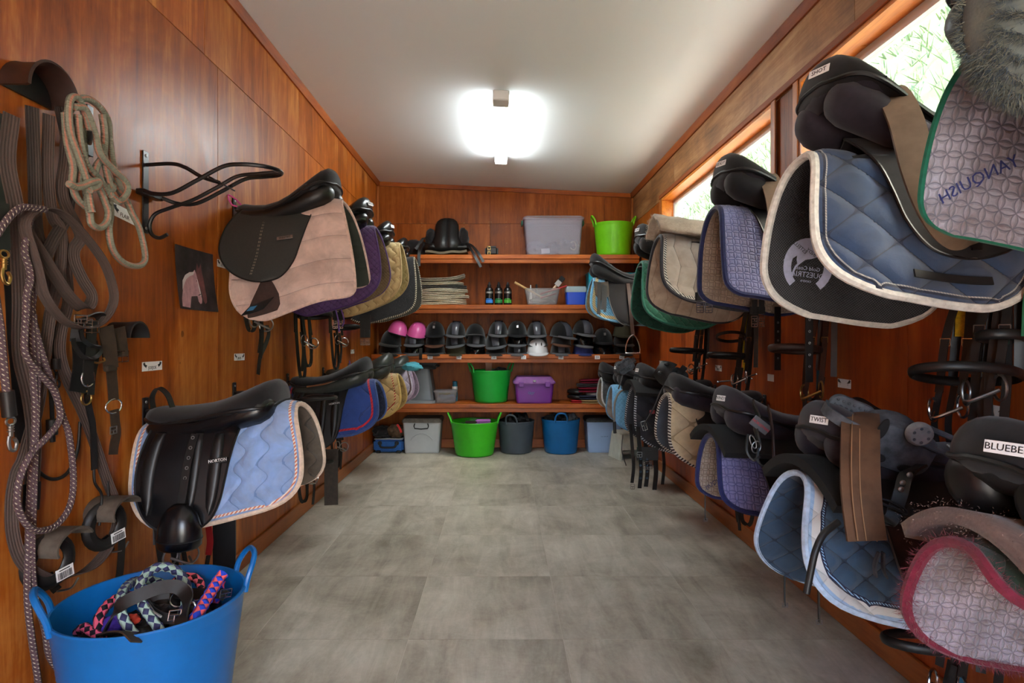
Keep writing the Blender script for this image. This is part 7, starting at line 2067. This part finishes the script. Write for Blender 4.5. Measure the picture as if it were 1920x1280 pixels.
# ------------------------------------------------------------------ bridles on their hooks
def bridle(side, Y, zt, label, seed, L=0.42, nose=(0.16, -0.06, -0.34, 0.11, 0.05), bit='ring', metal='steel', reins=((0.7, -0.02, 0.03), (0.62, 0.06, 0.09)), rein_mat=None, tag_h=0.0, strap='strap', u0=0.045, nose_tilt=0.15, second=True):
    sx = 1 if side == 'L' else -1
    bx0 = XL if side == 'L' else XR
    rng = random.Random(seed)
    def W(u, y, z): return Vector((bx0 + sx * u, Y + y, zt + z))
    t = thing('bridle', label, 'bridle', W(u0, 0, 0), 0, 'bridles hanging on the wall hooks')
    ms = M[strap]
    m = MB(); m.ribbon(smooth_path([W(u0 + 0.02, -0.035, -L * 0.95), W(u0 + 0.015, -0.03, -L * 0.5), W(u0 + 0.01, -0.02, -0.06), W(u0, 0.0, 0.0), W(u0 + 0.01, 0.022, -0.06), W(u0 + 0.03, 0.035, -L * 0.5), W(u0 + 0.04, 0.04, -L * 0.9)], 7), 0.022, 0.004, Vector((sx, 0.6, 0))); build(m, 'headpiece', ms, t)
    for k in range(2):
        y = -0.03 + 0.055 * k
        m = MB(); m.ribbon(smooth_path([W(u0 + 0.03, y * 0.6, -0.05), W(u0 + 0.05 + 0.02 * k, y, -L * 0.55), W(u0 + 0.07 + 0.02 * k, y + rng.uniform(-0.01, 0.01), -L)], 6), 0.02, 0.004, Vector((sx * 0.7, 1, 0))); ck = build(m, 'cheek_strap', ms, t)
        buckle_obj(ck, W(u0 + 0.053 + 0.02 * k, y, -L * 0.6), (sx * 0.7, 1, 0), (0, 0, 1), 0.024, 0.02, metal, 0.0016)
    cu, cy, cz, ra, rb = nose
    c = W(cu, cy, cz)
    ax = Vector((sx, 0, nose_tilt * 0.4)); ay = Vector((0, 1, -nose_tilt))
    m = MB(); m.tube(ring_path(c, ax, ay, ra, rb, 36), 0.0135, 10, closed=True, flat=0.62); build(m, 'noseband', ms, t)
    if second:
        m = MB(); m.ribbon(ring_path(c + Vector((-sx * 0.02, 0.03, 0.10)), ax, Vector((0, 1, -0.5)), ra * 0.7, rb * 1.1, 28), 0.016, 0.004, Vector((0, 0.4, 1)), closed=True); build(m, 'throat_lash', ms, t)
    bz = -L - 0.03
    p1, p2 = W(u0 + 0.07, -0.035, bz), W(u0 + 0.10, 0.035, bz - 0.02)
    b = thing_part('bit', M[metal], t, lambda m: (m.tube(ring_path(p1, (0.3, 1, 0), (0, 0, 1), 0.033, 0.033, 22), 0.0038, 8, closed=True), m.tube(ring_path(p2, (0.8, 0.6, 0), (0, 0.1, 1), 0.033, 0.033, 22), 0.0038, 8, closed=True),
        m.tube(smooth_path([p1 + Vector((0, 0, -0.006)), (p1 + p2) / 2 + Vector((sx * 0.04, 0, -0.03)), p2 + Vector((0, 0, -0.006))], 6), [0.005] * 13, 8)))
    if bit == 'shank':
        for p, d in ((p1, (0.25, 1, -0.28)), (p2, (1, 0.2, -0.12))):
            d = V3(d).normalized(); d.x *= sx
            m = MB(); m.tube([p - d * 0.085, p + d * 0.085], 0.004, 8)
            for s in (-1, 1): m.ellipsoid(p + d * 0.085 * s, (0.006, 0.006, 0.006), None, 8, 6)
            build(m, 'cheek_bar', M[metal], b)
    for k, (dl, ya, yb) in enumerate(reins):
        m = MB(); m.ribbon(smooth_path([W(u0 + 0.02, ya, -0.03), W(u0 + 0.03, ya - 0.01, -dl * 0.5), W(u0 + 0.045, ya + 0.005, -dl * 0.92), W(u0 + 0.06, (ya + yb) / 2, -dl), W(u0 + 0.07, yb, -dl * 0.9), W(u0 + 0.05, yb, -dl * 0.4), W(u0 + 0.03, yb * 0.7, -0.05)], 7), 0.02, 0.004, Vector((sx * 0.7, 1, 0)))
        build(m, 'rein', ms, t)
    if rein_mat is not None:
        for y, w, dl in rein_mat[1]:
            m = MB(); m.ribbon(smooth_path([W(u0 + 0.01, y, -0.02), W(u0 + 0.03, y, -dl * 0.5), W(u0 + 0.035, y, -dl)], 6), w, 0.005, Vector((sx * 0.7, 1, 0)))
            build(m, 'grip_rein', rein_mat[0], t)
    for k in range(2):
        y = rng.uniform(-0.05, 0.05); u = u0 + rng.uniform(0.05, 0.1)
        m = MB(); m.ribbon(smooth_path([W(u, y, bz + 0.05), W(u + 0.01, y + 0.01, bz - 0.06), W(u + 0.005, y, bz - rng.uniform(0.12, 0.2))], 5), 0.016, 0.004, Vector((sx * 0.7, 1, 0))); build(m, 'hanging_end', ms, t)
    return t
def thing_part(nm, mat, parent, fn):
    m = MB(); fn(m); return build(m, nm, mat, parent)

bridle('L', LU[1], 1.53, 'black bridle with a long loose strap under the pale pink pad', 1, 0.26, (0.14, -0.02, -0.21, 0.085, 0.05), 'ring', 'dull_steel', ((0.34, -0.06, -0.03),), None)
strap_thing('harness_strap', 'black strap curving down beside the bridle under the pink pad', 'strap', [(Lp([(500, 612), (504, 625), (498, 645), (488, 668), (484, 702)], 0.09), 0.024)], M['strap'], part='strap')
bridle('L', LU[2], 1.53, 'black bridle with big steel rings under the purple pad', 2, 0.36, (0.17, 0.0, -0.24, 0.10, 0.07), 'ring', 'steel', ((0.62, -0.05, -0.02), (0.55, 0.05, 0.10)), None)
bridle('L', LU[3], 1.53, 'black bridle with padded noseband under the gold pad', 3, 0.36, (0.16, 0.02, -0.3, 0.10, 0.06), 'ring', 'steel', ((0.6, -0.05, 0.0),), None)
purple = plain_mat('purple webbing', C(96, 60, 130), 0.8)
strap_thing('harness_strap', 'thin purple tie straps hanging under the purple pad', 'strap', [([at(628, 575, 3.5), at(634, 600, 3.5), at(636, 622, 3.5)], 0.012), ([at(640, 580, 3.55), at(645, 600, 3.55), at(642, 612, 3.55)], 0.012), ([at(655, 676, 4.1), at(658, 690, 4.1), at(661, 700, 4.1)], 0.012)], purple, 0.012, 0.003, part='tie')
def girth(name, label, top, drop, w, n_buck, mat, wide=Vector((1, 0, 0)), bm='steel', bend=0.0, group='girths hanging from the saddles'):
    o = thing(name, label, 'girth', top, 0, group)
    top = V3(top)
    wide = V3(wide).normalized()
    pts = [top, top + Vector((bend * 0.3, 0.0, -drop * 0.5)), top + Vector((bend, 0.0, -drop))]
    m = MB(); m.ribbon(smooth_path(pts, 8), w, 0.012, wide); build(m, 'padded_band', M[mat], o)
    for k in range(n_buck):
        x = (k - (n_buck - 1) / 2) * w * 0.5
        c = pts[-1] + wide * x + Vector((0, 0, -0.02))
        m = MB(); m.ribbon([pts[-1] + wide * x + Vector((0, -0.008, 0.06)), c + Vector((0, -0.006, 0.02))], w * 0.36, 0.004, wide); build(m, 'buckle_tab', M['strap'], o)
        m = MB()
        for dz in (0.0, -0.022): buckle(m, c + Vector((0, -0.006, dz)), wide, (0, 0, 1), w * 0.4, 0.022, 0.0022)
        build(m, 'roller_buckle', M[bm], o)
    return o
girth('girth', 'black girth with double buckles hanging under the gold pad', at(685, 590, 4.35), 0.17, 0.075, 2, 'strap')
girth('girth', 'dark girth with steel buckles hanging under the purple pad', at(634, 585, 3.75), 0.05, 0.07, 2, 'strap')
girth('girth', 'wide black girth hanging from the light blue pad saddle to the bucket', at(421, 955, 2.36), 0.36, 0.085, 0, 'leather', Vector((1, 0.2, 0)))
o = girth('girth', 'dark olive girth hanging from the royal blue pad saddle to the floor', at(621, 842, 3.8), 0.36, 0.085, 0, 'old_strap', Vector((1, 0.2, 0)))
bridle('L', LU[0], 0.66, 'black bridle with a bit hanging behind the big blue bucket', 4, 0.26, (0.15, 0.0, -0.16, 0.10, 0.06), 'ring', 'dull_steel', ((0.38, -0.04, 0.0),), None)
s = strap_thing('harness_strap', 'dark strap with a red sleeve hanging under the light blue pad', 'strap', [([at(389, 965, 2.3), at(391, 985, 2.3)], 0.016), ([at(391, 985, 2.3), at(394, 1015, 2.3), at(391, 1040, 2.3)], 0.024, Vector((1, 0, 0)), plain_mat('red sleeve', C(170, 30, 34), 0.6)), ([at(391, 1040, 2.3), at(386, 1068, 2.3)], 0.02)], M['strap'], 0.02, 0.005, part='strap')
bridle('L', LU[2], 0.66, 'black bridle with steel rings hanging low between the blue pads', 5, 0.32, (0.16, 0.02, -0.27, 0.11, 0.06), 'ring', 'steel', ((0.5, -0.04, 0.02),), None)
bridle('L', LU[3], 0.66, 'black bridle hanging low behind the royal blue pad', 6, 0.26, (0.16, 0.02, -0.2, 0.1, 0.06), 'ring', 'dull_steel', ((0.45, -0.04, 0.02),), None)

GRN = plain_mat('green rubber rein grip', C(20, 96, 62), 0.6)
YEL = plain_mat('yellow rubber rein grip', C(206, 168, 24), 0.6, 0.4, 0, 0.3, 90)
REDY = stripe_mat('red rein grip', [(0, C(150, 24, 44)), (0.9, C(150, 24, 44))], 0.6)
bridle('R', RU[1], 1.36, 'black bridle with big steel bit rings and yellow grips, right wall', 11, 0.36, (0.16, -0.1, -0.3, 0.13, 0.09), 'ring', 'steel', ((0.62, -0.12, -0.06),), (YEL, ((0.02, 0.022, 0.2), (-0.07, 0.014, 0.3))), nose_tilt=0.25, second=False)
bridle('R', RU[1] - 0.12, 1.36, 'black bridle with green rein grips at the right picture edge', 12, 0.30, (0.10, -0.02, -0.2, 0.05, 0.04), 'ring', 'dull_steel', ((0.44, -0.1, 0.0),), (GRN, ((-0.08, 0.03, 0.2), (0.0, 0.03, 0.22))), second=False)
bridle('R', RU[2], 1.40, 'brown black bridle with brass rings and teal rein, right wall', 13, 0.42, (0.2, 0.0, -0.29, 0.10, 0.06), 'ring', 'brass', ((0.5, 0.02, 0.09),), (plain_mat('teal rein grip', C(40, 110, 140), 0.6), ((0.05, 0.016, 0.5),)), strap='brown_leather', second=False)
bridle('R', RU[3], 1.40, 'black bridle with yellow and red grip rein and long shank bit', 14, 0.42, (0.18, 0.02, -0.34, 0.11, 0.05), 'shank', 'steel', ((0.55, 0.0, 0.06),), (YEL, ((0.06, 0.03, 0.42),)))
bridle('R', RU[4], 1.40, 'black bridle with long shank bit farthest along the right wall', 15, 0.40, (0.18, 0.0, -0.33, 0.11, 0.05), 'shank', 'steel', ((0.55, -0.02, 0.05),), (YEL, ((0.03, 0.014, 0.3),)), second=False)
bridle('R', RU[1], 0.52, 'black bridle with steel rings hanging low at the lower right corner', 16, 0.3, (0.2, -0.04, -0.2, 0.13, 0.07), 'ring', 'steel', ((0.42, -0.1, 0.0),), (plain_mat('teal webbing', C(44, 92, 116), 0.7), ((0.02, 0.02, 0.35),)), second=False)
bridle('R', RU[3], 0.60, 'black bridle with green rein hanging low behind the lavender pad', 17, 0.26, (0.15, 0.0, -0.2, 0.08, 0.05), 'ring', 'dull_steel', ((0.42, -0.05, 0.02),), (GRN, ((-0.04, 0.02, 0.3),)), second=False)
def holed_strap(label, top, drop, w, mat, wide=Vector((1, 0.2, 0)), holes=5):
    o = thing('stirrup_leather', label, 'strap', top, 0, 'stirrup leathers hanging under the right hand pads')
    top = V3(top)
    pts = [top, top + Vector((0, 0, -drop * 0.5)), top + Vector((0, 0, -drop))]
    m = MB(); m.ribbon(smooth_path(pts, 6), [w] * 11 + [w * 0.8, w * 0.3] if False else w, 0.005, wide); build(m, 'strap', M[mat], o)
    nrm = V3(wide).cross(Vector((0, 0, 1))).normalized()
    for k in range(holes):
        m = MB(); m.tube(ring_path(top + Vector((0, 0, -drop * (0.25 + 0.14 * k))) + nrm * 0.0028, wide, (0, 0, 1), 0.0035, 0.0035, 10), 0.0012, 5, closed=True); build(m, 'eyelet', M['dull_steel'], o)
holed_strap('black holed leather strap hanging under the denim blue pad', at(1517, 560, 1.9), 0.27, 0.026, 'strap')
holed_strap('blue black leather strap hanging beside the yellow grip bridle', at(1458, 575, 2.5), 0.27, 0.028, 'strap')
girth('girth', 'girth with steel buckles peeking from under the taupe geometric pad', at(1320, 548, 2.72), 0.04, 0.08, 2, 'strap')
girth('girth', 'girth buckles under the lavender navy edged pad, right wall', at(1420, 575, 2.45), 0.03, 0.06, 2, 'strap')
g_ = girth('girth', 'black studded girth with many straps under the black rope edged pad', at(1214, 838, 3.62), 0.08, 0.13, 1, 'strap')
for k, (x, y1, y0_, w) in enumerate(((1186, 905, 845, 0.02), (1200, 915, 850, 0.024), (1212, 912, 850, 0.026), (1228, 918, 850, 0.028), (1243, 908, 840, 0.02))):
    m = MB(); m.ribbon(smooth_path([at(x - 4, y0_ - 50, 3.62 + 0.02 * k), at(x, y0_, 3.58 + 0.02 * k), at(x + 2, (y0_ + y1) / 2, 3.58 + 0.02 * k), at(x - 1, y1, 3.58 + 0.02 * k)], 6), w, 0.005, Vector((1, 0.2, 0))); sp_o = build(m, 'billet_strap', M['strap'], g_)
    if 1190 < x < 1220:
        for q in range(4):
            m = MB(); m.tube(ring_path(at(x + 1, y0_ + 10 + 12 * q, 3.573 + 0.02 * k), (1, 0, 0), (0, 0, 1), 0.005, 0.005, 10), 0.002, 5, closed=True); build(m, 'eyelet', plain_mat('blue steel', C(70, 90, 110), 0.4, 0.5, 1.0) if 'bs' not in M else M['bs'], sp_o)
buckle_obj(g_, at(1186, 912, 3.575), (1, 0, 0), (0, 0, 1), 0.022, 0.03, 'steel')
buckle_obj(g_, at(1199, 852, 3.595), (1, 0, 0), (0, 0, 1), 0.03, 0.03, 'dull_steel')
strap_thing('harness_strap', 'black strap hanging to the floor beside the white step stool', 'strap', [([at(1168, 815, 4.3), at(1166, 845, 4.3), at(1174, 872, 4.3)], 0.03)], M['strap'], 0.03, 0.005, part='strap')
for (x, y, Y, d, lab) in ((1322, 962, 2.72, 0.03, 'short black strap end with buckle below the lavender pad'), (1471, 1118, 2.02, 0.03, 'short black strap end below the left of the navy teal pad'), (1535, 1130, 1.84, 0.06, 'thin brown strap with small buckle below the navy teal pad')):
    s = strap_thing('harness_strap', lab, 'strap', [([at(x, y - 80, Y), at(x, y, Y), at(x + 1, y + d * F / Y, Y)], 0.014)], M['old_strap'] if 'brown' in lab else M['strap'], 0.014, 0.004, part='strap')
    buckle_obj(s, at(x + 1, y + d * F / Y, Y - 0.004), (1, 0, 0), (0, 0, 1), 0.018, 0.014, 'dull_steel', 0.0015)

# ------------------------------------------------------------------ girths and stirrups lying over the right hand saddles
def rw(Y0, T, u, v, z): return Vector((XR - u, Y0 - v, T + z))     # same local frame as the right hand saddles
def over_girth(label, Y0, T, pts, w, mat, wide=Vector((1, 0, 0)), name='girth'):
    o = thing(name, label, 'girth', rw(Y0, T, *pts[0]), 0, 'girths laid over the right hand saddles')
    m = MB(); m.ribbon(smooth_path([rw(Y0, T, *p) for p in pts], 10), w, 0.009, wide); build(m, 'band', M[mat], o)
    return o
g1 = over_girth('taupe leather girth slung over the big saddle on the denim blue pad', RU[1], TU, [(0.30, -0.2, -0.1), (0.33, -0.1, 0.13), (0.34, 0.0, 0.185), (0.36, 0.1, 0.165), (0.38, 0.19, 0.06), (0.385, 0.245, -0.08), (0.36, 0.265, -0.18), (0.31, 0.262, -0.235), (0.24, 0.25, -0.245), (0.18, 0.24, -0.22)], 0.075, 'grey_girth', Vector((1, -0.25, 0.25)))
over_girth('tan girth hanging over the saddle on the lavender navy edged pad', RU[2], TU, [(0.30, -0.12, 0.05), (0.33, 0.0, 0.15), (0.36, 0.12, 0.12), (0.37, 0.2, 0.02), (0.37, 0.235, -0.12), (0.35, 0.245, -0.2)], 0.07, 'grey_girth', Vector((1, -0.2, 0.2)))
over_girth('wide worn brown girth hanging over the tagged saddle, lower right', RU[1], TD[1], [(0.32, -0.12, 0.12), (0.37, -0.02, 0.2), (0.43, 0.09, 0.215), (0.48, 0.17, 0.18), (0.52, 0.235, 0.10), (0.54, 0.275, 0.03), (0.535, 0.285, -0.05)], 0.085, 'tan_girth', Vector((1, -0.15, 0.1)))
gp_ = [(0.43, 0.09, 0.215), (0.48, 0.17, 0.18), (0.52, 0.235, 0.10), (0.54, 0.275, 0.03), (0.535, 0.285, -0.05)]
gw_ = [o for o in bpy.data.objects if o.get('label') == 'wide worn brown girth hanging over the tagged saddle, lower right'][0]
m = MB()
for q in (-0.024, 0.004, 0.026):
    m.ribbon([p + Vector((-1, -0.15, 0.1)).normalized() * q + Vector((-0.0005, -0.0052, 0.001)) for p in smooth_path([rw(RU[1], TD[1], *p) for p in gp_], 10)], 0.0022, 0.002, Vector((1, -0.15, 0.1)))
build(m, 'stitch_lines', plain_mat('tan thread', C(140, 104, 72), 0.8), gw_)
def tread(parent, fr, w, d, mat, slots=False, studs=True, nm='tread'):
    m = MB(); m.loft([[fr @ Vector((x, y, z)) for x, y in rrect(w * k, d * k, min(w, d) * 0.3, 5)] for z, k in ((0, 0.96), (0.004, 1.0), (0.014, 1.0), (0.018, 0.95))], (True, True)); o = build(m, nm, mat, parent)
    m = MB()
    if studs:
        for i in range(7):
            for j in range(5):
                p = fr @ Vector((-w * 0.36 + w * 0.72 * i / 6, -d * 0.34 + d * 0.68 * j / 4, 0.019)); m.ellipsoid(p, (0.004, 0.004, 0.004), None, 8, 6)
        build(m, 'grip_studs', mat, o, kind='stuff')
    if slots:
        for i in range(5):
            m = MB(); m.box((0, 0, 0), (w * 0.09, d * 0.55, 0.003), None, 0.001); m.xform(fr @ Matrix.Translation((-w * 0.32 + w * 0.16 * i, 0, 0.0185))); build(m, 'slot', M['ink'], o)
    return o
def caged(label, parent_loc, fr, hood=True, slots=False, studs=True, s=1.0, mat=None, arms=True):
    mat = mat or M['dusty_rubber']
    t = thing('endurance_stirrup', label, 'stirrup', parent_loc, 0, 'wide tread stirrups laid over the saddles')
    tread(t, fr, 0.125 * s, 0.095 * s, mat, slots, studs)
    if arms:
        m = MB(); m.ribbon(smooth_path([fr @ Vector((x * s, 0, z * s)) for x, z in ((-0.064, 0.006), (-0.07, 0.04), (-0.062, 0.085), (-0.03, 0.12), (0.0, 0.13), (0.03, 0.12), (0.062, 0.085), (0.07, 0.04), (0.064, 0.006))], 5), 0.03 * s, 0.009 * s, fr.to_3x3() @ Vector((0, 1, 0))); build(m, 'arch', mat, t)
    if hood:
        g = []
        for i in range(9):
            a = PI * i / 8
            g.append([fr @ Vector((0.066 * s * math.cos(a) * (1 - 0.35 * (k / 6) ** 2), (0.04 + 0.075 * (k / 6)) * s, (0.012 + 0.075 * math.sin(a) * (1 - 0.55 * (k / 6) ** 2)) * s)) for k in range(7)])
        m = MB(); m.sheet(g, 0.006); build(m, 'toe_cage', mat, t)
        for q in (-0.6, 0.6):
            p = fr @ Vector((0.05 * s * q, 0.085 * s, 0.066 * s)); m = MB(); m.ellipsoid(p, (0.014, 0.018, 0.012), None, 12, 8); build(m, 'cage_hole', M['ink'], t)
    return t
# big caged stirrup pair on the tagged saddle, lower right
P0 = at(1590, 775, 1.62)
caged('studded grey stirrup tread standing behind the worn brown girth', P0, frame(P0, (0.75, -0.25, -0.35), (0.1, -0.25, 1)), False, False, True, 0.95)
P1 = at(1676, 822, 1.53)
t = thing('endurance_stirrup', 'dusty grey caged stirrup with round knob lying on the tagged saddle', 'stirrup', P1, 0, 'wide tread stirrups laid over the saddles')
fr = frame(P1, (0.95, -0.1, -0.3), (0.3, -0.3, 0.9))
MD = M['dusty_rubber']
g = []
for i in range(13):
    a = math.radians(-20 + 220 * i / 12)
    g.append([fr @ Vector((0.085 * math.cos(a) * (1 - 0.3 * (k / 6) ** 2), 0.062 * math.sin(a) * (1 - 0.3 * (k / 6) ** 2) - 0.005, -0.045 + 0.095 * k / 6)) for k in range(7)])
m = MB(); m.sheet(g, 0.007); cg = build(m, 'toe_cage', MD, t)
m = MB(); m.loft([[fr @ Vector((x, y - 0.01, z)) for x, y in rrect(0.155 * k, 0.115 * k, 0.04, 5)] for z, k in ((0.045, 1.0), (0.052, 1.0), (0.056, 0.94))], (True, True)); build(m, 'front_plate', MD, t)
for (x, y, sx_, sy_) in ((-0.066, 0.03, 0.012, 0.03), (-0.045, -0.045, 0.02, 0.012), (0.03, -0.052, 0.024, 0.012)):
    m = MB(); m.lathe([(0.0, 0.0), (1.0, 0.0), (0.9, 0.003), (0.0, 0.003)], 18); m.xform(fr @ Matrix.Translation((x, y, 0.0555)) @ Matrix.Diagonal((sx_, sy_, 1, 1))); build(m, 'cage_hole', M['ink'], t)
ar = fr @ Matrix.Translation((0.055, 0.045, 0.062)) @ Matrix.Rotation(-0.12, 4, 'Z')
pts = [ar @ Vector((x, y, 0)) for x, y in rrect(0.13, 0.042, 0.0208, 6)]
m = MB(); m.tube(pts, 0.007, 8, closed=True); build(m, 'slotted_arm', MD, t)
m = MB(); m.lathe([(0, 0.0), (0.029, 0.0), (0.031, 0.006), (0.029, 0.016), (0.024, 0.02), (0.0, 0.018)], 24); m.xform(ar @ Matrix.Translation((-0.05, 0, 0.004))); kb = build(m, 'knob', plain_mat('pale grey plastic', C(120, 122, 124), 0.6, 0.4, 0, 0.2, 40), t)
for q in range(6):
    a = q * PI / 3; m = MB(); m.ellipsoid((0, 0, 0), (0.004, 0.004, 0.002), None, 8, 6); m.xform(ar @ Matrix.Translation((-0.05 + 0.018 * math.cos(a), 0.018 * math.sin(a), 0.0235))); build(m, 'dimple', MD, kb)
m = MB(); m.lathe([(0, 0.0), (0.005, 0.0), (0.005, 0.018), (0, 0.018)], 12); m.xform(ar @ Matrix.Translation((0.035, 0, -0.006))); build(m, 'pin', M['dull_steel'], t)
for pts_, w, lab, mt in (([(1640, 775, 1.6), (1600, 785, 1.58), (1585, 805, 1.56)], 0.03, '', 'strap'), ([(1585, 760, 1.68), (1612, 752, 1.72), (1640, 768, 1.72), (1660, 790, 1.66)], 0.025, '', 'strap')):
    m = MB(); m.ribbon(smooth_path(at_pts(pts_), 8), w, 0.006, Vector((0.3, 0.7, 0.6))); build(m, 'leather', M[mt], t)
# leather keeper and loop on the brown flap
lp = thing('stirrup_leather', 'black stirrup leather with steel keeper looped on the brown flap, lower right', 'strap', at(1688, 900, 1.42))
m = MB(); m.ribbon(smooth_path(at_pts([(1728, 872, 1.44), (1700, 890, 1.42), (1690, 920, 1.40), (1680, 950, 1.395), (1670, 975, 1.39), (1650, 984, 1.39), (1632, 984, 1.40), (1630, 1000, 1.40)]), 8), 0.03, 0.006, Vector((1, -0.2, 0.4))); build(m, 'strap', M['strap'], lp)
m = MB(); m.tube(smooth_path(at_pts([(1642, 932, 1.378), (1666, 938, 1.374), (1690, 950, 1.372), (1700, 962, 1.372), (1684, 956, 1.37), (1660, 946, 1.372), (1642, 936, 1.376)]), 4), 0.003, 6); build(m, 'keeper_loop', M['rubber'], lp)
for k, (x, y) in enumerate(((1706, 890), (1693, 905), (1690, 917))):
    m = MB(); m.ellipsoid(at(x, y, 1.402 - 0.004 * k), (0.008, 0.004, 0.007), None, 10, 8); build(m, 'stud', M['dull_steel'], lp)
rope_thing('black cord loop hanging over the navy teal pad', [at_pts([(1572, 978, 1.40), (1545, 1000, 1.385), (1530, 1030, 1.375), (1522, 1062, 1.37), (1512, 1112, 1.365)])], M['strap'], 0.008, 'cord')
# plate stirrups further along
P2 = at(1172, 687, 3.95)
caged('studded rubber stirrup tread standing on the saddle by the sky blue pad', P2, frame(P2, (0.8, 0.1, 0.45), (-0.4, 0.3, 1)), False, False, True, 0.95)
strap_thing('stirrup_leather', 'dark stirrup leather under the studded tread by the sky blue pad', 'strap', [(at_pts([(1168, 700, 3.97), (1164, 715, 3.97), (1160, 728, 3.98)]), 0.045)], M['strap'], 0.045, 0.008, part='strap')
P3 = at(1268, 712, 3.16)
caged('slotted dark stirrup cage standing on the charcoal saddle', P3, frame(P3, (0.55, 0.1, 0.75), (-0.85, 0.3, 0.5)), True, True, False, 1.0, M['rubber'])
strap_thing('stirrup_leather', 'black stirrup leather draped from the slotted cage over the black pad', 'strap', [(at_pts([(1250, 715, 3.2), (1238, 735, 3.22), (1228, 760, 3.24), (1216, 782, 3.28)]), 0.04)], M['strap'], 0.04, 0.006, part='strap')
s = strap_thing('harness_strap', 'black strap with steel clip on the black rope edged pad', 'strap', [(at_pts([(1222, 775, 3.3), (1214, 785, 3.32), (1206, 800, 3.34)]), 0.024)], M['strap'], 0.024, 0.005, part='strap')
buckle_obj(s, at(1208, 798, 3.325), (1, 0, 0.3), (-0.3, 0, 1), 0.026, 0.05, 'steel')
m = MB(); m.box(at(1223, 772, 3.28), (0.03, 0.006, 0.02), None, 0.002); build(m, 'red_tab', plain_mat('dark red tab', C(120, 36, 44), 0.7), s)
# buckled straps on the lavender pad saddle
s = strap_thing('stirrup_leather', 'bundle of buckled black straps beside the lavender pad saddle', 'strap', [(at_pts([(1412, 755, 2.16), (1420, 780, 2.12), (1418, 805, 2.08), (1425, 835, 2.05)]), 0.05), (at_pts([(1402, 815, 2.06), (1400, 845, 2.04), (1412, 862, 2.03), (1425, 855, 2.02)]), 0.018), (at_pts([(1422, 840, 2.04), (1420, 862, 2.03), (1432, 874, 2.02), (1442, 868, 2.02)]), 0.02)], M['strap'], 0.03, 0.006, part='strap')
fr = frame(at(1426, 797, 2.055), (1, 0.1, -0.75), (0.6, -0.2, 1))
m = MB(); m.box((0, 0, 0), (0.075, 0.038, 0.004), None, 0.002); m.xform(fr); pt = build(m, 'patch', plain_mat('grey woven patch', C(96, 98, 104), 0.8), s)
build(text_mb('HORSEMAN', 0.014, fr @ Matrix.Translation((0, 0, 0.0022)), 0.0004), 'lettering', plain_mat('red stitching', C(190, 40, 50), 0.7), pt, smooth=False)
ring_obj(s, at(1418, 838, 2.035), 0.016, 0.02, (1, 0, 0.2), (0, 0, 1), 0.0022, 'dull_steel'); ring_obj(s, at(1412, 828, 2.04), 0.009, 0.024, (1, 0, 0.6), (-0.4, 0, 1), 0.0022, 'dull_steel')
strap_thing('stirrup_leather', 'brown holed stirrup leather beside the lavender pad saddle', 'strap', [(at_pts([(1440, 762, 2.1), (1446, 790, 2.05), (1449, 820, 2.02), (1451, 862, 2.0)]), 0.024)], M['brown_leather'], 0.024, 0.005, part='strap')
gc = rope_thing('thin grey cord with black handle hanging over the sky blue pad', [at_pts([(1178, 728, 4.15), (1162, 735, 4.1), (1153, 755, 4.08), (1152, 790, 4.06)])], plain_mat('grey cord', C(120, 116, 108), 0.8), 0.007, 'cord')
m = MB(); m.tube(at_pts([(1152, 790, 4.06), (1153, 812, 4.06)]), 0.011, 10)
build(m, 'cord_handle', M['strap'], gc)
# flaps' loops of white girth points on the brown flap
strap_thing('harness_strap', 'two pale edged girth points showing below the brown flap', 'strap', [(at_pts([(1648, 1035, 1.42), (1640, 1060, 1.42), (1642, 1080, 1.42)]), 0.018), (at_pts([(1656, 1035, 1.415), (1656, 1065, 1.415), (1662, 1082, 1.415)]), 0.018)], M['dusty_rubber'], 0.018, 0.004, part='strap')
